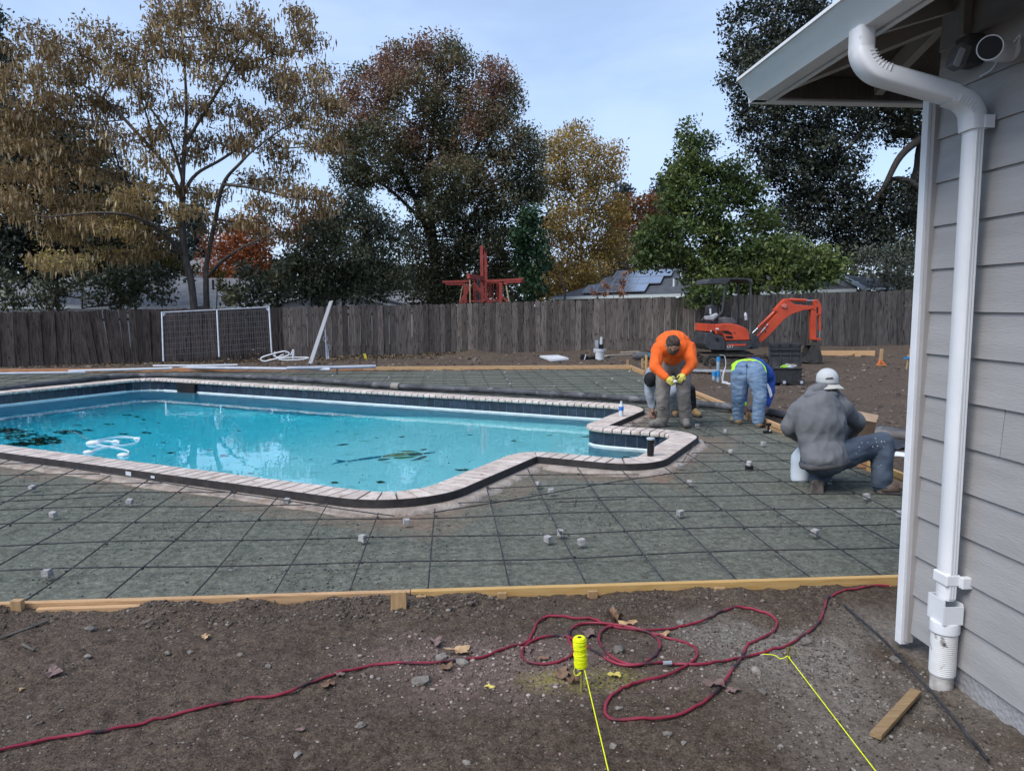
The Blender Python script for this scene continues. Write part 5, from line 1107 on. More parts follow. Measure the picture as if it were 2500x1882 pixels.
pads13 = [(x, y, rx, ry, Y13 + d, r) for x, y, rx, ry, d, r in [(1790, 60, 22, 40, 0, .6), (1800, 130, 35, 35, 0, 1), (1790, 190, 28, 25, 0, .8), (1850, 20, 40, 30, 0, 1.2), (1860, 90, 50, 45, 0, 1.6), (1850, 170, 50, 45, 0, 1.6), (1830, 240, 40, 35, 0, 1.3), (1930, 40, 60, 50, 0, 2), (1930, 130, 60, 50, .4, 2), (1910, 230, 60, 50, 0, 2), (1860, 290, 55, 35, 0, 1.6), (1820, 310, 22, 30, 0, .8), (2000, 70, 70, 60, 0, 2), (2000, 200, 70, 60, .5, 2.2), (1960, 300, 70, 45, 0, 2), (1890, 350, 60, 40, 0, 1.8), (2050, 290, 60, 45, .4, 2), (1990, 370, 70, 40, -.3, 2), (1930, 420, 60, 40, 0, 1.8),
          (1880, 400, 40, 40, 0, 1.4), (2060, 400, 50, 45, 0, 1.6), (2010, 450, 60, 45, -.4, 2), (1950, 490, 60, 45, 0, 2), (2070, 490, 60, 45, -.5, 2), (2010, 540, 70, 40, 0, 2), (1930, 560, 60, 40, 0, 1.8), (2100, 560, 55, 45, -.5, 1.8), (2060, 610, 60, 30, -.4, 1.6), (2150, 610, 40, 30, -.4, 1.4), (2180, 540, 50, 35, -.6, 1.4), (2230, 500, 40, 40, 0, 1.4), (2180, 270, 60, 40, .5, 1.8), (2240, 300, 50, 40, 0, 1.6), (2120, 250, 50, 35, 0, 1.6), (2200, 330, 40, 25, 0, 1.2), (2240, 620, 30, 25, -.4, 1.2), (2300, 250, 60, 60, 0, 2), (2120, 320, 28, 30, 0, 1), (2230, 200, 70, 60, 0, 2), (1960, 620, 50, 25, 0, 1.4), (2140, 555, 45, 35, -.8, 1.4), (2210, 590, 40, 30, -.8, 1.2), (2245, 545, 35, 35, -.6, 1.2), (2170, 480, 35, 30, -1, 1.1), (2235, 450, 30, 30, .6, 1.1), (2100, 630, 50, 22, -.5, 1.3), (2200, 640, 45, 20, .4, 1.2)]]
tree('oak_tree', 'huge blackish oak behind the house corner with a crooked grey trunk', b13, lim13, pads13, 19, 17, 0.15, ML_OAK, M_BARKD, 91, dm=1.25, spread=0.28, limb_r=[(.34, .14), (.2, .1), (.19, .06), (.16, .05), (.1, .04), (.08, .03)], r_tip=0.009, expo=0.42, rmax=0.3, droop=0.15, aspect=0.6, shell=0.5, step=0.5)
Y14 = 30.5; b14 = at(2170, 752, Y14); b14.z = 0.3
tree('olive_tree', 'grey-green olive-like tree above the small gabled roof beside the house corner', b14, [[b14, at(2170, 690, Y14), at(2165, 640, Y14)]], [(2150, 620, 40, 25, Y14, 1.4), (2200, 630, 40, 25, Y14, 1.4), (2130, 660, 40, 25, Y14, 1.4), (2180, 670, 50, 28, Y14, 1.5), (2235, 660, 40, 35, Y14, 1.5), (2110, 630, 30, 20, Y14, 1.2), (2240, 610, 30, 20, Y14, 1.2), (2220, 700, 50, 20, Y14, 1.2)], 15, 13, 0.2, leaf_mat('olive_leaf', [(0.0, (0.035, 0.045, 0.032)), (0.5, (0.085, 0.10, 0.078)), (1.0, (0.17, 0.19, 0.155))], 0.2), M_BARKL, 101, spread=0.3, aspect=0.3, step=0.5)
# slender sapling with red-brown leaves over the fence
Y15 = 27.4; b15 = at(1500, 745, Y15); b15.z = 0.1
tree('sapling', 'thin sapling with a few red-brown leaves in front of the solar roof', b15, [[b15, at(1498, 720, Y15), at(1505, 700, Y15), at(1520, 675, Y15)]], [(1450, 715, 18, 6, Y15, .2), (1470, 722, 14, 5, Y15, .2), (1482, 700, 10, 8, Y15, .2), (1510, 715, 20, 8, Y15, .3), (1525, 680, 10, 12, Y15, .2), (1535, 662, 12, 5, Y15, .2), (1515, 695, 12, 10, Y15, .2)], 14, 3, 0.22, leaf_mat('redbrown_leaf', [(0.0, (0.12, 0.05, 0.03)), (1.0, (0.30, 0.15, 0.09))], 0.3), M_BARKL, 111, spread=0.07, droop=0.8, aspect=0.3, step=0.4, r_tip=0.006, group='shrubs behind the fence', cat='sapling')

# far wood closing the view between the trunks
rg = np.random.default_rng(77); n = 26000; X = rg.uniform(-48, 62, n); top = 3.2 + 2.6 * fbm(X * 0.16, 0 * X, 3, 15.0) + 1.2 * fbm(X * 0.9, 0 * X, 2, 16.0); Z = top * rg.random(n) ** 0.8; Yy = 72 + rg.uniform(-3, 3, n) - 0.12 * np.abs(X)
C = np.stack([X, Yy, Z], 1); D = rand_dirs(rg, n); Nn = rand_dirs(rg, n); Nn[:, 1] -= 0.8
o = leaf_mesh('treeline', C, D, Nn, rg.uniform(.35, .8, n), rg.uniform(.25, .5, n), np.clip(0.35 + 0.5 * (fbm(X * .3, Z * .5, 3, 18.0) - .5) * 2 + rg.normal(0, .18, n), 0, 1), leaf_mat('far_foliage', [(0, (0.018, 0.024, 0.016)), (0.5, (0.045, 0.052, 0.032)), (0.85, (0.085, 0.08, 0.045)), (1, (0.15, 0.10, 0.05))], 0.15), None)
tag(o, 'far dark belt of trees and hedges behind the neighbour houses', 'treeline', kind='stuff')
# ------------------------------------------------------------------ neighbours beyond the fence
def shingle_mat(name, c1, c2):
    m, t, b = newmat(name); n = t.nodes.new; l = t.links.new; b.inputs['Roughness'].default_value = 0.9
    tcn = n('ShaderNodeTexCoord'); br = n('ShaderNodeTexBrick'); mpn = n('ShaderNodeMapping'); mpn.inputs['Scale'].default_value = (1, 1, 1); l(tcn.outputs['UV'], mpn.inputs['Vector']); l(mpn.outputs[0], br.inputs['Vector'])
    br.inputs['Color1'].default_value = rgb(c1); br.inputs['Color2'].default_value = rgb(c2); br.inputs['Mortar'].default_value = rgb([q * 0.45 for q in c1]); br.inputs['Scale'].default_value = 1.0
    br.inputs['Brick Width'].default_value = 0.32; br.inputs['Row Height'].default_value = 0.14; br.inputs['Mortar Size'].default_value = 0.008; br.inputs['Bias'].default_value = -0.2
    nz_ = n('ShaderNodeTexNoise'); nz_.inputs['Scale'].default_value = 3.0; nz_.inputs['Detail'].default_value = 5; l(tcn.outputs['UV'], nz_.inputs['Vector'])
    q = n('ShaderNodeMixRGB'); q.blend_type = 'OVERLAY'; q.inputs['Fac'].default_value = 0.6; l(br.outputs['Color'], q.inputs['Color1']); l(nz_.outputs['Fac'], q.inputs['Color2']); l(q.outputs['Color'], b.inputs['Base Color'])
    bp = n('ShaderNodeBump'); bp.inputs['Distance'].default_value = 0.02; l(br.outputs['Fac'], bp.inputs['Height']); bp.invert = True; l(bp.outputs['Normal'], b.inputs['Normal']); return m
M_SHG = shingle_mat('grey_shake', (0.20, 0.20, 0.205), (0.135, 0.135, 0.14)); M_SHD = shingle_mat('slate_shingle', (0.075, 0.082, 0.095), (0.05, 0.055, 0.066)); M_SHV = shingle_mat('violet_grey_shingle', (0.10, 0.095, 0.105), (0.075, 0.07, 0.08))
def roof_plane(name, pts, mat, parent, th=0.06):
    """slab of roofing with coordinates in metres along and up the slope"""
    P = [Vector(p) for p in pts]; u = (P[1] - P[0]).normalized(); nn = u.cross(P[-1] - P[0]).normalized()
    if nn.z < 0: nn = -nn
    v = nn.cross(u); mb = MB(); mb.prism(P, -nn * th); o = mb.build(name, mat, parent)
    me = o.data; uv = me.uv_layers.new(name='UVMap'); o0 = org(parent)
    for lp in me.loops:
        q = me.vertices[lp.vertex_index].co + o0 - P[0]; uv.data[lp.index].uv = (q.dot(u), q.dot(v))
    return o, P[0], u, v, nn
M_HWALL = pm('white_house_wall', (0.52, 0.54, 0.56), (0.60, 0.62, 0.64), 3, 0.7); M_HBEIGE = pm('beige_house_wall', (0.25, 0.24, 0.20), (0.32, 0.30, 0.26), 3, 0.8); M_HTRIM = pm('house_trim', (0.62, 0.66, 0.68), None, rough=0.5)
# left neighbour: long grey roof
Yh = 38.5
hl = thing('neighbour_house', 'long low neighbour house with grey shake roof behind the pod tree', 'house', at(300, 752, Yh))
e0, e1 = at(-120, 749, Yh), at(650, 749, Yh); up = Vector((0, 5.2, 1.55))
roof_plane('roof', [e0, e1, e1 + up + Vector((-1.2, 0, 0)), e0 + up], M_SHG, hl)
mb = MB(); mb.prism([e0 + Vector((0, .3, -.1)), e1 + Vector((0, .3, -.1)), e1 + Vector((0, .3, -2.6)), e0 + Vector((0, .3, -2.6))], (0, 8, 0)); mb.build('wall', M_HWALL, hl)
MB().beam(e0, e1, 0.04, 0.16).build('fascia', M_HTRIM, hl)
p_ = at(520, 690, Yh + 3); MB().tube([p_ - Vector((0, 0, .5)), p_ + Vector((0, 0, .15))], 0.06, 8).build('vent_stack', M_BARKD, hl)
# a second roof further back
h2 = thing('neighbour_house', 'further grey roof glimpsed between the pod tree trunks', 'house', at(480, 752, 56))
e0, e1 = at(420, 664, 52), at(560, 664, 52); roof_plane('roof', [e0, e1, e1 + Vector((0, 5, 1.2)), e0 + Vector((0, 5, 1.2))], M_SHG, h2)
mb = MB(); mb.prism([e0 + Vector((.2, .3, -.1)), e1 + Vector((-.2, .3, -.1)), e1 + Vector((-.2, .3, -4)), e0 + Vector((.2, .3, -4))], (0, 6, 0)); mb.build('wall', M_HWALL, h2)
# white gable
Yg = 34.0
hg = thing('neighbour_house', 'white gable end of a neighbour house behind the dense shrub tree', 'house', at(810, 752, Yg))
ga, gb, gc = at(625, 752, Yg), at(812, 704, Yg), at(985, 752, Yg)
mb = MB(); mb.prism([ga + Vector((.3, 0, -.02)), gb + Vector((0, 0, -.1)), gc + Vector((-.3, 0, -.02)), gc + Vector((-.3, 0, -2)), ga + Vector((.3, 0, -2))], (0, 6, 0)); mb.build('wall', M_HWALL, hg)
MB().beam(ga + Vector((0, -.2, 0)), gb + Vector((0, -.2, 0)), 0.05, 0.15).build('rake_board', M_HTRIM, hg); MB().beam(gb + Vector((0, -.2, 0)), gc + Vector((0, -.2, 0)), 0.05, 0.15).build('rake_board', M_HTRIM, hg)
mb = MB(); mb.prism([ga + Vector((0, -.25, .08)), gb + Vector((0, -.25, .08)), gb + Vector((0, -.25, .16)), ga + Vector((0, -.25, .16))], (0, 7, 0)); mb.prism([gb + Vector((0, -.25, .081)), gc + Vector((0, -.25, .081)), gc + Vector((0, -.25, .161)), gb + Vector((0, -.25, .161))], (0, 7, 0)); mb.build('roof', M_SHG, hg)
p0 = at(795, 735, Yg); MB().box(p0 + Vector((0, -.03, -.3)), (0.9, 0.05, 1.0)).build('window', pm('dark_pane', (0.02, 0.025, 0.03), None, rough=0.15), hg)
h3 = thing('neighbour_house', 'low bluish roof between the dense shrub and the domed tree', 'house', at(975, 752, 44))
e0, e1 = at(930, 738, 44), at(1040, 738, 44); roof_plane('roof', [e0, e1, e1 + Vector((0, 4, .75)), e0 + Vector((0, 4, .75))], M_SHG, h3)
mb = MB(); mb.prism([e0 + Vector((.2, .3, -.1)), e1 + Vector((-.2, .3, -.1)), e1 + Vector((-.2, .3, -3)), e0 + Vector((.2, .3, -3))], (0, 5, 0)); mb.build('wall', M_HWALL, h3)

# right neighbour with solar panels
Yr = 35.0
hr = thing('neighbour_house', 'neighbour house with solar panels on a slate-blue hip roof', 'house', at(1650, 752, Yr))
a0, a1 = at(1347, 727, Yr), at(1960, 712, Yr - 4.0)
ru = Vector((a1 - a0)); ru.z = 0; ru.normalize(); rin = Vector((-ru.y, ru.x, 0)); rise = rin * 5.6 + Vector((0, 0, 1.45))
r0, r1 = a0 + rise + ru * 3.2, a1 + rise - ru * 1.0
_, RP, RU, RV, RN = roof_plane('roof', [a0, a1, r1, r0], M_SHD, hr)
roof_plane('roof', [r0, a0, a0 + rin * 10, r0 + rin * 0.6], M_SHD, hr)
mb = MB(); mb.prism([a0 + rin * .5 + ru * .5 + Vector((0, 0, -.12)), a1 + rin * .5 + Vector((0, 0, -.12)), a1 + rin * .5 + Vector((0, 0, -2.4)), a0 + rin * .5 + ru * .5 + Vector((0, 0, -2.4))], rin * 9); mb.build('wall', M_HBEIGE, hr)
gm = MB(); gm.beam(a0 + Vector((0, 0, -.03)) - rin * .06, a1 + Vector((0, 0, -.03)) - rin * .06, 0.12, 0.13); gm.build('gutter', pm('pale_gutter', (0.50, 0.56, 0.56), None, rough=0.4), hr)
M_SOLAR = pm('solar_glass', (0.20, 0.24, 0.32), (0.26, 0.30, 0.39), 40, 0.16, spec=0.8, rand=0.12, metal=0.65); M_SFRAME = pm('panel_frame', (0.35, 0.37, 0.40), None, rough=0.35, metal=0.6)
def roofpt(px, py, off=0.12): return onplane(px, py, RP + RN * off, RN)
k7 = lambda x, y: roofpt(1340 + x / 5.821, 620 + y / 5.821)
o00 = k7(470, 550); pu = (k7(1360, 525) - o00); cu = pu / 5.0; pv = k7(630, 440) - o00
pv = RV * (RV.dot(pv)) ; cu = RU * RU.dot(cu)
for row, (c0, c1) in enumerate(((0, 5), (0.9, 6.3), (1.5, 7.2))):
    c = c0
    while c + 0.99 <= c1 + 0.001:
        p = o00 + cu * c + pv * row; g = 0.04
        q = [p + cu * g * .5 + pv * g * .4, p + cu * (1 - g * .5) + pv * g * .4, p + cu * (1 - g * .5) + pv * (1 - g * .4), p + cu * g * .5 + pv * (1 - g * .4)]
        pan = MB().prism(q, -RN * 0.035).build('solar_panel', M_SOLAR, hr)
        fr = MB()
        for i in range(4): fr.beam(q[i] - RN * .012, q[(i + 1) % 4] - RN * .012, 0.03, 0.045, up=RN)
        fr.build('frame', M_SFRAME, pan); c += 1
v0 = roofpt(1645, 700, 0.0); MB().tube([v0, v0 + Vector((0, 0, .35))], 0.05, 8).build('vent_stack', M_HTRIM, hr)
v0 = roofpt(1664, 682, 0.0); MB().tube([v0, v0 + Vector((0, 0, .4))], 0.06, 8).build('vent_stack', M_HTRIM, hr)
# small gable at the right end
k8 = lambda x, y, Y: at(2000 + x / 4.327, 560 + y / 4.327, Y)
hs = thing('neighbour_house', 'small violet-grey gabled roof with white rake board near the house corner', 'house', at(2080, 752, 36))
Ys = 33.5
A0, A1, A2, A3 = k8(480, 622, Ys), k8(700, 610, Ys), k8(520, 515, Ys + 3), k8(215, 478, Ys + 3)
roof_plane('roof', [A0, A1 + Vector((.6, 0, 0)), A2 + Vector((.4, 0, 0)), A3], M_SHV, hs)
MB().beam(A0 + Vector((0, -.03, -.03)), A3 + Vector((0, -.03, -.03)), 0.05, 0.17).build('rake_board', M_HTRIM, hs); MB().beam(A0 + Vector((0, -.05, -.04)), A1 + Vector((.6, -.05, -.04)), 0.05, 0.10).build('fascia', M_HTRIM, hs)
mb = MB(); mb.prism([A0 + Vector((.35, .5, -.25)), A3 + Vector((.1, 0, -.2)), A3 + Vector((-2.5, 0, -.9)), A3 + Vector((-2.5, 0, -3)), A0 + Vector((.35, .5, -3))], (0, 0.2, 0)); mb.prism([A0 + Vector((.4, .5, -.16)), A1 + Vector((0, .5, -.16)), A1 + Vector((0, .5, -3)), A0 + Vector((.4, .5, -3))], (0, 3, 0)); mb.build('wall', M_HBEIGE, hs)
B0, B1 = k8(-120, 648, Ys - 1.2), k8(385, 634, Ys - 1.2)
roof_plane('lower_roof', [B0, B1, B1 + Vector((-.9, 3, .72)), B0 + Vector((0, 3, .72))], M_SHV, hs); MB().beam(B0 + Vector((0, -.03, -.04)), B1 + Vector((0, -.03, -.04)), 0.06, 0.13).build('gutter', pm('pale_gutter2', (0.42, 0.47, 0.46), None, rough=0.4), hs)
mb = MB(); mb.prism([B0 + Vector((0, .3, -.12)), B1 + Vector((-.2, .3, -.12)), B1 + Vector((-.2, .3, -2)), B0 + Vector((0, .3, -2))], (0, 2, 0)); mb.build('lower_wall', M_HBEIGE, hs)
u0 = k8(712, 600, 35.5); um = MB(); um.lathe([(0.02, 0.55), (0.13, 0.5), (0.2, 0.1), (0.3, -0.1), (0.26, -0.4)], u0, 10)
tag(um.build('closed_parasol', pm('navy_canvas', (0.012, 0.02, 0.05), (0.02, 0.03, 0.07), 8, 0.8), None, True), 'closed navy parasol above the fence near the house corner', 'parasol')

# poles
p = at(1437, 752, 45); p.z = 0; M_POLE = bark('pole_wood', (0.05, 0.033, 0.025), (0.085, 0.06, 0.045))
up_ = thing('utility_pole', 'brown timber pole with cross arm beside the golden tree', 'pole', p); MB().tube([p, at(1437, 636, 45)], 0.14, 8).build('post', M_POLE, up_, True); MB().beam(at(1419, 643, 45), at(1440, 641, 45), 0.12, 0.16).build('cross_arm', M_POLE, up_)
p = at(1379, 752, 31); p.z = 0; lp = thing('metal_post', 'thin dark post with a short hook over the fence left of the solar roof', 'post', p)
MB().tube([p, at(1379, 700, 31), at(1376, 692, 31)], 0.05, 6).build('shaft', M_BARKD, lp, True); MB().tube([at(1370, 660, 31), at(1369, 690, 31), at(1376, 698, 31)], 0.028, 6).build('hook', M_BARKD, lp, True)

# red play tower
M_RED = pm('red_stained_wood', (0.26, 0.045, 0.036), (0.36, 0.072, 0.056), 3, 0.75, 0.2, 40, stretch=(4, 4, 1)); M_ROPE = pm('tan_rope', (0.38, 0.32, 0.20), (0.48, 0.42, 0.28), 20, 0.9); M_CHAIN = pm('chain', (0.22, 0.22, 0.25), None, rough=0.4, metal=0.7)
Yp = 31.0; kp = lambda x, y, d=0.0: at(1040 + x / 7.373, 580 + y / 7.373, Yp + d)
pt = thing('play_tower', 'red wooden play tower with swing beam, ropes and chains behind the fence', 'play tower', Vector((kp(1000, 1170).x, Yp, 0.0)))
def pb(nm, a, b, w, h, d0=0.0, d1=0.0, up=(0, 1, 0)): return MB().beam(kp(*a, d0), kp(*b, d1), w * 1.25, h * 1.25, up).build(nm, M_RED, pt, False, 0.006)
pb('tall_post', (997, 160), (1015, 1170), 0.10, 0.10); pb('tall_post', (1072, 235), (1085, 1170), 0.09, 0.10, 0.9, 0.9); pb('top_rail', (997, 165), (1075, 235), 0.05, 0.08, 0.0, 0.9, (0, 0, 1))
pb('swing_beam', (760, 695), (1030, 740), 0.09, 0.15, -1.4, 0.0, (0, 0, 1)); pb('crossbar_end', (880, 690), (890, 790), 0.12, 0.10, -0.7, -0.7)
pb('roof_rail', (290, 800), (790, 785), 0.07, 0.075, 0, 0, (0, 1, 0)); pb('roof_rail', (350, 840), (700, 838), 0.07, 0.06, .3, .3); pb('roof_rail', (1040, 785), (1730, 755), 0.075, 0.09, 0, 0); pb('roof_rail', (1420, 805), (1760, 795), 0.07, 0.06, .5, .5); pb('rail_end', (1725, 750), (1760, 795), 0.05, 0.09, 0, .5, (0, 0, 1))
pb('leg', (850, 815), (1160, 1180), 0.11, 0.10, -1.2, -1.0); pb('leg', (800, 850), (625, 1180), 0.11, 0.10, -1.2, -1.0); pb('leg', (700, 840), (710, 1180), 0.10, 0.10); pb('leg', (1345, 810), (1345, 1180), 0.10, 0.10); pb('brace', (1370, 1060), (1470, 1160), 0.07, 0.09); pb('brace', (1400, 810), (1460, 850), 0.08, 0.08); pb('floor_rail', (730, 1150), (1340, 1135), 0.06, 0.10, .2, .2); pb('top_plate', (1100, 815), (1340, 812), 0.05, 0.06, .2, .2)
for x in (790, 865, 900, 1090, 1140, 1170, 1215, 1285, 1310): pb('slat', (x, 820), (x, 1150), 0.035 + 0.02 * (x % 3), 0.03, .35, .35)
mb = MB(); mb.tube([kp(790, 760, -1.4), kp(795, 1180, -1.4)], 0.022, 6); pr = mb.build('rope', M_ROPE, pt, True); MB().tube([kp(665, 870), kp(640, 960), kp(605, 1180)], 0.02, 6).build('rope', M_ROPE, pt, True); MB().tube(spline([kp(735, 830), kp(740, 870), kp(745, 940)], 4), 0.022, 6).build('rope', M_ROPE, pt, True); MB().tube([kp(1385, 870), kp(1385, 1000)], 0.016, 6).build('rope', M_ROPE, pt, True); MB().tube(spline([kp(1445, 860), kp(1460, 960), kp(1495, 1150)], 4), 0.035, 6).build('rope', M_ROPE, pt, True)
for x in (930, 955): MB().tube([kp(x, 740, -.8), kp(x + 5, 1180, -.8)], 0.012, 5).build('chain', M_CHAIN, pt)
MB().ico(kp(800, 870, -1.4), 0.045, 1).build('knot', M_ROPE, pt, True); MB().ico(kp(640, 945), 0.04, 1).build('knot', M_ROPE, pt, True)
# ------------------------------------------------------------------ things lying about the site
M_GALV = pm('galvanised_steel', (0.36, 0.38, 0.41), (0.46, 0.48, 0.51), 8, 0.4, metal=0.5); M_WIRE = pm('mesh_wire', (0.10, 0.10, 0.11), None, rough=0.5, metal=0.5)
def gpt(px, py): 
    """point on the dirt seen at that pixel"""
    z = 0.0
    for _ in range(8):
        p = gp(px, py, z); z = 0.6 * gz(p.x, p.y) + 0.4 * z
    return gp(px, py, z)
# wire panel leaning on the fence
kw = lambda x, y, Y: at(380 + x / 4.608, 700 + y / 4.608, Y)
Yw0, Yw1 = 24.6, 25.7
wp_ = thing('mesh_gate', 'galvanised frame panel with wire grid leaning on the dark fence', 'gate', kw(690, 835, 25))
c00, c10, c01, c11 = kw(88, 838, 24.55), kw(1292, 690, 25.7), kw(70, 292, 25.0), kw(1275, 232, 26.0)
# keep the panel planar: right foot follows from the other three corners
c10 = c00 + (c11 - c01); c10.z = c00.z + 0.18
def wq(u, v): return (c00 * (1 - u) + c10 * u) * (1 - v) + (c01 * (1 - u) + c11 * u) * v
for a, b in (((0, 0), (0, 1.015)), ((0.502, 0), (0.502, 1)), ((1, 0), (1, 1.015)), ((0, 1), (1, 1))): MB().tube([wq(*a), wq(*b)], 0.028, 8).build('frame_tube', M_GALV, wp_, True)
for i in range(1, 9): MB().tube([wq(0.01, i / 8.6), wq(0.99, i / 8.6)], 0.007, 4).build('horizontal_wire', M_WIRE, wp_)
for i in range(1, 46): MB().tube([wq(i / 46, 0.02), wq(i / 46, 0.985)], 0.0045, 4).build('vertical_wire', M_WIRE, wp_)
for u, s_ in ((0.0, 1), (1.0, -1)): MB().prism([wq(u + s_ * .005, .98), wq(u + s_ * .035, .98), wq(u + s_ * .005, .91)], (0, -.01, 0)).build('corner_plate', M_GALV, wp_)
# white bent-tube frames on the ground
M_WTUBE = pm('white_tube', (0.55, 0.57, 0.60), (0.64, 0.66, 0.68), 6, 0.4)
ch = thing('lounger_frame', 'white bent-tube lounger frame lying on the dirt right of the wire panel', 'lounger frame', kw(1350, 820, 22.3))
kc = lambda x, y: kw(x, y, 22.4)
MB().tube(spline([kc(1180, 815), kc(1220, 785), kc(1420, 730), kc(1480, 735), kc(1505, 755), kc(1470, 780), kc(1290, 825), kc(1230, 838), kc(1190, 830)], 5), 0.022, 6, True).build('seat_frame', M_WTUBE, ch, True)
MB().tube(spline([kc(1380, 815), kc(1480, 798), kc(1620, 795), kc(1720, 798), kc(1640, 818), kc(1500, 825), kc(1400, 822)], 5), 0.02, 6, True).build('back_frame', M_WTUBE, ch, True)
for a, b in (((1320, 770), (1400, 815)), ((1360, 800), (1440, 760)), ((1550, 705), (1520, 770)), ((1540, 730), (1545, 810)), ((1340, 730), (1345, 790)), ((1555, 710), (1550, 800))): MB().tube([kc(*a), kc(*b)], 0.02, 6).build('leg', M_WTUBE, ch, True)
# plank leaning against the fence
M_PLANK = wood_mat('grey_plank', (0.22, 0.225, 0.23), (0.32, 0.325, 0.33), None, st=(14, 14, 1.5))
a, b = kw(1740, 872, 22.2), kw(1975, 165, 26.6)
tag(MB().beam(a, b, 0.04, 0.13, up=(1, 0, 0.3)).build('plank', M_PLANK, None, False, 0.004), 'long grey plank leaning against the fence right of the lounger frame', 'plank')
st_ = thing('steel_stakes', 'galvanised stakes with bent wire ties standing against the fence beside the leaning plank', 'metal stake', kw(1935, 815, 25.2))
for a, b, r in (((1922, 815), (1908, 480), .02), ((1945, 815), (1932, 660), .022), ((1930, 815), (1918, 580), .018)): MB().tube([kw(*a, 25.1), kw(*b, 25.3)], r, 6).build('stake', M_GALV, st_, True)
for x, y in ((1908, 585), (1940, 685)):
    p = kw(x, y, 25.2); MB().tube([p + Vector((0.07 * math.cos(t * .7), 0, 0.09 * math.sin(t * .7))) for t in range(9)], 0.008, 5, True).build('tie', M_GALV, st_)
# pipes along the far form
def pipe(pts, r, mat, label, z=None, name='pipe', grp='pipes along the far form'):
    P = [gpt(*p) + Vector((0, 0, r)) for p in pts] if z is None else [gp(*p, z) for p in pts]
    return tag(MB().tube(P, r, 8).build(name, mat, None, True), label, 'pipe', grp)
M_GRAYP = pm('grey_conduit', (0.33, 0.36, 0.42), (0.44, 0.47, 0.52), 5, 0.4); M_WPIPE = pm('white_conduit', (0.55, 0.58, 0.61), None, rough=0.4)
k1 = lambda x, y: (x / 5.267, 700 + y / 5.267)
pipe([k1(-50, 1118), k1(680, 1108), k1(1100, 1100)], 0.03, M_GRAYP, 'grey conduit lying behind the far form at the frame edge', 0.12)
pipe([k1(880, 1086), k1(1650, 1065), k1(2212, 1050)], 0.03, M_WPIPE, 'white pipe lying behind the far form below the dark fence', 0.12)
pipe([(415, 897), (600, 899), (806, 902)], 0.04, M_GRAYP, 'long grey pipe along the far form under the lounger frame', 0.12)
pipe([(374, 893), (480, 892.5), (580, 891)], 0.024, M_WPIPE, 'short white pipe on top of the grey pipes by the wire panel', 0.17)
pipe([(700, 899), (800, 897.5), (917, 894.5)], 0.042, M_GRAYP, 'steel-blue pipe ending at the two iron pins', 0.16)
for i, (x, y, h) in enumerate(((879, 898, 0.26), (919, 898, 0.27), (755, 903, 0.17), (823, 909, 0.1))):
    stake(gp(x, y, 0.04), h, 0.03, M_REBAR, ['iron pin through the steel-blue pipe end', 'iron pin just past the steel-blue pipe end', 'iron pin at the foot of the leaning plank', 'iron pin head on the reddish far form'][i], name='iron_pin', cat='pin', grp='iron pins at the far form', t=0.03)
# yellow stakes
M_YEL = pm('yellow_paint', (0.52, 0.42, 0.03), (0.62, 0.52, 0.06), 10, 0.6)
stake(gpt(129, 893), 0.30, 0.075, M_YEL, 'yellow stake in front of the dark brown fence', (0.02, 0), grp='yellow stakes', t=0.02)
stake(gpt(895, 878), 0.20, 0.085, M_YEL, 'leaning yellow stake right of the leaning plank', (-0.07, 0), grp='yellow stakes', t=0.02)
# pale slab on the ground
q = [gpt(*p) + Vector((0, 0, 0.06)) for p in ((1318, 874), (1362, 872.5), (1388, 880), (1345, 884))]
tag(MB().prism([v + Vector((0, 0, 0.02)) for v in q], (0, 0, -0.06)).build('foam_slab', pm('pale_slab', (0.50, 0.52, 0.54), (0.58, 0.6, 0.62), 6, 0.7)), 'pale flat slab lying on the dirt before the fence', 'slab')
# bucket with tools
pb_ = gpt(1464, 878); bk = thing('tool_bucket', 'white bucket full of tools standing on the dirt before the fence', 'bucket', pb_)
S_ = 1880 / pb_.y
MB().lathe([(0.125, 0), (0.15, 0.30), (0.155, 0.31), (0.155, 0.33), (0.145, 0.33), (0.143, 0.28)], pb_, 18).build('pail', pm('white_pail', (0.55, 0.58, 0.60), (0.66, 0.68, 0.70), 6, 0.5), bk, True)
MB().tube([pb_ + Vector((0.158 * math.cos(t * .35), 0.158 * math.sin(t * .35), 0.27)) for t in range(18)], 0.008, 5, True).build('rim_band', M_WTUBE, bk)
for dx, h, w, m_, nm in ((0.03, 0.68, 0.07, M_HWALL, 'wooden_float'), (-0.07, 0.58, 0.10, M_GRAYP, 'trowel'), (0.02, 0.46, 0.10, M_BLACK, 'trowel'), (0.10, 0.50, 0.03, M_BLACK, 'hammer_handle'), (-0.11, 0.45, 0.03, M_GALV, 'pry_bar'), (-0.03, 0.50, 0.03, M_BLACK, 'saw_handle')):
    MB().box(pb_ + Vector((dx, rnd.uniform(-.06, .06), h / 2 + 0.05)), (w, 0.025, h - 0.1), Matrix.Rotation(dx * 0.8, 3, 'Y'), 0.006).build(nm, m_, bk)
for sx in (-1, 1): MB().box(pb_ + Vector((sx * 0.17, -0.02, 0.27)), (0.04, 0.06, 0.12), None, 0.01).build('pouch', M_WTUBE if sx < 0 else M_HBEIGE, bk)
pl_ = gpt(1432, 879); tl = thing('tool_pile', 'black power tool and straps lying beside the white bucket', 'power tool', pl_)
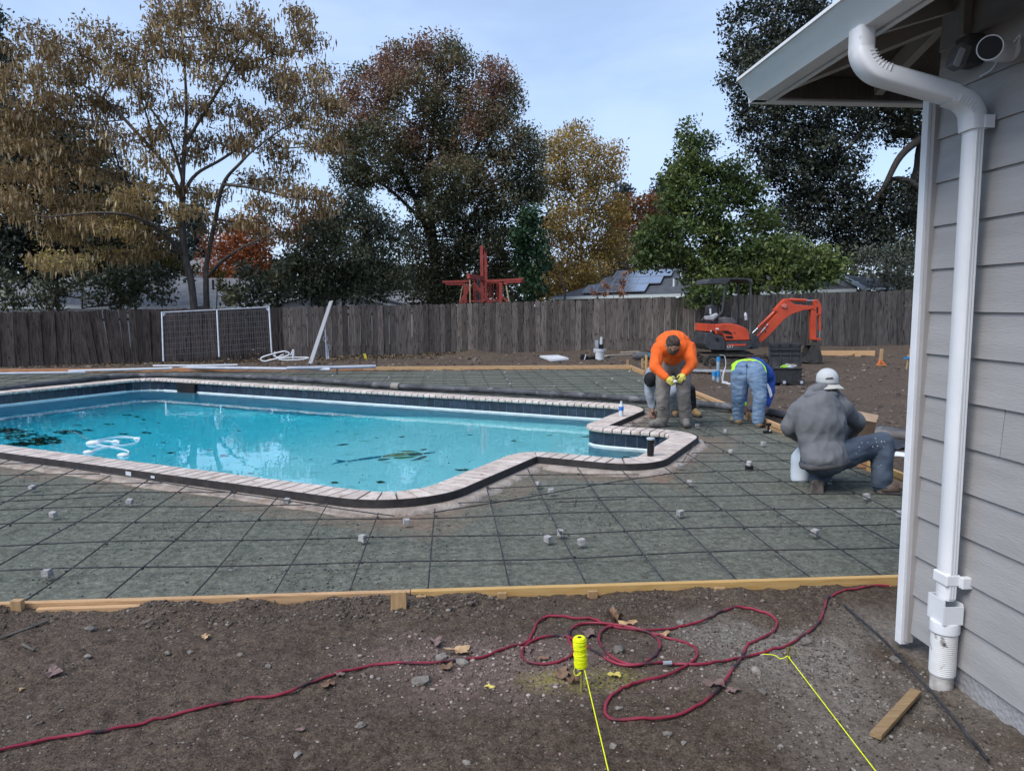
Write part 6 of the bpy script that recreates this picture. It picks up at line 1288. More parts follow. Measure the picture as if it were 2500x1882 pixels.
MB().box(pl_ + Vector((-.08, 0, .08)), (.22, .14, .16), Matrix.Rotation(.3, 3, 'Y'), .02).build('body', M_BLACK, tl); MB().box(pl_ + Vector((.16, .02, .06)), (.24, .14, .11), Matrix.Rotation(-.2, 3, 'Y'), .02).build('handle', M_BLACK, tl); MB().box(pl_ + Vector((-.06, -.075, .09)), (.025, .012, .17), Matrix.Rotation(.3, 3, 'Y')).build('strap', M_WTUBE, tl)
M_SCRAP = wood_mat('grey_scrap', (0.28, 0.23, 0.18), (0.42, 0.37, 0.31), None)
for a, b, lb in (((1478, 873), (1502, 871), 'short flat scrap board right of the bucket'), ((1500, 871), (1545, 868), 'grey scrap board behind the backpack'), ((1515, 864), (1560, 862), 'thin scrap lath furthest behind the backpack')):
    tag(MB().beam(gpt(*a) + Vector((0, 0, .05)), gpt(*b) + Vector((0, 0, .05)), 0.14, 0.035).build('scrap_board', M_SCRAP), lb, 'board', 'scrap boards by the bucket')
bp_ = gpt(1568, 879); bg_ = thing('backpack', 'grey and teal backpack lying on the dirt behind the man in orange', 'backpack', bp_)
mb = MB(); mb.ico(bp_ + Vector((-.03, 0, .12)), 0.24, 3, 0.0, (1.05, .6, .55)); mb.build('bag', pm('grey_nylon', (0.07, 0.075, 0.085), (0.11, 0.115, 0.125), 8, 0.8, 0.3, 20), bg_, True)
MB().ico(bp_ + Vector((.20, 0.02, .11)), 0.15, 2, 0.0, (.8, .9, .75)).build('pocket', pm('teal_nylon', (0.02, 0.12, 0.17), (0.03, 0.16, 0.22), 8, 0.8), bg_, True); MB().tube(spline([bp_ + Vector((0, 0, .22)), bp_ + Vector((.1, 0, .30)), bp_ + Vector((.22, 0, .22))], 5), .012, 6).build('strap', M_BLACK, bg_)

# black suction hose across the slab
M_HOSE = pm('black_rubber_hose', (0.028, 0.030, 0.036), (0.085, 0.09, 0.10), 3.5, 0.65, 0.3, 30, c3=(0.16, 0.16, 0.165), s3=5, f3=0.58)
hp = [(-40, 957), (60, 944), (150, 934), (255, 922), (345, 917.5), (480, 917.5), (640, 922), (800, 931), (963, 943), (1207, 954), (1400, 965), (1570, 976), (1690, 985), (1789, 994), (1850, 1002), (1940, 1017), (2060, 1038), (2140, 1049), (2250, 1066)]
hs_ = thing('suction_hose', 'thick black rubber hose snaking along the far coping and past the workers', 'hose', gp(963, 943, .06))
MB().tube(spline([gp(x, y, 0.075 if 1700 > x else 0.10) for x, y in hp], 6), 0.058, 12).build('tube', M_HOSE, hs_, True)
ca, cb = gp(958, 942.6, .075), gp(976, 944, .075); MB().tube([ca, cb], 0.072, 12).build('coupling', pm('dusty_coupling', (0.22, 0.2, 0.18), (0.3, 0.28, 0.25), 9, 0.8), hs_, True)
# bottle and tumbler on the coping
def on_coping(px, py): return gp(px, py, ZC)
pb2 = on_coping(1516.5, 1016); wb = thing('water_bottle', 'clear plastic water bottle with blue label standing on the coping', 'bottle', pb2)
M_CLEAR = pm('clear_plastic', (0.55, 0.62, 0.68), None, rough=0.12, spec=0.6)
MB().lathe([(0.03, 0), (0.033, 0.01), (0.031, 0.06), (0.033, 0.12), (0.030, 0.16), (0.014, 0.19), (0.013, 0.20)], pb2, 14).build('body', M_CLEAR, wb, True); MB().lathe([(0.0342, 0.085), (0.0345, 0.09), (0.0345, 0.135), (0.0342, 0.138)], pb2, 14).build('wrapper', pm('blue_wrapper', (0.02, 0.12, 0.45), (0.05, 0.2, 0.6), 30, 0.35), wb, True); MB().lathe([(0.015, 0.198), (0.015, 0.215)], pb2, 12).build('cap', M_WTUBE, wb, True)
pt2 = on_coping(1588, 1113); tm_ = thing('tumbler', 'tall black tumbler with clear lid and round emblem on the coping', 'tumbler', pt2)
MB().lathe([(0.032, 0), (0.034, 0.006), (0.041, 0.17), (0.042, 0.175)], pt2, 20).build('cup', pm('black_steel', (0.012, 0.011, 0.013), None, rough=0.35), tm_, True); MB().lathe([(0.043, 0.174), (0.0435, 0.178), (0.043, 0.192), (0.036, 0.195)], pt2, 20).build('lid', pm('clear_lid', (0.42, 0.47, 0.5), None, rough=0.15, spec=0.6), tm_, True)
def emblem(r, z, mat, nm, off):
    vs = []; 
    a0 = math.radians(-28)
    for j in range(16):
        t = j / 16 * 6.283; aa = a0 + r * math.cos(t) / 0.0395; R_ = 0.0385 + off; vs.append(pt2 + Vector((R_ * math.cos(aa), R_ * math.sin(aa), z + r * math.sin(t))))
    mb = MB(); mb.add(vs, [tuple(range(16))]); mb.build(nm, mat, tm_)
emblem(0.030, 0.118, pm('emblem_green', (0.16, 0.25, 0.22), None, rough=0.5), 'emblem_ring', 0.002); emblem(0.026, 0.118, pm('emblem_blue', (0.05, 0.16, 0.26), None, rough=0.5), 'emblem_field', 0.0028); emblem(0.014, 0.124, pm('emblem_orange', (0.5, 0.22, 0.05), None, rough=0.5), 'emblem_centre', 0.0036)
# white tape stickers on the black strip
for px, py, w, h, lb in ((323, 1153, 0.075, 0.04, 'white paper tag on the black edge strip'), (361, 1166, 0.05, 0.022, 'smaller torn white tag on the black edge strip')):
    p = gp(px, py, 0.07); mb = MB(); c = pw(p.x * E1.x + p.y * E1.y, 5.22 - CW - 0.016, 0.066); mb.prism([c + E1 * (sx * w / 2) + Vector((0, 0, sz * h / 2)) for sx, sz in ((-1, -1), (1, -1), (1, 1), (-1, 1))], -E2 * 0.003)
    tag(mb.build('paper_tag', M_WPIPE), lb, 'tag')
# small black fitting and clamp on the mat
p = gp(1829, 1149, 0.0); ft = thing('pipe_fitting', 'small black pipe fitting with grey cap on the rebar mat', 'fitting', p); MB().lathe([(0.040, 0), (0.040, 0.05), (0.034, 0.055)], p, 14).build('body', M_BLACK, ft, True); MB().lathe([(0.03, 0.05), (0.03, 0.09), (0.02, 0.1)], p, 14).build('cap', M_DOBIE, ft, True)
p = gp(1874, 1057, 0.0); cw = thing('rebar_clamp', 'small black clamp standing on the mat beside the bending man\'s boot', 'clamp', p); MB().box(p + Vector((0, 0, .015)), (.11, .05, .03), None, .006).build('foot', M_BLACK, cw); MB().box(p + Vector((.01, 0, .06)), (.025, .025, .09), None, .004).build('stem', M_BLACK, cw); MB().box(p + Vector((.01, 0, .115)), (.07, .03, .035), None, .006).build('jaw', M_BLACK, cw); MB().ico(p + Vector((.02, -.03, .035)), .016, 1).build('knob', M_DOBIE, cw)

# open tool chest
tp = gpt(1915, 938); tc_ = thing('tool_chest', 'open black wheeled tool chest with a ribbed lid and gloves inside', 'tool chest', tp)
M_CHEST = pm('black_chest', (0.022, 0.022, 0.024), (0.042, 0.042, 0.045), 8, 0.6, 0.2, 30)
kt = lambda x, y: (1740 + x / 7.238, 850 + y / 7.238)
sc = tp.y / FPX; RZ = Matrix.Rotation(-0.12, 3, 'Z'); RT = lambda v: tp + RZ @ Vector(v)
cwid, chh, cdp = 0.56, 0.30, 0.36
mb = MB()
for c_, d_ in (((0, 0, .02), (cwid, cdp, .04)), ((0, -cdp / 2, chh / 2), (cwid, .02, chh)), ((0, cdp / 2, chh / 2), (cwid, .02, chh)), ((-cwid / 2, 0, chh / 2), (.02, cdp - .02, chh)), ((cwid / 2, 0, chh / 2), (.02, cdp - .02, chh))): mb.box(RT((c_[0], c_[1], c_[2] + .05)), d_, RZ)
bx_ = mb.build('box', M_CHEST, tc_)
for i in range(7): MB().box(RT((-.24 + .08 * i, -cdp / 2 - .014, .17)), (.018, .01, .2), RZ).build('rib', M_CHEST, bx_)
MB().box(RT((0, -cdp / 2 - .01, chh + .045)), (cwid + .06, .05, .03), RZ, .006).build('rim', M_CHEST, bx_)
lidR = RZ @ Matrix.Rotation(math.radians(-12), 3, 'X'); lc = Vector((0.06, cdp / 2 + .06, chh + .30))
ld = MB().box(RT(lc), (cwid + .10, .03, .50), lidR).build('lid', M_CHEST, tc_)
for i in range(5): MB().box(RT(lc + Vector((0, -.03 + .02 * 0, -.22 + .11 * i))), (cwid + .1, .03, .016), lidR).build('lid_rib', M_CHEST, ld)
for sx in (-1, -0.33, 0.33, 1): MB().box(RT(lc + Vector((sx * (cwid / 2 + .04), -.032, 0))), (.018, .035, .5), lidR).build('lid_rib', M_CHEST, ld)
for sx in (-.08, .27):
    w = RT((sx, -cdp / 2 - .03, .065)); MB().tube([w + Vector((0, -.025, 0)), w + Vector((0, .025, 0))], .065, 14).build('wheel', M_CHEST, tc_, True); MB().tube([w + Vector((0, -.028, 0)), w + Vector((0, -.024, 0))], .035, 10).build('hub', M_GRAYP, tc_)
for nm, lb, ct, (ox, oy, oz), sc_, m_ in (('work_glove', 'lime green work glove lying in the open tool chest', 'glove', (-.02, -.06, .06), (1.6, .8, .5), pm('lime_glove', (0.28, 0.55, 0.04), None, rough=0.8)), ('rag', 'pale grey rag beside the lime glove in the tool chest', 'rag', (.06, .0, .08), (1.3, 1.0, .6), M_DOBIE),
        ('power_drill', 'dark power drill at the end of the tool chest', 'drill', (.17, .03, .07), (1.6, .7, .7), M_SCRAP), ('tool_pouch', 'dark tool pouch under the ribbed lid of the tool chest', 'pouch', (-.17, .03, .05), (1.5, 1.1, .6), M_CHEST), ('wire_coil', 'grey coil of wire at the front of the tool chest', 'wire coil', (.10, -.10, .05), (1.2, .8, .4), M_GRAYP)):
    a = RT((ox, oy, chh + oz)); g_ = thing(nm, lb, ct, a, 'contents of the tool chest')
    MB().ico(a, .06, 2, .12, sc_, R=Matrix.Rotation(rnd.uniform(-.5, .5), 3, 'Z')).build('body', m_, g_, True); MB().tube([a + Vector((-.08, 0, .01)), a + Vector((-.02, -.02, .04)), a + Vector((.07, .0, .02))], .016, 6).build('fold', m_, g_, True)
# pvc stubs with cables
pc = gpt(1752, 940); M_BLUEP = pm('blue_grey_pvc', (0.22, 0.30, 0.38), (0.3, 0.38, 0.45), 9, 0.5); M_BLUE = pm('blue_tape', (0.02, 0.20, 0.48), (0.03, 0.26, 0.55), 9, 0.5)
sb = thing('conduit_stubs', 'two grey conduit stubs with blue tape caps rising from the dirt', 'conduit', pc)
for dx, h in ((0, .60), (-.085, .30)):
    q = pc + Vector((dx, 0, -.05)); MB().tube([q, q + Vector((0, 0, h))], .035, 12).build('stub', M_BLUEP, sb, True); MB().tube([q + Vector((0, 0, h - .05)), q + Vector((0, 0, h + .03))], .042, 12).build('tape_cap', M_BLUE, sb, True)
MB().tube([pc + Vector((0, 0, .17)), pc + Vector((0, 0, .30))], .039, 12).build('tape_band', M_BLUE, sb, True)
for s_ in range(4):
    e = pc + Vector((.25 + .12 * s_ * (1 if s_ < 3 else -4), -.2 - .05 * s_, .03)); pts = [pc + Vector((.02, -.02, .62)), pc + Vector((.12, -.02, .60)), pc + Vector((.15, -.03, .42)), pc + Vector((.10 - .02 * s_, -.05, .2)), pc + Vector((.10, -.08, .05 + .02 * s_)), e] if s_ < 2 else [pc + Vector((.04, -.04, .25)), pc + Vector((.08, -.05, .1)), pc + Vector((.1, -.1, .05)), e]
    MB().tube(spline(pts, 6), .008, 5).build('cable', M_WPIPE, sb, True)
mb = MB(); a, b = gpt(1688, 914), gpt(1790, 916); mb.beam(a + Vector((0, .5, .06)), b + Vector((.2, .5, .06)), .18, .05)
tag(mb.build('metal_strip', M_GALV), 'flat pale metal strip on the dirt behind the blue conduit stubs', 'metal strip')
# boards and stakes of the back right corner
board(gpt(1913, 869) + Vector((0, 0, .07)), gpt(1975, 868) + Vector((0, 0, .07)), .04, .16, M_PINEO, 'reddish board lying before the fence left of the excavator bucket', 'loose_board', 'boards by the fence')
board(gpt(2004, 868) + Vector((0, 0, .07)), gpt(2136, 868) + Vector((0, 0, .07)), .04, .16, M_PINE, 'long pine board lying before the fence right of the excavator bucket', 'loose_board', 'boards by the fence')
for x, y, lb, rot in ((2088, 871, 'offcut block leaning on the long pine board', .9), (2094, 874, 'offcut block lying flat by the long pine board', .1), (1925, 860, 'offcut block on top of the reddish board', .1)):
    p = gpt(x, y) + Vector((0, 0, .06 + (0.1 if x < 2000 else 0))); tag(MB().box(p, (.16, .06, .07), Matrix.Rotation(rot, 3, 'Y'), .004).build('offcut', M_PINE), lb, 'block', 'wood offcuts by the fence')
s1 = gpt(2149, 893); sk1 = thing('marked_stake', 'upright wooden stake wound with orange cord on the bare dirt', 'stake', s1)
MB().beam(s1 - Vector((0, 0, .1)), s1 + Vector((.02, 0, .46)), .085, .04, up=(0, 1, 0)).build('stake', M_STAKE, sk1, False, .003)
M_ORG = pm('orange_cord', (0.62, 0.16, 0.04), (0.7, 0.22, 0.06), 20, 0.7)
for dx in (-.13, -.07, .07, .13): MB().tube([s1 + Vector((dx * .2, -.03, .14)), s1 + Vector((dx, -.05, .02))], .012, 5).build('cord', M_ORG, sk1)
for z in (.08, .12, .16): MB().tube([s1 + Vector((.055 * math.cos(t), .04 * math.sin(t), z)) for t in (0, 1, 2, 3, 4, 5)], .010, 5, True).build('cord', M_ORG, sk1)
MB().tube([s1 + Vector((-.15, -.05, .02)), s1 + Vector((.15, -.05, .02))], .012, 5).build('cord', M_ORG, sk1)
stake(gpt(2222, 876), .30, .075, M_STAKE, 'plain stake next to the house corner, far back on the dirt', grp='stakes on the dirt')
s2 = gpt(2212, 902); sk2 = thing('ribbon_stake', 'thin leaning stake tied with blue ribbon near the house corner', 'stake', s2); MB().beam(s2 - Vector((0, 0, .1)), s2 + Vector((.04, 0, .38)), .03, .02, up=(0, 1, 0)).build('stake', M_STAKE, sk2); mb = MB(); mb.box(s2 + Vector((.02, -.015, .30)), (.08, .03, .06), None, .008); mb.box(s2 + Vector((-.05, -.015, .29)), (.08, .01, .05), Matrix.Rotation(.3, 3, 'Y')); mb.build('ribbon', M_BLUE, sk2)
# cardboard, pipes, fabric by the squatting man
M_CARD = pm('cardboard', (0.30, 0.205, 0.13), (0.36, 0.25, 0.165), 5, 0.85)
cb_ = thing('cardboard_flap', 'folded brown cardboard standing on the dirt beyond the squatting man', 'cardboard', gp(2110, 1055, .05)); kq = lambda x, y, Y: at(1880 + x / 4.5, 880 + y / 4.5, Y)
MB().prism([kq(960, 830, 8.0), kq(1145, 820, 8.0), kq(1165, 680, 7.9), kq(955, 645, 7.9)], (0, .008, 0)).build('panel', M_CARD, cb_); MB().prism([kq(955, 645, 7.895), kq(1165, 680, 7.895), kq(1195, 600, 8.05), kq(940, 550, 8.05)], (0, .008, 0)).build('flap', M_CARD, cb_)
a, b = gp(2132, 1062, .12), gp(2260, 1072, .12)
MB_ = MB().tube([a + Vector((-.1, .1, 0)), b + Vector((.5, -.1, 0))], .062, 12).build('drain_pipe', pm('dusty_black_pipe', (0.10, 0.09, 0.085), (0.17, 0.155, 0.145), 6, 0.7), None, True); tag(MB_, 'dusty dark drain pipe on the dirt behind the white pipe', 'pipe')
a, b = gp(2187, 1113, .06), gp(2270, 1123, .06); wpp = thing('pvc_pipe', 'white plastic pipe end sticking out from behind the house corner', 'pipe', a); MB().tube([a, b + (b - a) * 1.2], .05, 14).build('tube', M_WPIPE, wpp, True)
rg2 = random.Random(9); mb = MB(); nxf, nyf = 16, 8; vs = []
for i in range(nxf + 1):
    for j in range(nyf + 1):
        p = gp(2160 + 130 * i / nxf, 1105 - 42 * j / nyf, .05); vs.append(p + Vector((0, 0, .03 + .10 * abs(noise.noise(Vector((i * .45, j * .6, 2.0)))))))
fs = [(i * (nyf + 1) + j, (i + 1) * (nyf + 1) + j, (i + 1) * (nyf + 1) + j + 1, i * (nyf + 1) + j + 1) for i in range(nxf) for j in range(nyf)]
mb.add(vs, fs); tag(mb.build('black_sheet', pm('black_plastic_sheet', (0.015, 0.015, 0.018), (0.03, 0.03, 0.034), 6, 0.45), None, True), 'crumpled black plastic sheet on the dirt by the white pipe end', 'sheet')
jg = gp(1960, 1178, 0.0) + Vector((0, .05, 0)); jug = thing('water_jug', 'large translucent white jug half hidden behind the squatting man', 'jug', jg)
MB().lathe([(0.07, 0.0), (0.085, 0.01), (0.093, 0.05), (0.09, 0.07), (0.095, 0.10), (0.092, 0.16), (0.096, 0.18), (0.09, 0.25), (0.05, 0.31), (0.03, 0.33)], jg, 18).build('body', pm('milky_plastic', (0.50, 0.56, 0.62), (0.6, 0.65, 0.7), 4, 0.35), jug, True); MB().lathe([(0.034, .325), (0.034, .35)], jg, 12).build('cap', M_BLUE, jug, True)
# ------------------------------------------------------------------ mini excavator
YE = 20.9; ke = lambda x, y, d=0.0: at(1680 + x / 6.144, 660 + y / 6.144, YE + d)
M_EXR = pm('excavator_orange', (0.46, 0.055, 0.022), (0.56, 0.075, 0.03), 2.5, 0.35, coat=0.2, c3=(0.33, 0.06, 0.035), s3=7, f3=0.64); M_EXB = pm('excavator_black', (0.030, 0.032, 0.036), (0.06, 0.062, 0.068), 6, 0.5, c3=(0.07, 0.06, 0.05), s3=8, f3=0.62)
M_RUB = pm('muddy_track_rubber', (0.030, 0.027, 0.024), (0.075, 0.064, 0.053), 8, 0.9, 0.6, 40); M_MUD = pm('muddy_steel', (0.06, 0.05, 0.04), (0.12, 0.10, 0.08), 7, 0.9, 0.6, 30); M_CHROME = pm('chrome_rod', (0.6, 0.62, 0.65), None, rough=0.15, metal=0.9); M_SEAT = pm('seat_grey', (0.10, 0.10, 0.11), (0.15, 0.15, 0.16), 8, 0.7)
eb = ke(620, 1440); eb.z = gz(eb.x, eb.y)
ex = thing('mini_excavator', 'orange mini excavator with black canopy and raised arm before the fence', 'excavator', eb)
def slab(nm, poly, d0, d1, mat, par=ex, bev=0.012):
    P = [ke(x, y, d0) for x, y in poly]; return MB().prism(P, (0, d1 - d0, 0)).build(nm, mat, par, False, bev)
def stadium(n=14, g=0.0):
    out = []; (xa, ya, ra), (xb, yb, rb) = (252, 1342, 97 - g), (1010, 1347, 90 - g)
    for i in range(n + 1): t = math.pi / 2 + math.pi * i / n; out.append((xa + ra * math.cos(t), ya + ra * math.sin(t)))
    for i in range(n + 1): t = -math.pi / 2 + math.pi * i / n; out.append((xb + rb * math.cos(t), yb + rb * math.sin(t)))
    return out
def dz_ground(d):
    return 0.0
for d0, d1 in ((-0.62, -0.38), (0.38, 0.62)):
    sh = ke(620, 1440, d0); off = Vector((0, 0, 0))
    tr_ = MB(); o_ = stadium(); i_ = stadium(14, 22); vs = []
    base = [ke(x, y, 0) for x, y in o_]; bi = [ke(x, y, 0) for x, y in i_]; k = len(base)
    for dd in (d0, d1): vs += [p + Vector((0, dd, 0)) for p in base] + [p + Vector((0, dd, 0)) for p in bi]
    fs = []
    for i in range(k):
        j = (i + 1) % k; fs += [(i, j, 2 * k + j, 2 * k + i), (k + i, 3 * k + i, 3 * k + j, k + j), (i, k + i, k + j, j), (2 * k + i, 2 * k + j, 3 * k + j, 3 * k + i)]
    tr_.add(vs, fs); tk = tr_.build('track', M_RUB, ex, False)
    lug = MB(); per = []; 
    for i in range(k):
        a, b = base[i], base[(i + 1) % k]; m = max(1, int((b - a).length / 0.075))
        for q in range(m): per.append((a.lerp(b, q / m), (b - a).normalized()))
    for p, t in per:
        nn = Vector((t.z, 0, -t.x)); R_ = Matrix((t, Vector((0, 1, 0)), t.cross(Vector((0, 1, 0))))).transposed(); lug.box(p + Vector((0, (d0 + d1) / 2, 0)), (0.035, d1 - d0 - 0.02, 0.03), R_)
    lg = lug.build('lugs', M_RUB, tk); lg['kind'] = 'stuff'
    fr_ = MB().prism([ke(x, y, 0) + Vector((0, d0 + 0.05, 0)) for x, y in ((270, 1300), (990, 1300), (1000, 1390), (900, 1405), (360, 1405), (270, 1390))], (0, d1 - d0 - 0.1, 0)).build('track_frame', M_MUD, ex, False, 0.012)
    for x, y, r in ((252, 1342, 0.115), (1010, 1347, 0.105)):
        c = ke(x, y, 0); MB().tube([c + Vector((0, d0 + 0.02, 0)), c + Vector((0, d1 - 0.02, 0))], r, 18).build('sprocket', M_MUD, ex, True); MB().tube([c + Vector((0, d0 - 0.015, 0)), c + Vector((0, d0 + 0.02, 0))], r * 0.55, 12).build('hub', M_RUB, ex, True)
    for x in (440, 640, 830):
        c = ke(x, 1400, 0); MB().tube([c + Vector((0, d0 + 0.03, 0)), c + Vector((0, d1 - 0.03, 0))], 0.045, 10).build('roller', M_MUD, ex, True)
slab('undercarriage', [(470, 1215), (930, 1215), (900, 1330), (500, 1330)], -0.36, 0.36, M_RUB)
slab('counterweight', [(262, 930), (248, 1110), (280, 1165), (330, 1195), (558, 1205), (558, 1062), (525, 985), (390, 965), (385, 938)], -0.52, 0.5, M_EXB, bev=0.03)
slab('platform', [(563, 1062), (870, 1058), (965, 1062), (965, 1135), (870, 1200), (563, 1204)], -0.5, 0.45, M_EXB, bev=0.012); slab('red_stripe', [(592, 1106), (868, 1104), (868, 1130), (600, 1134)], -0.506, -0.49, M_EXR, bev=0)
slab('rear_hood', [(272, 800), (400, 808), (405, 955), (392, 930), (262, 915)], -0.5, 0.45, M_EXR, bev=0.02)
hood = slab('side_hood', [(407, 808), (450, 812), (520, 800), (640, 795), (755, 820), (858, 862), (908, 905), (930, 1050), (563, 1056), (527, 975), (407, 958)], -0.505, -0.16, M_EXR, bev=0.025)
slab('side_hood', [(407, 808), (640, 795), (755, 820), (858, 862), (908, 905), (930, 1050), (563, 1056), (527, 975), (407, 958)], 0.2, 0.45, M_EXR, bev=0.02)
slab('floor_deck', [(563, 960), (950, 960), (950, 1050), (563, 1050)], -0.158, 0.198, M_EXB)
for poly in ([(510, 905), (600, 905), (655, 940), (665, 968), (545, 945)], [(560, 985), (665, 985), (680, 1022), (575, 1022)]): slab('vent', poly, -0.512, -0.50, M_BLACK, hood, 0)
for i in range(5): slab('louvre', [(432 + 18 * i, 908), (442 + 18 * i, 908), (458 + 18 * i, 955), (447 + 18 * i, 955)], -0.511, -0.50, M_BLACK, hood, 0)
M_DECAL = pm('white_decal', (0.62, 0.63, 0.65), None, rough=0.5)
slab('decal', [(412, 866), (462, 866), (462, 888), (412, 888)], -0.512, -0.50, M_DECAL, hood, 0); slab('decal', [(335, 900), (352, 900), (352, 922), (335, 922)], -0.512, -0.49, M_DECAL, hood, 0); slab('decal', [(360, 902), (388, 906), (388, 925), (360, 922)], -0.512, -0.49, M_BLACK, hood, 0)
c = ke(700, 935, -0.52); MB().tube([c, c + Vector((0, .03, 0))], 0.016, 8).build('latch', M_BLACK, hood); c = ke(440, 1040, -0.535); MB().tube([c, c + Vector((0, .04, 0))], 0.05, 12).build('filler_cap', M_BLACK, ex)
def text_mesh(s, size, name, mat, parent, M_):
    cu = bpy.data.curves.new(name, 'FONT'); cu.body = s; cu.size = size; cu.extrude = 0.002; cu.align_x = 'LEFT'
    o = bpy.data.objects.new(name + '_tmp', cu); COL.objects.link(o); dg = bpy.context.evaluated_depsgraph_get(); me = bpy.data.meshes.new_from_object(o.evaluated_get(dg)); bpy.data.objects.remove(o); bpy.data.curves.remove(cu)
    me.transform(M_); me.materials.clear(); me.materials.append(mat); o = bpy.data.objects.new(name, me); COL.objects.link(o)
    if parent is not None:
        o.parent = parent; me.transform(Matrix.Translation(-org(parent)))
    return o
p = ke(582, 1166, -0.515); text_mesh('U17', 0.105, 'lettering', M_DECAL, ex, Matrix.Translation(p) @ Matrix.Rotation(math.radians(90), 4, 'X') @ Matrix.Shear('XZ', 4, (0.0, 0.0)))
# seat, levers
slab('seat_base', [(440, 800), (470, 725), (560, 700), (690, 722), (735, 800)], -0.12, 0.32, M_SEAT, bev=0.02); st0 = slab('seat_back', [(330, 735), (315, 640), (325, 545), (345, 520), (400, 520), (430, 560), (440, 640), (420, 740)], -0.10, 0.30, M_EXB, bev=0.03)
slab('seat_label', [(322, 575), (345, 572), (348, 655), (325, 658)], -0.108, -0.09, M_DECAL, st0, 0); slab('arm_pad', [(262, 690), (350, 680), (440, 640), (460, 690), (380, 745), (275, 745)], -0.30, -0.12, pm('grey_arm_pad', (0.28, 0.30, 0.33), (0.42, 0.44, 0.47), 9, 0.6), bev=0.02)
for L_ in ([(560, 800), (548, 740), (535, 680)], [(650, 795), (690, 690), (738, 620)], [(665, 720), (740, 655)], [(700, 790), (700, 710), (720, 650)], [(765, 720), (850, 735)]): MB().tube([ke(x, y, 0.0) for x, y in L_], 0.012, 6).build('lever', M_EXB, ex, True)
# canopy
hoop = [(360, 765), (420, 712), (490, 650), (520, 560), (545, 300), (556, 230), (590, 170), (640, 138), (720, 132), (860, 140), (910, 165), (935, 215), (940, 320), (945, 700), (950, 1040)]
for d in (-0.45, 0.45): MB().tube(spline([ke(x, y, -0.45) + Vector((0, d + 0.45, 0)) for x, y in hoop], 4), 0.028, 8).build('canopy_hoop', M_EXB, ex, True)
slab('canopy_roof', [(283, 205), (300, 165), (340, 128), (520, 116), (730, 114), (960, 128), (975, 175), (960, 192), (880, 140), (640, 136), (580, 205)], -0.50, 0.50, M_EXB, bev=0.01)
# boom
boom = slab('boom', [(1012, 1012), (1072, 945), (1190, 800), (1335, 640), (1292, 600), (1410, 468), (1455, 426), (1500, 424), (1560, 488), (1620, 513), (1780, 526), (1890, 530), (1902, 570), (1850, 585), (1700, 606), (1540, 666), (1430, 748), (1300, 892), (1180, 1012), (1082, 1090), (1034, 1078), (1060, 1005)], -0.085, 0.085, M_EXR, bev=0.012)
slab('boom_decal', [(1086, 930), (1150, 852), (1178, 858), (1120, 930)], -0.09, -0.08, M_DECAL, boom, 0); slab('boom_decal', [(1190, 800), (1205, 805), (1180, 832), (1172, 826)], -0.09, -0.08, M_DECAL, boom, 0)
slab('boom_decal', [(1145, 918), (1160, 905), (1176, 918), (1160, 940)], -0.09, -0.08, M_BLACK, boom, 0)
slab('work_light', [(1400, 530), (1460, 495), (1490, 530), (1470, 570), (1415, 560)], -0.13, -0.06, pm('lamp_pink', (0.5, 0.16, 0.12), None, rough=0.4), boom, 0.01)
cyl = lambda nm, a, b, r, mat, d=0.0, n=10: MB().tube([ke(*a, d), ke(*b, d)], r, n).build(nm, mat, ex, True)
cyl('boom_cylinder', (1045, 862), (1330, 590), 0.045, M_EXR, -0.02); cyl('cylinder_rod', (962, 945), (1050, 858), 0.020, M_CHROME, -0.02)
cyl('arm_cylinder', (1512, 440), (1768, 450), 0.042, M_EXR, 0.0); cyl('cylinder_rod', (1765, 452), (1900, 456), 0.018, M_CHROME, 0.0)
arm = slab('arm', [(1845, 588), (1903, 572), (1890, 452), (1945, 436), (1995, 505), (2005, 580), (1998, 665), (1965, 668), (1925, 692), (1925, 1030), (1850, 1040)], -0.07, 0.07, M_EXR, bev=0.01)
slab('arm_slot', [(1925, 560), (1940, 545), (1952, 570), (1948, 640), (1930, 650)], -0.075, -0.06, M_BLACK, arm, 0)
for x, y in ((1512, 440), (1925, 455), (1890, 570), (1460, 470), (1330, 600)):
    c = ke(x, y, -0.10); MB().tube([c, c + Vector((0, .2, 0))], 0.028, 10).build('pin', M_EXR, ex, True)
cyl('bucket_cylinder', (1968, 668), (1978, 905), 0.034, M_EXR, -0.02); cyl('cylinder_rod', (1978, 900), (1972, 1010), 0.016, M_CHROME, -0.02); slab('bucket_link', [(1868, 1018), (1995, 1018), (2008, 1050), (1872, 1046)], -0.10, 0.08, M_EXR, bev=0.006)
slab('arm_foot', [(1850, 1040), (1935, 1040), (1945, 1110), (1840, 1110)], -0.06, 0.06, M_MUD)
# bucket: two side plates and a curved shell
M_BKT = pm('worn_bucket_steel', (0.030, 0.028, 0.027), (0.070, 0.064, 0.058), 6, 0.6, 0.4, 30)
side = [(1848, 1128), (1960, 1105), (1985, 1190), (2012, 1290), (2015, 1345), (1990, 1382), (1860, 1396), (1660, 1352), (1740, 1310), (1800, 1240)]
bk_ = MB()
def kb(x, y, d): return ke(x + d * 200, y + d * 20, d)
for d in (-0.20, 0.20): bk_.prism([ke(x, y, -0.2) + Vector((0.0, d + 0.2, 0)) for x, y in side], (0, 0.012, 0))
shell_ = [(1848, 1128), (1960, 1105), (1985, 1190), (2012, 1290), (2015, 1345), (1990, 1382), (1860, 1396), (1640, 1356)]
P = [ke(x, y, -0.2) for x, y in shell_]
for i in range(len(P) - 1): bk_.add([P[i], P[i + 1], P[i + 1] + Vector((0, .4, 0)), P[i] + Vector((0, .4, 0))], [(0, 1, 2, 3)])
bkt = bk_.build('bucket', M_BKT, ex)
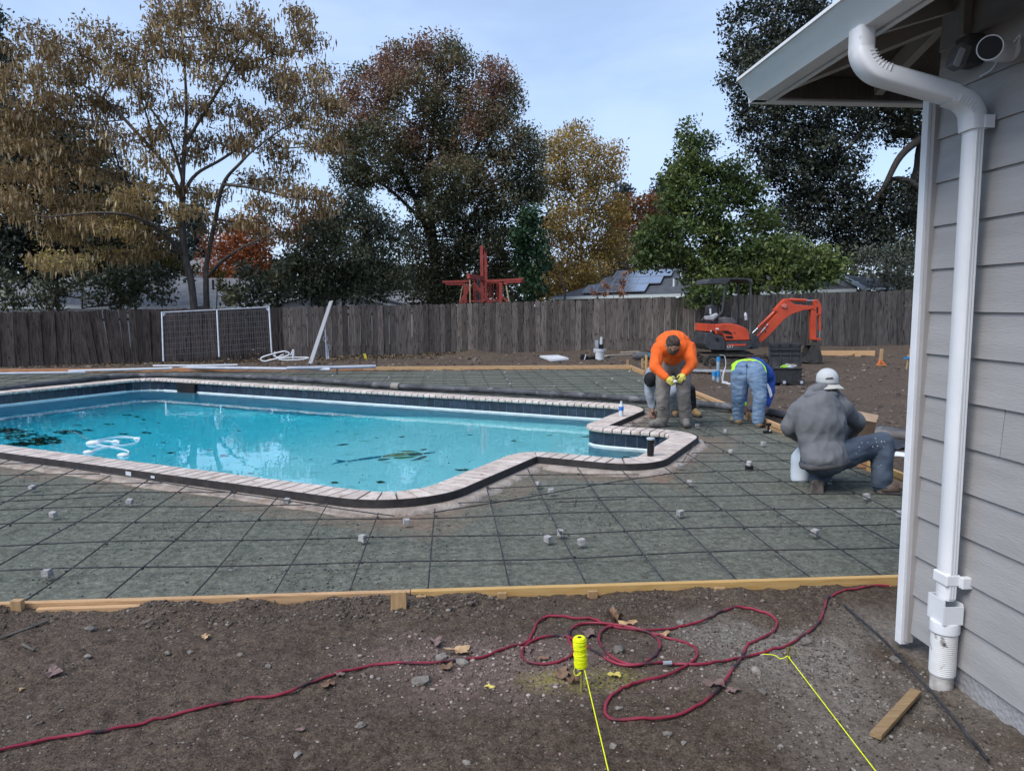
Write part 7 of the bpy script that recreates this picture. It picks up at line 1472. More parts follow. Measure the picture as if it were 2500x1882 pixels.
for i in range(4):
    a = ke(1660, 1355, -0.2) + Vector((0, .02 + .12 * i, 0)); MB().beam(a, a + Vector((-.13, 0, -.02)), .035, .03).build('tooth', M_BKT, bkt)
slab('swing_bracket', [(930, 985), (1010, 955), (1060, 1000), (1080, 1095), (1060, 1170), (960, 1185), (930, 1130)], -0.14, 0.14, M_EXB, bev=0.02)
for i, L_ in enumerate(([(880, 1100), (920, 1070), (975, 1040), (1010, 1010)], [(870, 1140), (940, 1110), (1000, 1060), (1080, 960), (1200, 830)], [(900, 1180), (960, 1150), (1010, 1100)], [(1300, 640), (1380, 560), (1420, 500), (1500, 470)])): MB().tube(spline([ke(x, y, -.12 + .03 * i) for x, y in L_], 5), .016, 6).build('hydraulic_hose', M_EXB, ex, True)
# white spray bottle hung on the canopy
sp_ = ke(870, 745, -0.2); sbt = thing('spray_can', 'white spray can hanging inside the excavator canopy', 'spray can', sp_); MB().lathe([(0.036, 0.0), (0.04, 0.01), (0.04, 0.16), (0.026, 0.19), (0.016, 0.2), (0.016, 0.215)], sp_, 12, Matrix.Rotation(-0.15, 3, 'Y')).build('can', M_DECAL, sbt, True); MB().lathe([(0.041, 0.05), (0.041, 0.12)], sp_, 12, Matrix.Rotation(-0.15, 3, 'Y')).build('print_band', M_GRAYP, sbt, True)
# ------------------------------------------------------------------ people
def blob(name, mat, parent, caps=(), ells=(), vox=0.014, sm=4, wr=None, boxes=()):
    """one continuous surface grown over tapered limbs and ellipsoids"""
    mb = MB()
    for p0, r0, p1, r1 in caps:
        p0, p1 = Vector(p0), Vector(p1); mb.ico(p0, r0, 2); mb.ico(p1, r1, 2)
        if (p1 - p0).length > 1e-4: mb.tube([p0, p0.lerp(p1, .5), p1], [r0, (r0 + r1) / 2, r1], 12)
    for c, sc, *R in ells: mb.ico(c, 1.0, 3, 0, sc, R=R[0] if R else None)
    for c, d, *R in boxes: mb.box(c, d, R[0] if R else None, min(d) * 0.4)
    o = mb.build(name, mat, parent); 
    m1 = o.modifiers.new('r', 'REMESH'); m1.mode = 'VOXEL'; m1.voxel_size = vox; m2 = o.modifiers.new('s', 'SMOOTH'); m2.iterations = sm; m2.factor = 0.6
    dg = bpy.context.evaluated_depsgraph_get(); me = bpy.data.meshes.new_from_object(o.evaluated_get(dg)); o.modifiers.clear(); old = o.data; o.data = me; bpy.data.meshes.remove(old)
    if not me.materials: me.materials.append(mat)
    if wr:
        amp, sc_, st = wr; nrm = [v.normal.copy() for v in me.vertices]
        for v, n_ in zip(me.vertices, nrm):
            q = Vector((v.co.x * st[0], v.co.y * st[1], v.co.z * st[2])) * sc_; a = noise.noise(q + Vector((3.1, 7.7, 1.3))); b = noise.noise(q * 2.3)
            v.co += n_ * (amp * ((1 - abs(a) * 2.2) + 0.4 * b))
    me.polygons.foreach_set('use_smooth', [True] * len(me.polygons)); me.update(); return o
def hand(name, mat, parent, wrist, tip, side, up, curl=0.5):
    """palm, four unequal bent fingers and a thumb that leaves the side of the palm"""
    w, t = Vector(wrist), Vector(tip); d = (t - w).normalized(); s = Vector(side); s = (s - d * s.dot(d)).normalized(); n_ = Vector(up); n_ = (n_ - d * n_.dot(d) - s * n_.dot(s)).normalized()
    caps = [(w, .026, w + d * .05, .030)]; pal = w + d * .085
    el = [(w + d * .055, (.045, .045, .018), Matrix((d, s, n_)).transposed())]
    for i, l_ in enumerate((.072, .082, .076, .06)):
        b = pal + s * (.033 - .022 * i); m_ = b + (d * math.cos(curl) - n_ * math.sin(curl)) * l_ * .5; e = m_ + (d * math.cos(curl * 2.2) - n_ * math.sin(curl * 2.2)) * l_ * .5
        caps += [(w + d * .06 + s * (.028 - .018 * i), .012, b, .0105), (b, .0105, m_, .0095), (m_, .0095, e, .008)]
    tb = w + d * .035 + s * .036; tm2 = tb + (d * .6 + s * .55 - n_ * .3).normalized() * .04; te = tm2 + (d * .9 + s * .05 - n_ * .5).normalized() * .034
    caps += [(w + d * .02 + s * .015, .016, tb, .014), (tb, .013, tm2, .0115), (tm2, .0115, te, .009)]
    return blob(name, mat, parent, caps, el, 0.006, 2)
def boot(name, mat, smat, parent, ankle, heel, toe, w=0.05):
    a, h, t = Vector(ankle), Vector(heel), Vector(toe); d = (t - h).normalized()
    b = blob(name, mat, parent, [(a, .056, h + Vector((0, 0, .05)), .052), (h + Vector((0, 0, .045)), w, t + Vector((0, 0, .042)), .044), (a, .055, h.lerp(t, .45) + Vector((0, 0, .07)), .048)], (), 0.011, 3, (0.003, 14, (1, 1, 1)))
    s_ = Vector((-d.y, d.x, 0)); mb = MB()
    out = [h - d * .055 + s_ * .03, h - d * .03 + s_ * .045, h.lerp(t, .5) + s_ * .042, t + s_ * .048, t + d * .045 + s_ * .025, t + d * .045 - s_ * .025, t - s_ * .048, h.lerp(t, .5) - s_ * .042, h - d * .03 - s_ * .045, h - d * .055 - s_ * .03]
    mb.prism(out, (0, 0, .022)); mb.build('sole', smat, b, False, .004); return b
M_SKIN = pm('skin', (0.30, 0.165, 0.11), (0.37, 0.21, 0.145), 12, 0.55); M_SKIN2 = pm('brown_skin', (0.17, 0.085, 0.055), (0.22, 0.115, 0.075), 12, 0.55)
M_ORS = pm('hi_vis_orange_cloth', (0.72, 0.105, 0.012), (0.80, 0.14, 0.018), 6, 0.8, 0.15, 60); M_WORK = pm('worn_grey_trousers', (0.13, 0.115, 0.10), (0.22, 0.20, 0.18), 5, 0.9, 0.3, 60, c3=(0.24, 0.225, 0.21), s3=5, f3=0.62)
M_DUSTB = pm('dusty_boot', (0.16, 0.145, 0.13), (0.25, 0.235, 0.215), 10, 0.9, 0.3, 40); M_TANB = pm('tan_boot', (0.30, 0.19, 0.08), (0.38, 0.25, 0.12), 10, 0.85); M_BRNB = pm('brown_boot', (0.075, 0.052, 0.040), (0.14, 0.105, 0.085), 10, 0.85, 0.3, 40); M_SOLE = pm('boot_sole', (0.05, 0.042, 0.035), (0.15, 0.13, 0.115), 10, 0.9)
M_HAIR = pm('brown_hair', (0.030, 0.020, 0.014), (0.09, 0.062, 0.043), 10, 0.7, 0.8, 60, stretch=(3, 1, 1)); M_GLOVE = pm('yellow_glove', (0.50, 0.43, 0.06), (0.60, 0.53, 0.12), 10, 0.85); M_GLOVEB = pm('black_glove_tips', (0.02, 0.02, 0.02), None, rough=0.7)
M_HOOD = pm('grey_hoodie', (0.105, 0.11, 0.118), (0.14, 0.145, 0.155), 7, 0.9, 0.2, 90); M_HOODL = pm('pale_blue_hoodie', (0.22, 0.25, 0.29), (0.29, 0.32, 0.36), 7, 0.9, 0.2, 90)
M_JEAN = pm('light_denim', (0.085, 0.15, 0.25), (0.19, 0.27, 0.38), 5, 0.85, 0.25, 80, stretch=(1, 1, 3), rand=0.02); M_JEAND = pm('dark_denim', (0.028, 0.042, 0.065), (0.065, 0.085, 0.115), 5, 0.85, 0.25, 80, c3=(0.30, 0.32, 0.35), s3=26, f3=0.70); M_BLUES = pm('blue_sweatshirt', (0.010, 0.045, 0.22), (0.016, 0.065, 0.30), 6, 0.85, 0.15, 60); M_LIME = pm('hi_vis_lime', (0.33, 0.70, 0.02), (0.40, 0.80, 0.04), 8, 0.7)
M_BLKC = pm('black_cloth', (0.008, 0.008, 0.010), (0.02, 0.02, 0.022), 8, 0.9)

# man in orange, bending forward towards the camera
j = lambda x, y, Y: at(1540 + x / 5.946, 780 + y / 5.946, Y)
po = thing('person', 'person in an orange long-sleeved shirt bending over his yellow gloves', 'person', gp(1650, 1040, 0))
hL, hR = j(490, 690, 10.5), j(755, 680, 10.5); kL, kR = j(465, 1090, 10.27), j(765, 1065, 10.27); aL, aR = j(470, 1460, 10.3), j(795, 1470, 10.3)
sL, sR = j(405, 425, 10.12), j(835, 410, 10.12); eL, eR = j(350, 690, 10.0), j(885, 645, 10.0); wL, wR = j(515, 845, 9.84), j(775, 785, 9.84); hd = j(612, 365, 9.82)
blob('body', M_SKIN, po, [(hL, .08, kL, .055), (kL, .055, aL, .04), (hR, .08, kR, .055), (kR, .055, aR, .04), (hL, .1, hR, .1), (j(620, 650, 10.5), .11, j(615, 350, 10.2), .12), (j(615, 350, 10.15), .1, j(612, 345, 9.98), .06), (j(612, 345, 10.0), .058, hd, .06),
     (sL, .06, eL, .04), (eL, .038, wL, .028), (sR, .06, eR, .04), (eR, .038, wR, .028), (sL, .07, sR, .07)], [(hd, (.078, .098, .105), Matrix.Rotation(math.radians(50), 3, 'X')), (j(610, 452, 9.755), (.014, .016, .018)), (j(505, 380, 9.86), (.012, .018, .024)), (j(722, 380, 9.86), (.012, .018, .024))], 0.012, 3)
blob('hair', M_HAIR, po, (), [(hd + Vector((0, .005, .030)), (.089, .100, .088), Matrix.Rotation(math.radians(45), 3, 'X')), (hd + Vector((0, -.055, .026)), (.078, .05, .060))], 0.009, 2, (0.006, 22, (3, 1, 1)))
blob('beard', M_HAIR, po, [(j(540, 440, 9.80), .016, j(565, 475, 9.785), .022), (j(565, 475, 9.785), .022, j(608, 490, 9.785), .026), (j(608, 490, 9.785), .026, j(655, 475, 9.785), .022), (j(655, 475, 9.785), .022, j(690, 435, 9.80), .016)], (), 0.008, 2)
for x in (578, 640): MB().ico(j(x, 428, 9.748), .007, 2).build('eye', M_BLACK, po, True)
blob('shirt', M_ORS, po, [(sL, .098, eL, .074), (eL, .070, wL.lerp(eL, .06), .048), (sR, .098, eR, .074), (eR, .070, wR.lerp(eR, .06), .048)],
     [(j(615, 345, 10.22), (.235, .19, .172)), (j(615, 400, 10.36), (.20, .2, .19)), (j(608, 495, 10.38), (.165, .15, .155)), (j(520, 400, 10.14), (.14, .13, .13)), (j(715, 400, 10.14), (.14, .13, .13)), (j(612, 335, 9.99), (.085, .07, .06))], 0.012, 6, (0.0085, 8, (1.6, 1, .8)))
blob('trousers', M_WORK, po, [(hL, .122, kL, .090), (kL, .090, aL + Vector((0, 0, .06)), .085), (hR, .122, kR, .090), (kR, .090, aR + Vector((0, 0, .06)), .088), (aL + Vector((0, 0, .05)), .08, aL + Vector((0, 0, .0)), .072), (aR + Vector((0, 0, .05)), .084, aR + Vector((0, 0, .0)), .076)], [(j(618, 655, 10.5), (.19, .14, .15))], 0.013, 3, (0.008, 8, (1, 1, 1.8)))
c = j(450, 1292, 10.19); MB().tube([c + Vector((.043 * math.cos(t * .52), .0, .022 * math.sin(t * .52))) for t in range(12)], .004, 5, True).build('knee_mark', M_BLKC, po)
for a_, t_ in ((aL, gp(1612, 1042, 0)), (aR, gp(1678, 1047, 0))):
    h_ = Vector((a_.x, a_.y, .012)); d_ = (Vector((t_.x, t_.y, 0)) - Vector((a_.x, a_.y, 0))).normalized(); boot('boot', M_DUSTB, M_SOLE, po, a_, h_, h_ + d_ * .17)
hand('glove', M_GLOVE, po, wL, j(640, 950, 9.76), (.5, -.2, .8), (-.6, -.8, .3), 0.6); hand('glove', M_GLOVE, po, wR, j(735, 905, 9.76), (-.9, -.2, .2), (.3, -.8, .5), 0.6)
tl2 = j(668, 900, 9.74); tt = thing('tie_reel', 'small dark tool held between the yellow gloves', 'hand tool', tl2); MB().ico(tl2 + Vector((-.02, 0, .0)), .022, 2, 0, (1.2, 1, 1)).build('reel', M_DECAL, tt, True); MB().tube([tl2 + Vector((-.02, 0, -.02)), tl2 + Vector((.06, .0, -.04)), tl2 + Vector((.1, 0, .02))], .012, 6).build('grip', M_GLOVEB, tt, True)
# lettering across the back of the shirt: dark print following the collar
mb = MB()
for i in range(13):
    t = (i - 6) / 6; c = j(612 + 148 * t, 203 + 20 * t * t + (rnd.random() - .5) * 8, 10.30 - .09); mb.box(c + Vector((0, -.035, .012 - .01 * abs(t))), (.012, .02, .012 + .008 * rnd.random()), Matrix.Rotation(t * .5, 3, 'Y'))
mb.build('back_print', M_BLKC, po)

# man behind him, crouching with one hand down
pg = thing('person', 'person in pale grey hoodie and black cap crouching behind the person in orange', 'person', gp(1640, 1022, 0))
hd2 = j(285, 885, 11.05); sh2 = j(290, 800, 11.25); el2 = j(270, 1080, 11.15); wr2 = j(308, 1270, 11.15); hn2 = gp(1593, 1017, .03)
pel = j(690, 960, 11.45); kn2 = j(600, 1060, 11.05); an2 = j(640, 1330, 11.35); kn3 = j(850, 1020, 11.2); an3 = j(893, 1330, 11.28)
blob('body', M_SKIN2, pg, [(pel, .11, sh2, .11), (sh2, .07, hd2, .06), (sh2, .06, el2, .04), (el2, .038, wr2, .028), (wr2, .027, hn2 + Vector((0, 0, .07)), .03), (pel, .09, kn2, .055), (kn2, .05, an2, .04), (pel, .09, kn3, .055), (kn3, .05, an3, .04)], [(hd2, (.08, .095, .105))], 0.013, 3)
blob('hoodie', M_HOODL, pg, [(sh2, .10, el2, .068), (el2, .066, wr2, .048)], [(sh2.lerp(pel, .2), (.19, .18, .16)), (sh2.lerp(pel, .55), (.2, .19, .16)), (sh2.lerp(pel, .85), (.18, .17, .15)), (j(330, 780, 11.2), (.12, .12, .12))], 0.013, 4, (0.007, 9, (1, 1, 1)))
blob('cap', M_BLKC, pg, (), [(hd2 + Vector((0, -.01, .015)), (.10, .105, .115))], 0.011, 2)
blob('trousers', M_BLKC, pg, [(pel, .13, kn3, .088), (kn3, .086, an3, .068)], [(pel, (.16, .15, .13))], 0.013, 3, (0.007, 9, (1, 1, 1))); blob('knee_cloth', M_HOODL, pg, [(pel, .12, kn2, .085), (kn2, .085, an2, .065)], (), 0.013, 3, (0.007, 9, (1, 1, 1)))
boot('boot', M_TANB, M_SOLE, pg, an3, Vector((an3.x, an3.y, .012)), Vector((an3.x + .05, an3.y - .17, .012))); boot('boot', M_TANB, M_SOLE, pg, an2, Vector((an2.x, an2.y, .012)), Vector((an2.x - .04, an2.y - .16, .012)))
hand('hand', M_SKIN2, pg, wr2 + Vector((0, 0, -.06)), hn2, (1, 0, 0), (0, -1, .2), 0.35)
q = hn2 + Vector((.03, -.04, 0.0)); tt = thing('tie_pliers', 'small pliers in the crouching person\'s hand at the pool edge', 'pliers', q); MB().beam(q, q + Vector((.02, -.02, .08)), .012, .012).build('handle', M_GLOVEB, tt); MB().beam(q + Vector((.02, 0, 0)), q + Vector((.035, -.01, .07)), .01, .012).build('jaw', M_GALV, tt)

# man in jeans seen from behind, bent double
j2 = lambda x, y, Y: at(1740 + x / 7.238, 850 + y / 7.238, Y)
pj = thing('person', 'person in light blue jeans and blue sweatshirt bent double, seen from behind', 'person', gp(1826, 1050, 0))
hL, hR = j2(490, 500, 10.33), j2(775, 490, 10.22); kL, kR = j2(455, 890, 10.33), j2(835, 860, 10.12); aL, aR = j2(445, 1330, 10.42), j2(798, 1385, 10.12)
wst = j2(640, 310, 10.52); ch_ = j2(800, 440, 10.95); sL, sR = j2(560, 480, 11.0), j2(985, 500, 10.88); eL, eR = j2(530, 800, 10.9), j2(1005, 800, 10.75); wL, wR = j2(545, 1000, 10.75), j2(945, 1000, 10.62); hd3 = j2(800, 640, 11.15)
blob('body', M_SKIN2, pj, [(hL, .085, kL, .055), (kL, .055, aL, .04), (hR, .085, kR, .055), (kR, .055, aR, .04), (hL, .06, hR, .06), (j2(630, 420, 10.45), .09, wst, .12), (wst, .12, ch_, .12), (ch_, .08, hd3, .06), (sL, .06, eL, .04), (eL, .038, wL, .028), (sR, .06, eR, .04), (eR, .038, wR, .028), (sL, .07, sR, .07)], [(hd3, (.078, .098, .105)), (j2(635, 335, 10.46), (.175, .13, .11))], 0.012, 3)
blob('hair', M_BLKC, pj, (), [(hd3 + Vector((0, .03, -.02)), (.088, .1, .105))], 0.012, 2)
blob('sweatshirt', M_BLUES, pj, [(sL, .09, eL, .066), (eL, .064, wL, .046), (sR, .098, eR, .074), (eR, .07, wR, .05)], [(j2(720, 350, 10.72), (.20, .17, .15)), (ch_, (.21, .19, .17)), (j2(930, 470, 10.82), (.12, .12, .13))], 0.012, 4, (0.006, 9, (1, 1, 1)))
arc = [j2(372, 400, 10.38), j2(405, 325, 10.40), j2(470, 275, 10.42), j2(560, 250, 10.44), j2(650, 240, 10.44), j2(740, 246, 10.42), j2(820, 285, 10.38), j2(880, 350, 10.32), j2(905, 430, 10.28)]
blob('undershirt', M_LIME, pj, [(arc[i], .042, arc[i + 1], .042) for i in range(8)] + [(a + Vector((0, .07, .0)), .04, b + Vector((0, .07, .0)), .04) for a, b in zip(arc[1:-1], arc[2:])], (), 0.010, 3)
blob('jeans', M_JEAN, pj, [(hL, .135, kL, .090), (kL, .088, aL + Vector((0, 0, .12)), .076), (hR, .135, kR, .092), (kR, .090, aR + Vector((0, 0, .12)), .080), (aL + Vector((0, 0, .12)), .075, aL + Vector((0, 0, .075)), .072), (aR + Vector((0, 0, .12)), .078, aR + Vector((0, 0, .075)), .075)], [(j2(540, 430, 10.38), (.145, .15, .16)), (j2(725, 425, 10.32), (.145, .15, .16)), (j2(632, 390, 10.40), (.185, .14, .12))], 0.012, 3, (0.0075, 9, (1, 1, 2.2)))
mb = MB(); pn = [(j2(x, y, 10.2)) for x, y in ((595, 310), (598, 400), (600, 500), (602, 610))]
for (x, y, w_, h_) in ((445, 430, 140, 6), (735, 430, 160, 6)): mb.box(j2(x, y, 10.205), (w_ / 7.238 / FPX * 10.2, .01, h_ / 7.238 / FPX * 10.2))
mb.box(j2(598, 300, 10.24), (.012, .03, .03)); mb.tube(pn, .003, 5); mb.build('seams', M_JEAND, pj)
mb = MB(); mb.prism([j2(955, 615, 10.66), j2(985, 640, 10.66), j2(1030, 720, 10.64), j2(1058, 830, 10.62), j2(1020, 880, 10.60), j2(985, 760, 10.62)], (0, .01, 0)); mb.build('sleeve_stripe', M_DECAL, pj)
for a_, tx in ((aL, -.03), (aR, .13)): h_ = Vector((a_.x, a_.y - .02, .012)); boot('boot', M_TANB, M_SOLE, pj, a_ + Vector((0, 0, .05)), h_, h_ + Vector((tx, .14, 0)), .056)
hand('hand', M_SKIN2, pj, wL, wL + (wL - eL).normalized() * .15, (1, 0, 0), (0, -1, 0), .5); hand('hand', M_SKIN2, pj, wR, wR + (wR - eR).normalized() * .15, (-1, 0, 0), (0, -1, 0), .5)
blob('wrist_cuff', M_LIME, pj, [(wL, .05, wL + (eL - wL) * .1, .052)], (), .01, 2)

# man squatting in the front, back turned
j3 = lambda x, y, Y: at(1880 + x / 4.5, 880 + y / 4.5, Y)
ps = thing('person', 'person in grey hoodie, backwards cap and paint-spotted jeans squatting with his back turned', 'person', gp(2060, 1205, 0))
pel = j3(600, 1065, 6.5); mid = j3(565, 820, 6.58); ch_ = j3(545, 600, 6.68); nk = j3(590, 365, 6.76); hd4 = j3(628, 232, 6.80)
sL, sR = j3(315, 570, 6.70), j3(785, 520, 6.72); eL, eR = j3(200, 745, 6.74), j3(965, 680, 6.84); wL, wR = j3(345, 850, 6.95), j3(880, 820, 7.02)
hR, kR, aR = j3(730, 1060, 6.52), j3(1235, 905, 6.58), j3(1225, 1385, 6.42); hL, kL, aL = j3(500, 1085, 6.5), j3(600, 1190, 6.98), j3(522, 1300, 6.55)
blob('body', M_SKIN2, ps, [(pel, .13, mid, .13), (mid, .13, ch_, .13), (ch_, .1, nk, .06), (nk, .058, hd4, .06), (sL, .06, eL, .042), (eL, .04, wL, .028), (sR, .06, eR, .042), (eR, .04, wR, .028), (sL, .08, sR, .08), (hR, .085, kR, .058), (kR, .055, aR, .042), (hL, .085, kL, .058), (kL, .055, aL, .042)], [(hd4, (.079, .099, .108)), (hd4 + Vector((.083, .005, -.025)), (.014, .02, .03))], 0.012, 3)
blob('hair', M_BLKC, ps, (), [(hd4 + Vector((.005, -.012, -.035)), (.086, .098, .075))], 0.010, 2)
blob('hoodie', M_HOOD, ps, [(sL, .090, eL, .072), (eL, .070, wL, .052), (sR, .090, eR, .072), (eR, .070, wR, .052), (sL, .10, ch_, .15), (sR, .10, ch_, .15), (j3(470, 430, 6.73), .085, sL, .088), (j3(690, 410, 6.74), .085, sR, .088)],
     [(pel + Vector((0, .01, .03)), (.205, .17, .15)), (mid + Vector((0, 0, -.04)), (.205, .165, .2)), (mid + Vector((0, 0, .1)), (.21, .165, .2)), (ch_ + Vector((0, 0, -.02)), (.222, .16, .18)), (j3(560, 470, 6.72), (.16, .13, .11)), (j3(560, 740, 6.62), (.218, .165, .34)), (pel + Vector((0, -.01, 0)), (.205, .18, .13))], 0.011, 18, (0.010, 6.5, (1.9, 1, 1.1)))
blob('hood', M_HOOD, ps, [(j3(420, 385, 6.70), .038, j3(500, 400, 6.63), .050), (j3(500, 400, 6.63), .05, j3(590, 415, 6.61), .052), (j3(590, 415, 6.61), .052, j3(680, 390, 6.64), .046), (j3(680, 390, 6.64), .046, j3(720, 355, 6.72), .034), (j3(420, 385, 6.70), .038, j3(470, 320, 6.76), .045), (j3(470, 320, 6.76), .045, j3(560, 310, 6.72), .055), (j3(560, 310, 6.72), .055, j3(680, 340, 6.72), .045)], (), 0.010, 3, (0.004, 14, (1, 1, 1)))
hem = [pel + Vector((.20 * math.cos(t * .628), .165 * math.sin(t * .628), -.045 + .03 * math.cos(t * .628))) for t in range(10)]
blob('hem_band', pm('dark_grey_rib', (0.065, 0.065, 0.07), (0.085, 0.085, 0.09), 9, 0.9, 0.4, 120), ps, [(hem[i], .030, hem[(i + 1) % 10], .030) for i in range(10)], (), 0.010, 3)
blob('jeans', M_JEAND, ps, [(hR, .135, kR, .100), (kR, .098, aR + Vector((0, 0, .08)), .088), (aR + Vector((0, 0, .08)), .086, aR + Vector((0, 0, .01)), .082), (hL, .13, kL, .098), (kL, .096, aL, .078), (pel + Vector((0, 0, -.06)), .125, hR, .125), (pel + Vector((0, 0, -.06)), .125, hL, .115)], [(pel + Vector((0, 0, -.06)), (.175, .15, .10))], 0.012, 3, (0.007, 8, (1, 1, 1.4)))
MB().tube([aR + Vector((.083 * math.cos(t * .42), .083 * math.sin(t * .42), .008)) for t in range(15)], .007, 6, True).build('cuff', M_JEAND, ps, True)
capo = blob('cap', pm('pale_grey_cap', (0.40, 0.42, 0.42), (0.47, 0.49, 0.49), 6, 0.85, 0.15, 120), ps, (), [(hd4 + Vector((0, .0, .028)), (.096, .112, .098)), (hd4 + Vector((0, 0, .005)), (.097, .113, .05))], 0.009, 2)
mb = MB(); brim = []
for i in range(11):
    t = math.pi * (1.13 + 0.74 * i / 10); brim.append((hd4 + Vector((.094 * math.cos(t), .108 * math.sin(t), -.018)), hd4 + Vector((.105 * math.cos(t), -.10 + .085 * math.sin(t), -.052 - .012 * abs(math.cos(t)) + .012))))
vs = [p for ab in brim for p in ab] + [p - Vector((0, 0, .006)) for ab in brim for p in ab]; n2 = len(brim) * 2
fs = [(2 * i, 2 * i + 1, 2 * i + 3, 2 * i + 2) for i in range(10)] + [(n2 + 2 * i, n2 + 2 * i + 2, n2 + 2 * i + 3, n2 + 2 * i + 1) for i in range(10)] + [(2 * i + 1, n2 + 2 * i + 1, n2 + 2 * i + 3, 2 * i + 3) for i in range(10)]
mb.add(vs, fs); mb.build('brim', pm('beige_brim', (0.42, 0.41, 0.37), None, rough=0.85), capo, True)
mb = MB()
for i in range(15):                                            # stitched script on the cap
    t = i / 14; a = math.radians(232 + 34 * t); r_ = .101; c = hd4 + Vector((r_ * math.cos(a), (r_ + .013) * math.sin(a), .032 + .004 * t)); mb.beam(c, c + Vector((.006, -.002, .006 + .010 * (rnd.random() if i < 8 else 1.2 * rnd.random()))), .002, .003)
mb.build('cap_script', M_BLKC, capo)
boot('boot', M_BRNB, M_SOLE, ps, aR, Vector((aR.x + .0, aR.y - .03, .012)), Vector((aR.x + .21, aR.y - .10, .012)), .058)
# rear boot stands on its toe, sole towards the camera
bt = blob('boot', M_BRNB, ps, [(aL, .060, j3(520, 1370, 6.50), .058), (j3(520, 1370, 6.50), .056, j3(522, 1440, 6.60), .05), (j3(522, 1440, 6.60), .05, Vector((j3(522, 1450, 6.7).x, 6.72, .045)), .044)], (), 0.011, 3, (0.003, 14, (1, 1, 1)))
mb = MB(); sp2 = [(462, 1345), (475, 1322), (520, 1310), (565, 1322), (578, 1350), (590, 1420), (588, 1470), (560, 1482), (480, 1482), (450, 1470), (455, 1410)]
mb.prism([j3(x, y, 6.425 + (1482 - y) * .00006) for x, y in sp2], (0, .025, 0)); mb.build('sole', M_SOLE, bt, False, .004)
hand('hand', M_SKIN2, ps, wL, wL + Vector((.10, .10, -.06)), (0, .3, 1), (0, -1, .2), .5); hand('hand', M_SKIN2, ps, wR, wR + Vector((-.10, .10, -.06)), (0, .3, 1), (0, -1, .2), .5)
mb = MB(); rg3 = random.Random(2)
for _ in range(15):                                            # splashes of white paint on the thigh
    t = rg3.random(); c = hR.lerp(kR, .25 + .7 * t); a = math.radians(rg3.uniform(200, 330)); ax = (kR - hR).normalized(); u = Vector((0, 0, 1)); u = (u - ax * u.dot(ax)).normalized(); v = ax.cross(u); r_ = .132 - .032 * (.25 + .7 * t) + .003
    d_ = (v * -math.cos(a + 1.2) + u * math.sin(a + 2.4)); d_ = (Vector((0, -1, 0)) * rg3.uniform(.5, 1) + u * rg3.uniform(-.2, .8)).normalized(); mb.ico(c + d_ * r_, rg3.uniform(.002, .006), 1, .2)
mb.build('paint_spots', M_DECAL, ps)
# ------------------------------------------------------------------ foreground: cord, twine, stones, leaves
M_CORD = pm('red_rubber_cord', (0.19, 0.014, 0.032), (0.27, 0.022, 0.048), 5, 0.5, c3=(0.028, 0.018, 0.024), s3=5.5, f3=0.52)
k8f = lambda x, y: (1250 + x / 1.7696, 1300 + y / 1.7696); k7f = lambda x, y: (x / 1.7696, 1300 + y / 1.7696)
def onground(pts, r, lift=0.0):
    out = []
    for p in pts:
        q = gpt(*p); q.y = min(q.y, 4.05); q.z = gz(q.x, q.y); out.append(q + Vector((0, 0, r + lift)))
    return out
cpts = [k7f(-60, 968), k7f(0, 948), k7f(150, 915), k7f(240, 896), k7f(420, 870), k7f(620, 832), k7f(840, 770), k7f(1040, 728), k7f(1200, 708), k7f(1310, 668), k7f(1430, 625), k7f(1570, 590), k7f(1690, 573), k7f(1880, 570), k7f(1960, 560), k7f(2080, 545), k8f(-40, 510), k8f(30, 492), k8f(75, 468), k8f(95, 430), k8f(110, 395), k8f(150, 370), k8f(205, 368), k8f(260, 376), k8f(350, 380), k8f(400, 400), k8f(480, 418), k8f(600, 425), k8f(700, 418), k8f(790, 398), k8f(860, 372), k8f(930, 340), k8f(1000, 332), k8f(1075, 348), k8f(1135, 378), k8f(1143, 405), k8f(1120, 440), k8f(1060, 468), k8f(1015, 495), k8f(990, 550), k8f(945, 610), k8f(890, 690), k8f(830, 740), k8f(720, 795), k8f(600, 812), k8f(480, 814), k8f(420, 806), k8f(402, 775), k8f(415, 730), k8f(460, 692), k8f(560, 650), k8f(660, 628), k8f(740, 592), k8f(792, 550), k8f(798, 520), k8f(770, 490), k8f(690, 465), k8f(600, 440), k8f(510, 415), k8f(440, 410), k8f(390, 430), k8f(375, 465), k8f(390, 505), k8f(440, 550), k8f(510, 575), k8f(570, 570), k8f(620, 535), k8f(640, 495), k8f(625, 462), k8f(580, 435), k8f(480, 410), k8f(380, 398), k8f(300, 400), k8f(255, 425), k8f(245, 465), k8f(262, 500), k8f(262, 530), k8f(200, 565), k8f(120, 575), k8f(60, 560), k8f(42, 530), k8f(65, 490), k8f(130, 458), k8f(220, 455), k8f(290, 475), k8f(350, 515), k8f(430, 562), k8f(500, 580), k8f(600, 572), k8f(700, 577), k8f(800, 578), k8f(930, 560), k8f(1060, 530), k8f(1170, 500), k8f(1270, 440), k8f(1330, 385), k8f(1350, 330), k8f(1380, 280), k8f(1430, 245), k8f(1495, 237)]
cord = thing('air_hose', 'red rubber hose with dark scuffs looping over the dirt', 'hose', gpt(*k8f(600, 500)))
P = onground(cpts, 0.0065); sp = spline(P, 5)
for i, p in enumerate(sp): p.z = max(p.z, gz(p.x, p.y) + 0.006) + 0.004 * (1 + math.sin(i * 0.13)) * 0.5
MB().tube(sp, 0.0062, 8).build('tube', M_CORD, cord, True)
q = gpt(*k8f(670, 574)) + Vector((0, 0, .012)); d_ = Vector((1, 0.05, 0)); MB().tube([q - d_ * .02, q + d_ * .02], .0105, 8).build('crimp', M_GALV, cord, True)
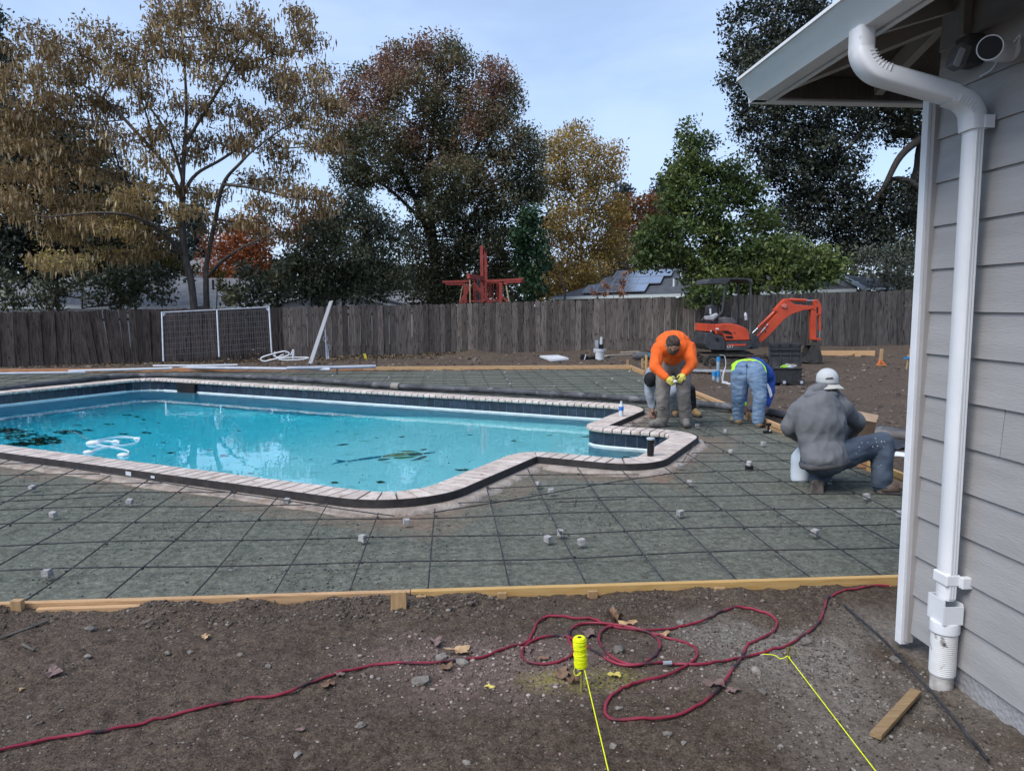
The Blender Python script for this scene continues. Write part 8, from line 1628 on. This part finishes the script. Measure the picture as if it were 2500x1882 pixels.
e = gpt(*k8f(1515, 235)) + Vector((0, 0, .012)); MB().tube([e - Vector((.03, 0, 0)), e + Vector((.02, .01, 0))], .016, 8).build('connector', M_BLACK, cord, True); MB().tube([e + Vector((.02, .01, 0)), e + Vector((.045, .02, 0))], .009, 8).build('plug', M_GALV, cord, True)

# twine spool on a rebar stake with its string line
M_NEON = pm('neon_yellow_twine', (0.72, 0.80, 0.0), (0.82, 0.88, 0.01), 60, 0.55, 0.3, 200); M_OLST = pm('yellow_stained_stake', (0.14, 0.13, 0.03), (0.25, 0.24, 0.05), 20, 0.8)
sb_ = gpt(1420, 1688); spl = thing('twine_spool', 'neon yellow twine spool pushed onto a stake in the dirt', 'twine spool', sb_)
tl_ = Vector((-.012, 0, 1)).normalized(); z0 = 0.105
MB().tube([sb_ - Vector((0, 0, .05)), sb_ + tl_ * .14], .006, 8).build('stake', M_OLST, spl, True)
Rt = Vector((0, 0, 1)).rotation_difference(Vector((-.055, 0, 1))).to_matrix()
sc0 = sb_ + Vector((-.004, 0, z0))
MB().lathe([(0.020, 0.0), (0.0265, 0.004), (0.0285, 0.015), (0.0265, 0.05), (0.0255, 0.08), (0.0265, 0.115), (0.025, 0.128), (0.020, 0.132), (0.009, 0.131), (0.009, 0.11)], sc0, 20, Rt, False).build('spool', M_NEON, spl, True); MB().lathe([(0.0091, 0.131), (0.0090, 0.02)], sc0, 12, Rt).build('core', M_BLACK, spl, True)
mb = MB(); wind = []
for i in range(260):
    t = i * 0.42; h_ = 0.066 + 0.055 * math.sin(t * 0.115 + 0.9 * math.sin(t * .05)); wind.append(sc0 + Rt @ Vector((.0275 * math.cos(t), .0275 * math.sin(t), h_)))
mb.tube(wind, .0014, 5); mb.build('windings', M_NEON, spl, True)
lo = sc0 + Rt @ Vector((-.02, -.012, 0)); MB().tube(spline([lo + Vector((0, 0, .02)), lo + Vector((-.012, -.005, -.005)), lo + Vector((-.006, -.01, -.02)), lo + Vector((.010, -.01, -.018)), lo + Vector((.016, -.008, -.008)), lo + Vector((-.002, -.01, -.022))], 6), .0014, 5).build('loose_end', M_NEON, spl, True)
s0 = sc0 + Vector((.012, -.01, 0)); s1 = gp(1486, 1884, .085); d_ = (s1 - s0)
tag(MB().tube([s0, s1, s1 + d_ * .6], .0021, 6).build('string_line', M_NEON, None, True), 'taut neon yellow string running from the twine spool towards the viewer', 'string', 'yellow string lines')
st2 = gpt(1923, 1618); stk2 = thing('rebar_stake', 'short rebar pin tied with neon string near the house', 'stake', st2); MB().tube([st2 - Vector((0, 0, .05)), st2 + Vector((.001, 0, .075))], .0048, 8).build('pin', M_OLST, stk2, True); kn = st2 + Vector((0, 0, .032))
for r_ in (.007, .0085): MB().tube([kn + Vector((r_ * math.cos(t), r_ * math.sin(t), .004 * math.sin(2 * t))) for t in (0, 1.05, 2.1, 3.14, 4.2, 5.2)], .0018, 5, True).build('knot', M_NEON, stk2, True)
MB().tube(spline([kn, gpt(1905, 1615) + Vector((0, 0, .015)), gpt(1890, 1609) + Vector((0, 0, .02)), gpt(1862, 1602) + Vector((0, 0, .012))], 5), .0018, 5).build('tail', M_NEON, stk2, True)
s1 = gp(2140, 1884, .06); d_ = s1 - kn
tag(MB().tube([kn, s1, s1 + d_ * .5], .0021, 6).build('string_line', M_NEON, None, True), 'taut neon yellow string running from the rebar pin past the wooden stake', 'string', 'yellow string lines')
# long bar and stake by the house, bars at the other side
a, b = gpt(2062, 1482) + Vector((0, 0, .01)), gpt(2412, 1868) + Vector((0, 0, .02)); tag(MB().tube([a, a.lerp(b, .35) + Vector((0, 0, .035)), a.lerp(b, .7) + Vector((0, 0, .03)), b], .0065, 8).build('loose_rebar', M_REBAR, None, True), 'long loose steel bar lying on gravel past the downspout foot', 'rebar', 'loose bars on the dirt')
a, b = gpt(2236, 1698) + Vector((0, 0, .02)), gpt(2137, 1808) + Vector((0, 0, .02)); tag(MB().beam(a, b, .042, .02).build('wood_stake', wood_mat('old_stake', (0.24, 0.155, 0.075), (0.35, 0.24, 0.13), (0.42, 0.34, 0.05)), None, False, .003), 'weathered wooden stake with yellow paint lying flat near the downspout foot', 'stake')
a, b = gpt(-20, 1570) + Vector((0, 0, .01)), gpt(118, 1520) + Vector((0, 0, .01)); tag(MB().tube([a, b], .0062, 8).build('loose_rebar', M_REBARF, None, True), 'dusty bar lying on the dirt at the frame edge', 'rebar', 'loose bars on the dirt')
a, b = gpt(54, 1577) + Vector((0, 0, .01)), gpt(84, 1592) + Vector((0, 0, .01)); tag(MB().tube([a, b], .006, 8).build('loose_rebar', M_REBARF, None, True), 'short cut of bar below the dusty bar', 'rebar', 'loose bars on the dirt')

# dry leaves
def leaf_shape(c, size, rz, mat, label, lobes=5, seed=0, curl=.25):
    rg = random.Random(seed); n = 19; out = []; ph = [rg.uniform(0, 6.28) for _ in range(3)]
    for i in range(n):
        t = -2.75 + 5.5 * i / (n - 1); r = size * (.62 + .2 * math.cos(t * 2.5 + ph[0] * .2) + .13 * math.sin(t * 5 + ph[1]) + .12 * rg.uniform(-1, 1)); fold = curl * size * (.9 * abs(math.sin(t * 1.5 + ph[2])) + .5 * rg.random()); out.append(Vector((r * math.sin(t) * .85, r * math.cos(t), fold)))
    out.append(Vector((.02 * size, -.7 * size, 0))); Rz = Matrix.Rotation(rz, 3, 'Z'); top = [Vector(c) + Rz @ Vector((p.x, p.y, p.z + .006)) for p in out]; cen = Vector(c) + Vector((0, 0, .014)); mb = MB(); m = len(top)
    mb.add([cen] + top, [(0, i + 1, (i + 1) % m + 1) for i in range(m)]); mb.add([cen - Vector((0, 0, .002))] + [p - Vector((0, 0, .002)) for p in top], [(0, (i + 1) % m + 1, i + 1) for i in range(m)])
    tag(mb.build('dry_leaf', mat), label, 'leaf', 'dry leaves on the dirt')
ML1 = pm('dry_leaf_brown', (0.13, 0.075, 0.045), (0.22, 0.14, 0.09), 20, 0.85); ML2 = pm('dry_leaf_tan', (0.33, 0.21, 0.11), (0.45, 0.31, 0.17), 20, 0.85); ML3 = pm('dry_leaf_mauve', (0.13, 0.085, 0.075), (0.21, 0.145, 0.13), 20, 0.85); ML4 = pm('dry_leaf_yellow', (0.5, 0.42, 0.08), (0.6, 0.5, 0.14), 20, 0.8)
for i, (x, y, s_, m_, lb) in enumerate([(130, 1646, .075, ML3, 'flat mauve-brown leaf on the dirt at the frame side'), (52, 1687, .025, ML2, 'tiny tan leaf near the red hose end'), (502, 1558, .045, ML2, 'pale tan curled leaf alone on bare dirt'), (1120, 1595, .085, ML2, 'large tan leaf beside the red hose on gravel'), (1065, 1572, .07, ML3, 'pinkish flat leaf left of the large tan leaf'), (1092, 1632, .055, ML1, 'brown leaf right under the red hose'), (800, 1675, .06, ML1, 'brown crumpled leaf below the red hose'), (830, 1650, .04, ML3, 'small mauve leaf touching the red hose'), (1373, 1648, .075, ML1, 'large brown leaf behind the twine spool'), (1400, 1670, .05, ML1, 'brown leaf tip beside the spool stake'), (1497, 1512, .08, ML1, 'upright brown leaf above the hose loops'), (1532, 1527, .07, ML2, 'light brown leaf lying on the hose crossing'), (1440, 1550, .07, ML3, 'mauve leaf inside the small hose loop'), (1745, 1675, .07, ML3, 'broad mauve-brown leaf inside the long hose loop'), (1790, 1690, .05, ML3, 'mauve-brown leaf edge at the long hose loop'), (1500, 1652, .045, ML4, 'yellow leaf right of the twine spool'), (1625, 1551, .045, ML2, 'pale bark chip by the hose'), (1195, 1680, .035, ML4, 'yellowish small leaf on gravel'), (735, 1785, .03, ML3, 'tiny mauve leaf low on the dirt'), (1290, 1590, .05, ML3, 'mauve leaf left of the spool'), (1330, 1610, .045, ML1, 'brown leaf scrap by the spool'), (1952, 1428, .04, ML2, 'tan wood chip below the near form board')]):
    leaf_shape(gpt(x, y), s_ * .82, rnd.uniform(0, 6.28), m_, lb, 5, i, .6 if i in (10, 9) else .25)

# gravel: thousands of small stones as one mass, larger stones one by one
def scatter_stones(name, label, n, xr, yr, size, seed, weight, cols, floor=0.05, kind='stuff', octa=False):
    rg = np.random.default_rng(seed); x = rg.uniform(xr[0], xr[1], n * 6); y = rg.uniform(yr[0], yr[1], n * 6); w = weight(x, y) + floor; keep = rg.random(len(x)) < w; x = x[keep][:n]; y = y[keep][:n]; n = len(x)
    base = np.array([tuple(v) for v in ICO[1][0]]); F0 = np.array(ICO[1][1])
    if octa: base = np.array([(1, 0, 0), (0, 1, 0), (-1, 0, 0), (0, -1, 0), (0, 0, 1), (0, 0, -1)], dtype=float); F0 = np.array([(0, 1, 4), (1, 2, 4), (2, 3, 4), (3, 0, 4)])
    s = size[0] * (size[1] / size[0]) ** (rg.random(n) ** 2.2); z = ground_z(x, y)
    V = base[None] * (1 + rg.uniform(-.38, .38, (n, len(base), 1))) * s[:, None, None] * np.stack([rg.uniform(.8, 1.4, n), rg.uniform(.7, 1.1, n), rg.uniform(.45, .8, n)], 1)[:, None]
    a = rg.uniform(0, 6.28, n); c, sn = np.cos(a)[:, None], np.sin(a)[:, None]; X = V[:, :, 0] * c - V[:, :, 1] * sn; Yy = V[:, :, 0] * sn + V[:, :, 1] * c
    V = np.stack([X + x[:, None], Yy + y[:, None], V[:, :, 2] + (z + s * .12)[:, None]], 2).reshape(-1, 3); F = (F0[None] + (np.arange(n) * len(base))[:, None, None]).reshape(-1, 3)
    o = npmesh(name, V, F, cols, None, attrs={'tone': np.repeat(rg.random(n), len(base))}, smooth=False); tag(o, label, name, kind=kind); return o
M_PEB = leaf_mat('pebble_tones', [(0.0, (0.07, 0.06, 0.052)), (0.5, (0.13, 0.115, 0.10)), (0.85, (0.205, 0.185, 0.16)), (0.96, (0.30, 0.28, 0.26)), (1.0, (0.26, 0.17, 0.14))], 0.0, 0.9); M_CLOD = leaf_mat('clod_tones', [(0.0, (0.045, 0.036, 0.030)), (0.6, (0.10, 0.080, 0.066)), (0.92, (0.16, 0.135, 0.112)), (1.0, (0.25, 0.22, 0.19))], 0.0, 0.95); M_PINKP = leaf_mat('pink_pebble_tones', [(0.0, (0.09, 0.065, 0.055)), (0.5, (0.17, 0.125, 0.105)), (0.85, (0.27, 0.21, 0.18)), (1.0, (0.38, 0.34, 0.31))], 0.0, 0.9)
scatter_stones('gravel', 'grey gravel strewn on the dirt beside the house and string', 4600, (0.3, 2.15), (1.75, 3.75), (.0025, .011), 1, lambda x, y: 0.85 * grav_mask(x, y), M_PEB, .03)
scatter_stones('gravel', 'pinkish gravel around the hose loops and dry leaves', 2000, (-.7, 1.3), (2.85, 3.75), (.0025, .012), 2, lambda x, y: 0.9 * pink_mask(x, y), M_PINKP, .01)
scatter_stones('gravel', 'small clods and grit over the near dirt', 6500, (-2.6, 2.1), (1.75, 4.08), (.002, .008), 3, lambda x, y: 0.25 + 0.7 * fbm(x * 2, y * 2, 3, 50.0), M_CLOD, .05)
scatter_stones('gravel', 'fine grit over all of the near dirt', 22000, (-2.7, 2.15), (1.75, 4.08), (.0022, .0075), 13, lambda x, y: 0.35 + 0.6 * fbm(x * 3, y * 3, 3, 55.0), leaf_mat('grit_tones', [(0.0, (0.020, 0.016, 0.013)), (0.45, (0.07, 0.055, 0.044)), (0.8, (0.14, 0.115, 0.093)), (1.0, (0.26, 0.23, 0.20))], 0.0, 0.95), .05, octa=True)
scatter_stones('rubble', 'loose clods along the near form board', 2200, (-2.8, 2.1), (3.80, 4.10), (.004, .014), 4, lambda x, y: np.clip(fbm(x * 2.3, 0 * y, 2, 8.0) * 2.2 - .6, 0.05, 1), M_CLOD, .03)
scatter_stones('rubble', 'dark clods over the bare dirt around the workers and excavator', 5500, (4.3, 18), (6.5, 24), (.012, .06), 5, lambda x, y: np.clip(fbm(x * .8, y * .8, 3, 60.0) * 1.6 - .4, 0, 1), M_CLOD, .05)
scatter_stones('rubble', 'clods and crumbs over the dirt strip before the fence', 3500, (-13, 8), (20.0, 27.5), (.012, .06), 6, lambda x, y: 0.5 * (y < np.interp(x, _fx, _fy)), M_CLOD, .05)
def base_weight(x, y): return (1 - pool_mask(x, y, 0.5)) * np.clip(fbm(x * 1.6, y * 1.6, 3, 70.0) * 1.7 - .5, 0.06, 1)
_gz_old = ground_z
def ground_z(x, y): return np.where((y > FY) & (y < BY) & (x < form_x(y)), 0.0, _gz_old(x, y))
scatter_stones('gravel', 'loose stone crumbs on the base rock under the rebar', 7000, (-4.2, 4.1), (4.2, 8.5), (.003, .009), 7, base_weight, leaf_mat('base_tones', [(0.0, (0.045, 0.046, 0.04)), (0.6, (0.12, 0.128, 0.115)), (1.0, (0.28, 0.28, 0.265))], 0, .9), .02)
ground_z = _gz_old
M_ROCK = pm('field_stone', (0.13, 0.115, 0.10), (0.25, 0.225, 0.20), 14, 0.9, 0.5, 60, rand=0.25)
ROCKS = [(1510, 1588, .035, 'dark rounded cobble inside the upper hose loop'), (1075, 1610, .04, 'grey flat rock by the leaves and red hose'), (1130, 1622, .042, 'dark lumpy clod beside the large tan leaf'), (1030, 1667, .045, 'long flat pale stone below the red hose'), (222, 1538, .035, 'crusty pale stone near the near form board'), (268, 1540, .014, 'small white pebble right of the crusty stone'), (410, 1595, .016, 'pinkish pebble on bare dirt'), (465, 1593, .020, 'pale round stone right of the pinkish pebble'), (437, 1542, .015, 'flat pink stone above the other pebbles'), (586, 1600, .018, 'grey stone in the middle of the bare dirt'), (214, 1604, .025, 'flat dark stone left of the pebbles'), (655, 1626, .02, 'dark pebble above the red hose'), (925, 1658, .014, 'white pebble near the red hose'), (726, 1843, .02, 'round stone at the bottom of the dirt'), (1138, 1862, .018, 'tan pebble at the bottom edge'), (1497, 1822, .02, 'white stone right of the taut string'), (1845, 1640, .034, 'pale angular stone on the gravel by the string'), (1860, 1690, .028, 'upright pink broken brick piece'), (1512, 1730, .016, 'pale flake in the long hose loop'), (1630, 1793, .02, 'white stone below the long hose loop'), (1668, 1815, .018, 'tan stone near the bottom centre'), (1970, 1570, .035, 'large pale stone beside the pin'), (2000, 1600, .03, 'large grey stone between pin and long bar'), (1950, 1545, .028, 'grey stone above the rebar pin'), (2185, 1612, .028, 'stone against the long bar near the corner trim'), (1660, 1522, .028, 'dark stone above the hose loops'), (70, 1750, .012, 'tiny pale stone on the dirt left of the hose'), (880, 1772, .022, 'dull stone low on the bare dirt')]
for i, (x, y, r_, lb) in enumerate(ROCKS):
    p = gpt(x, y); mb = MB(); r_ *= .8; mb.ico(p + Vector((0, 0, r_ * .2)), r_, 1 if i % 3 else 2, .26, (1.2, .9, .62), R=Matrix.Rotation(rnd.uniform(0, 3), 3, 'Z')); tag(mb.build('stone', M_ROCK, None, False, 0.0), lb, 'stone', 'larger stones on the near dirt')
# heaps and litter at the back
M_LIT = leaf_mat('straw_litter', [(0.0, (0.05, 0.04, 0.03)), (0.5, (0.13, 0.095, 0.06)), (1.0, (0.28, 0.21, 0.12))], 0.1, 0.9)
rg = np.random.default_rng(8); n = 5200; x = rg.uniform(-14, 1, n); yf = np.interp(x, _fx, _fy); y = yf - np.abs(rg.normal(0, 1.3, n)) - .05; ok = y > 20.4; x, y = x[ok], y[ok]; z = ground_z(x, y) + .02
hx = at(650, 850, 24.3).x; hgt = .55 * np.exp(-(((x - hx) / 1.0) ** 2 + ((y - 24.6) / .5) ** 2)) ; z = z + hgt * rg.random(len(x))
C = np.stack([x, y, z + .02], 1); D = rand_dirs(rg, len(C), .35); Nn = rand_dirs(rg, len(C)); Nn[:, 2] += 1.5
o = leaf_mesh('leaf_litter', C, D, Nn, rg.uniform(.05, .2, len(C)), rg.uniform(.02, .07, len(C)), rg.random(len(C)) ** 1.5, M_LIT, None); tag(o, 'dry leaf and straw litter along the foot of the dark fence', 'leaf litter', kind='stuff')
def heap(px, py, w, h, d, label, seed):
    c = gpt(px, py); mb = MB(); n_ = 18; vs = []; fs = []
    for i in range(n_ + 1):
        for k_ in range(n_ + 1):
            u, v = i / n_ * 2 - 1, k_ / n_ * 2 - 1; q = Vector((c.x + u * w, c.y + v * d, 0)); e_ = max(0, 1 - (u * u + v * v)); vs.append(Vector((q.x, q.y, gz(q.x, q.y) - .03 + h * e_ * (.7 + .6 * noise.noise(q * 2.5 + Vector((0, 0, seed)))) + .05 * noise.noise(q * 9))))
    for i in range(n_):
        for k_ in range(n_): a = i * (n_ + 1) + k_; fs.append((a, a + n_ + 1, a + n_ + 2, a + 1))
    mb.add(vs, fs); tag(mb.build('dirt_heap', M_DIRT, None, True, 0, 80), label, 'dirt heap', 'heaps of dirt')
heap(1150, 872, 1.3, .28, .6, 'low heap of dirt at the fence below the red play tower', 1); heap(650, 868, 1.0, .5, .55, 'heap of earth and straw beside the wire panel foot', 2); heap(1715, 938, .7, .18, .5, 'small mound of dug earth left of the blue conduit stubs', 3); heap(1900, 885, 1.6, .16, .6, 'broken earth in front of the excavator track', 4); heap(215, 884, 1.2, .16, .5, 'low mound with straw under the leaning fence boards', 5)
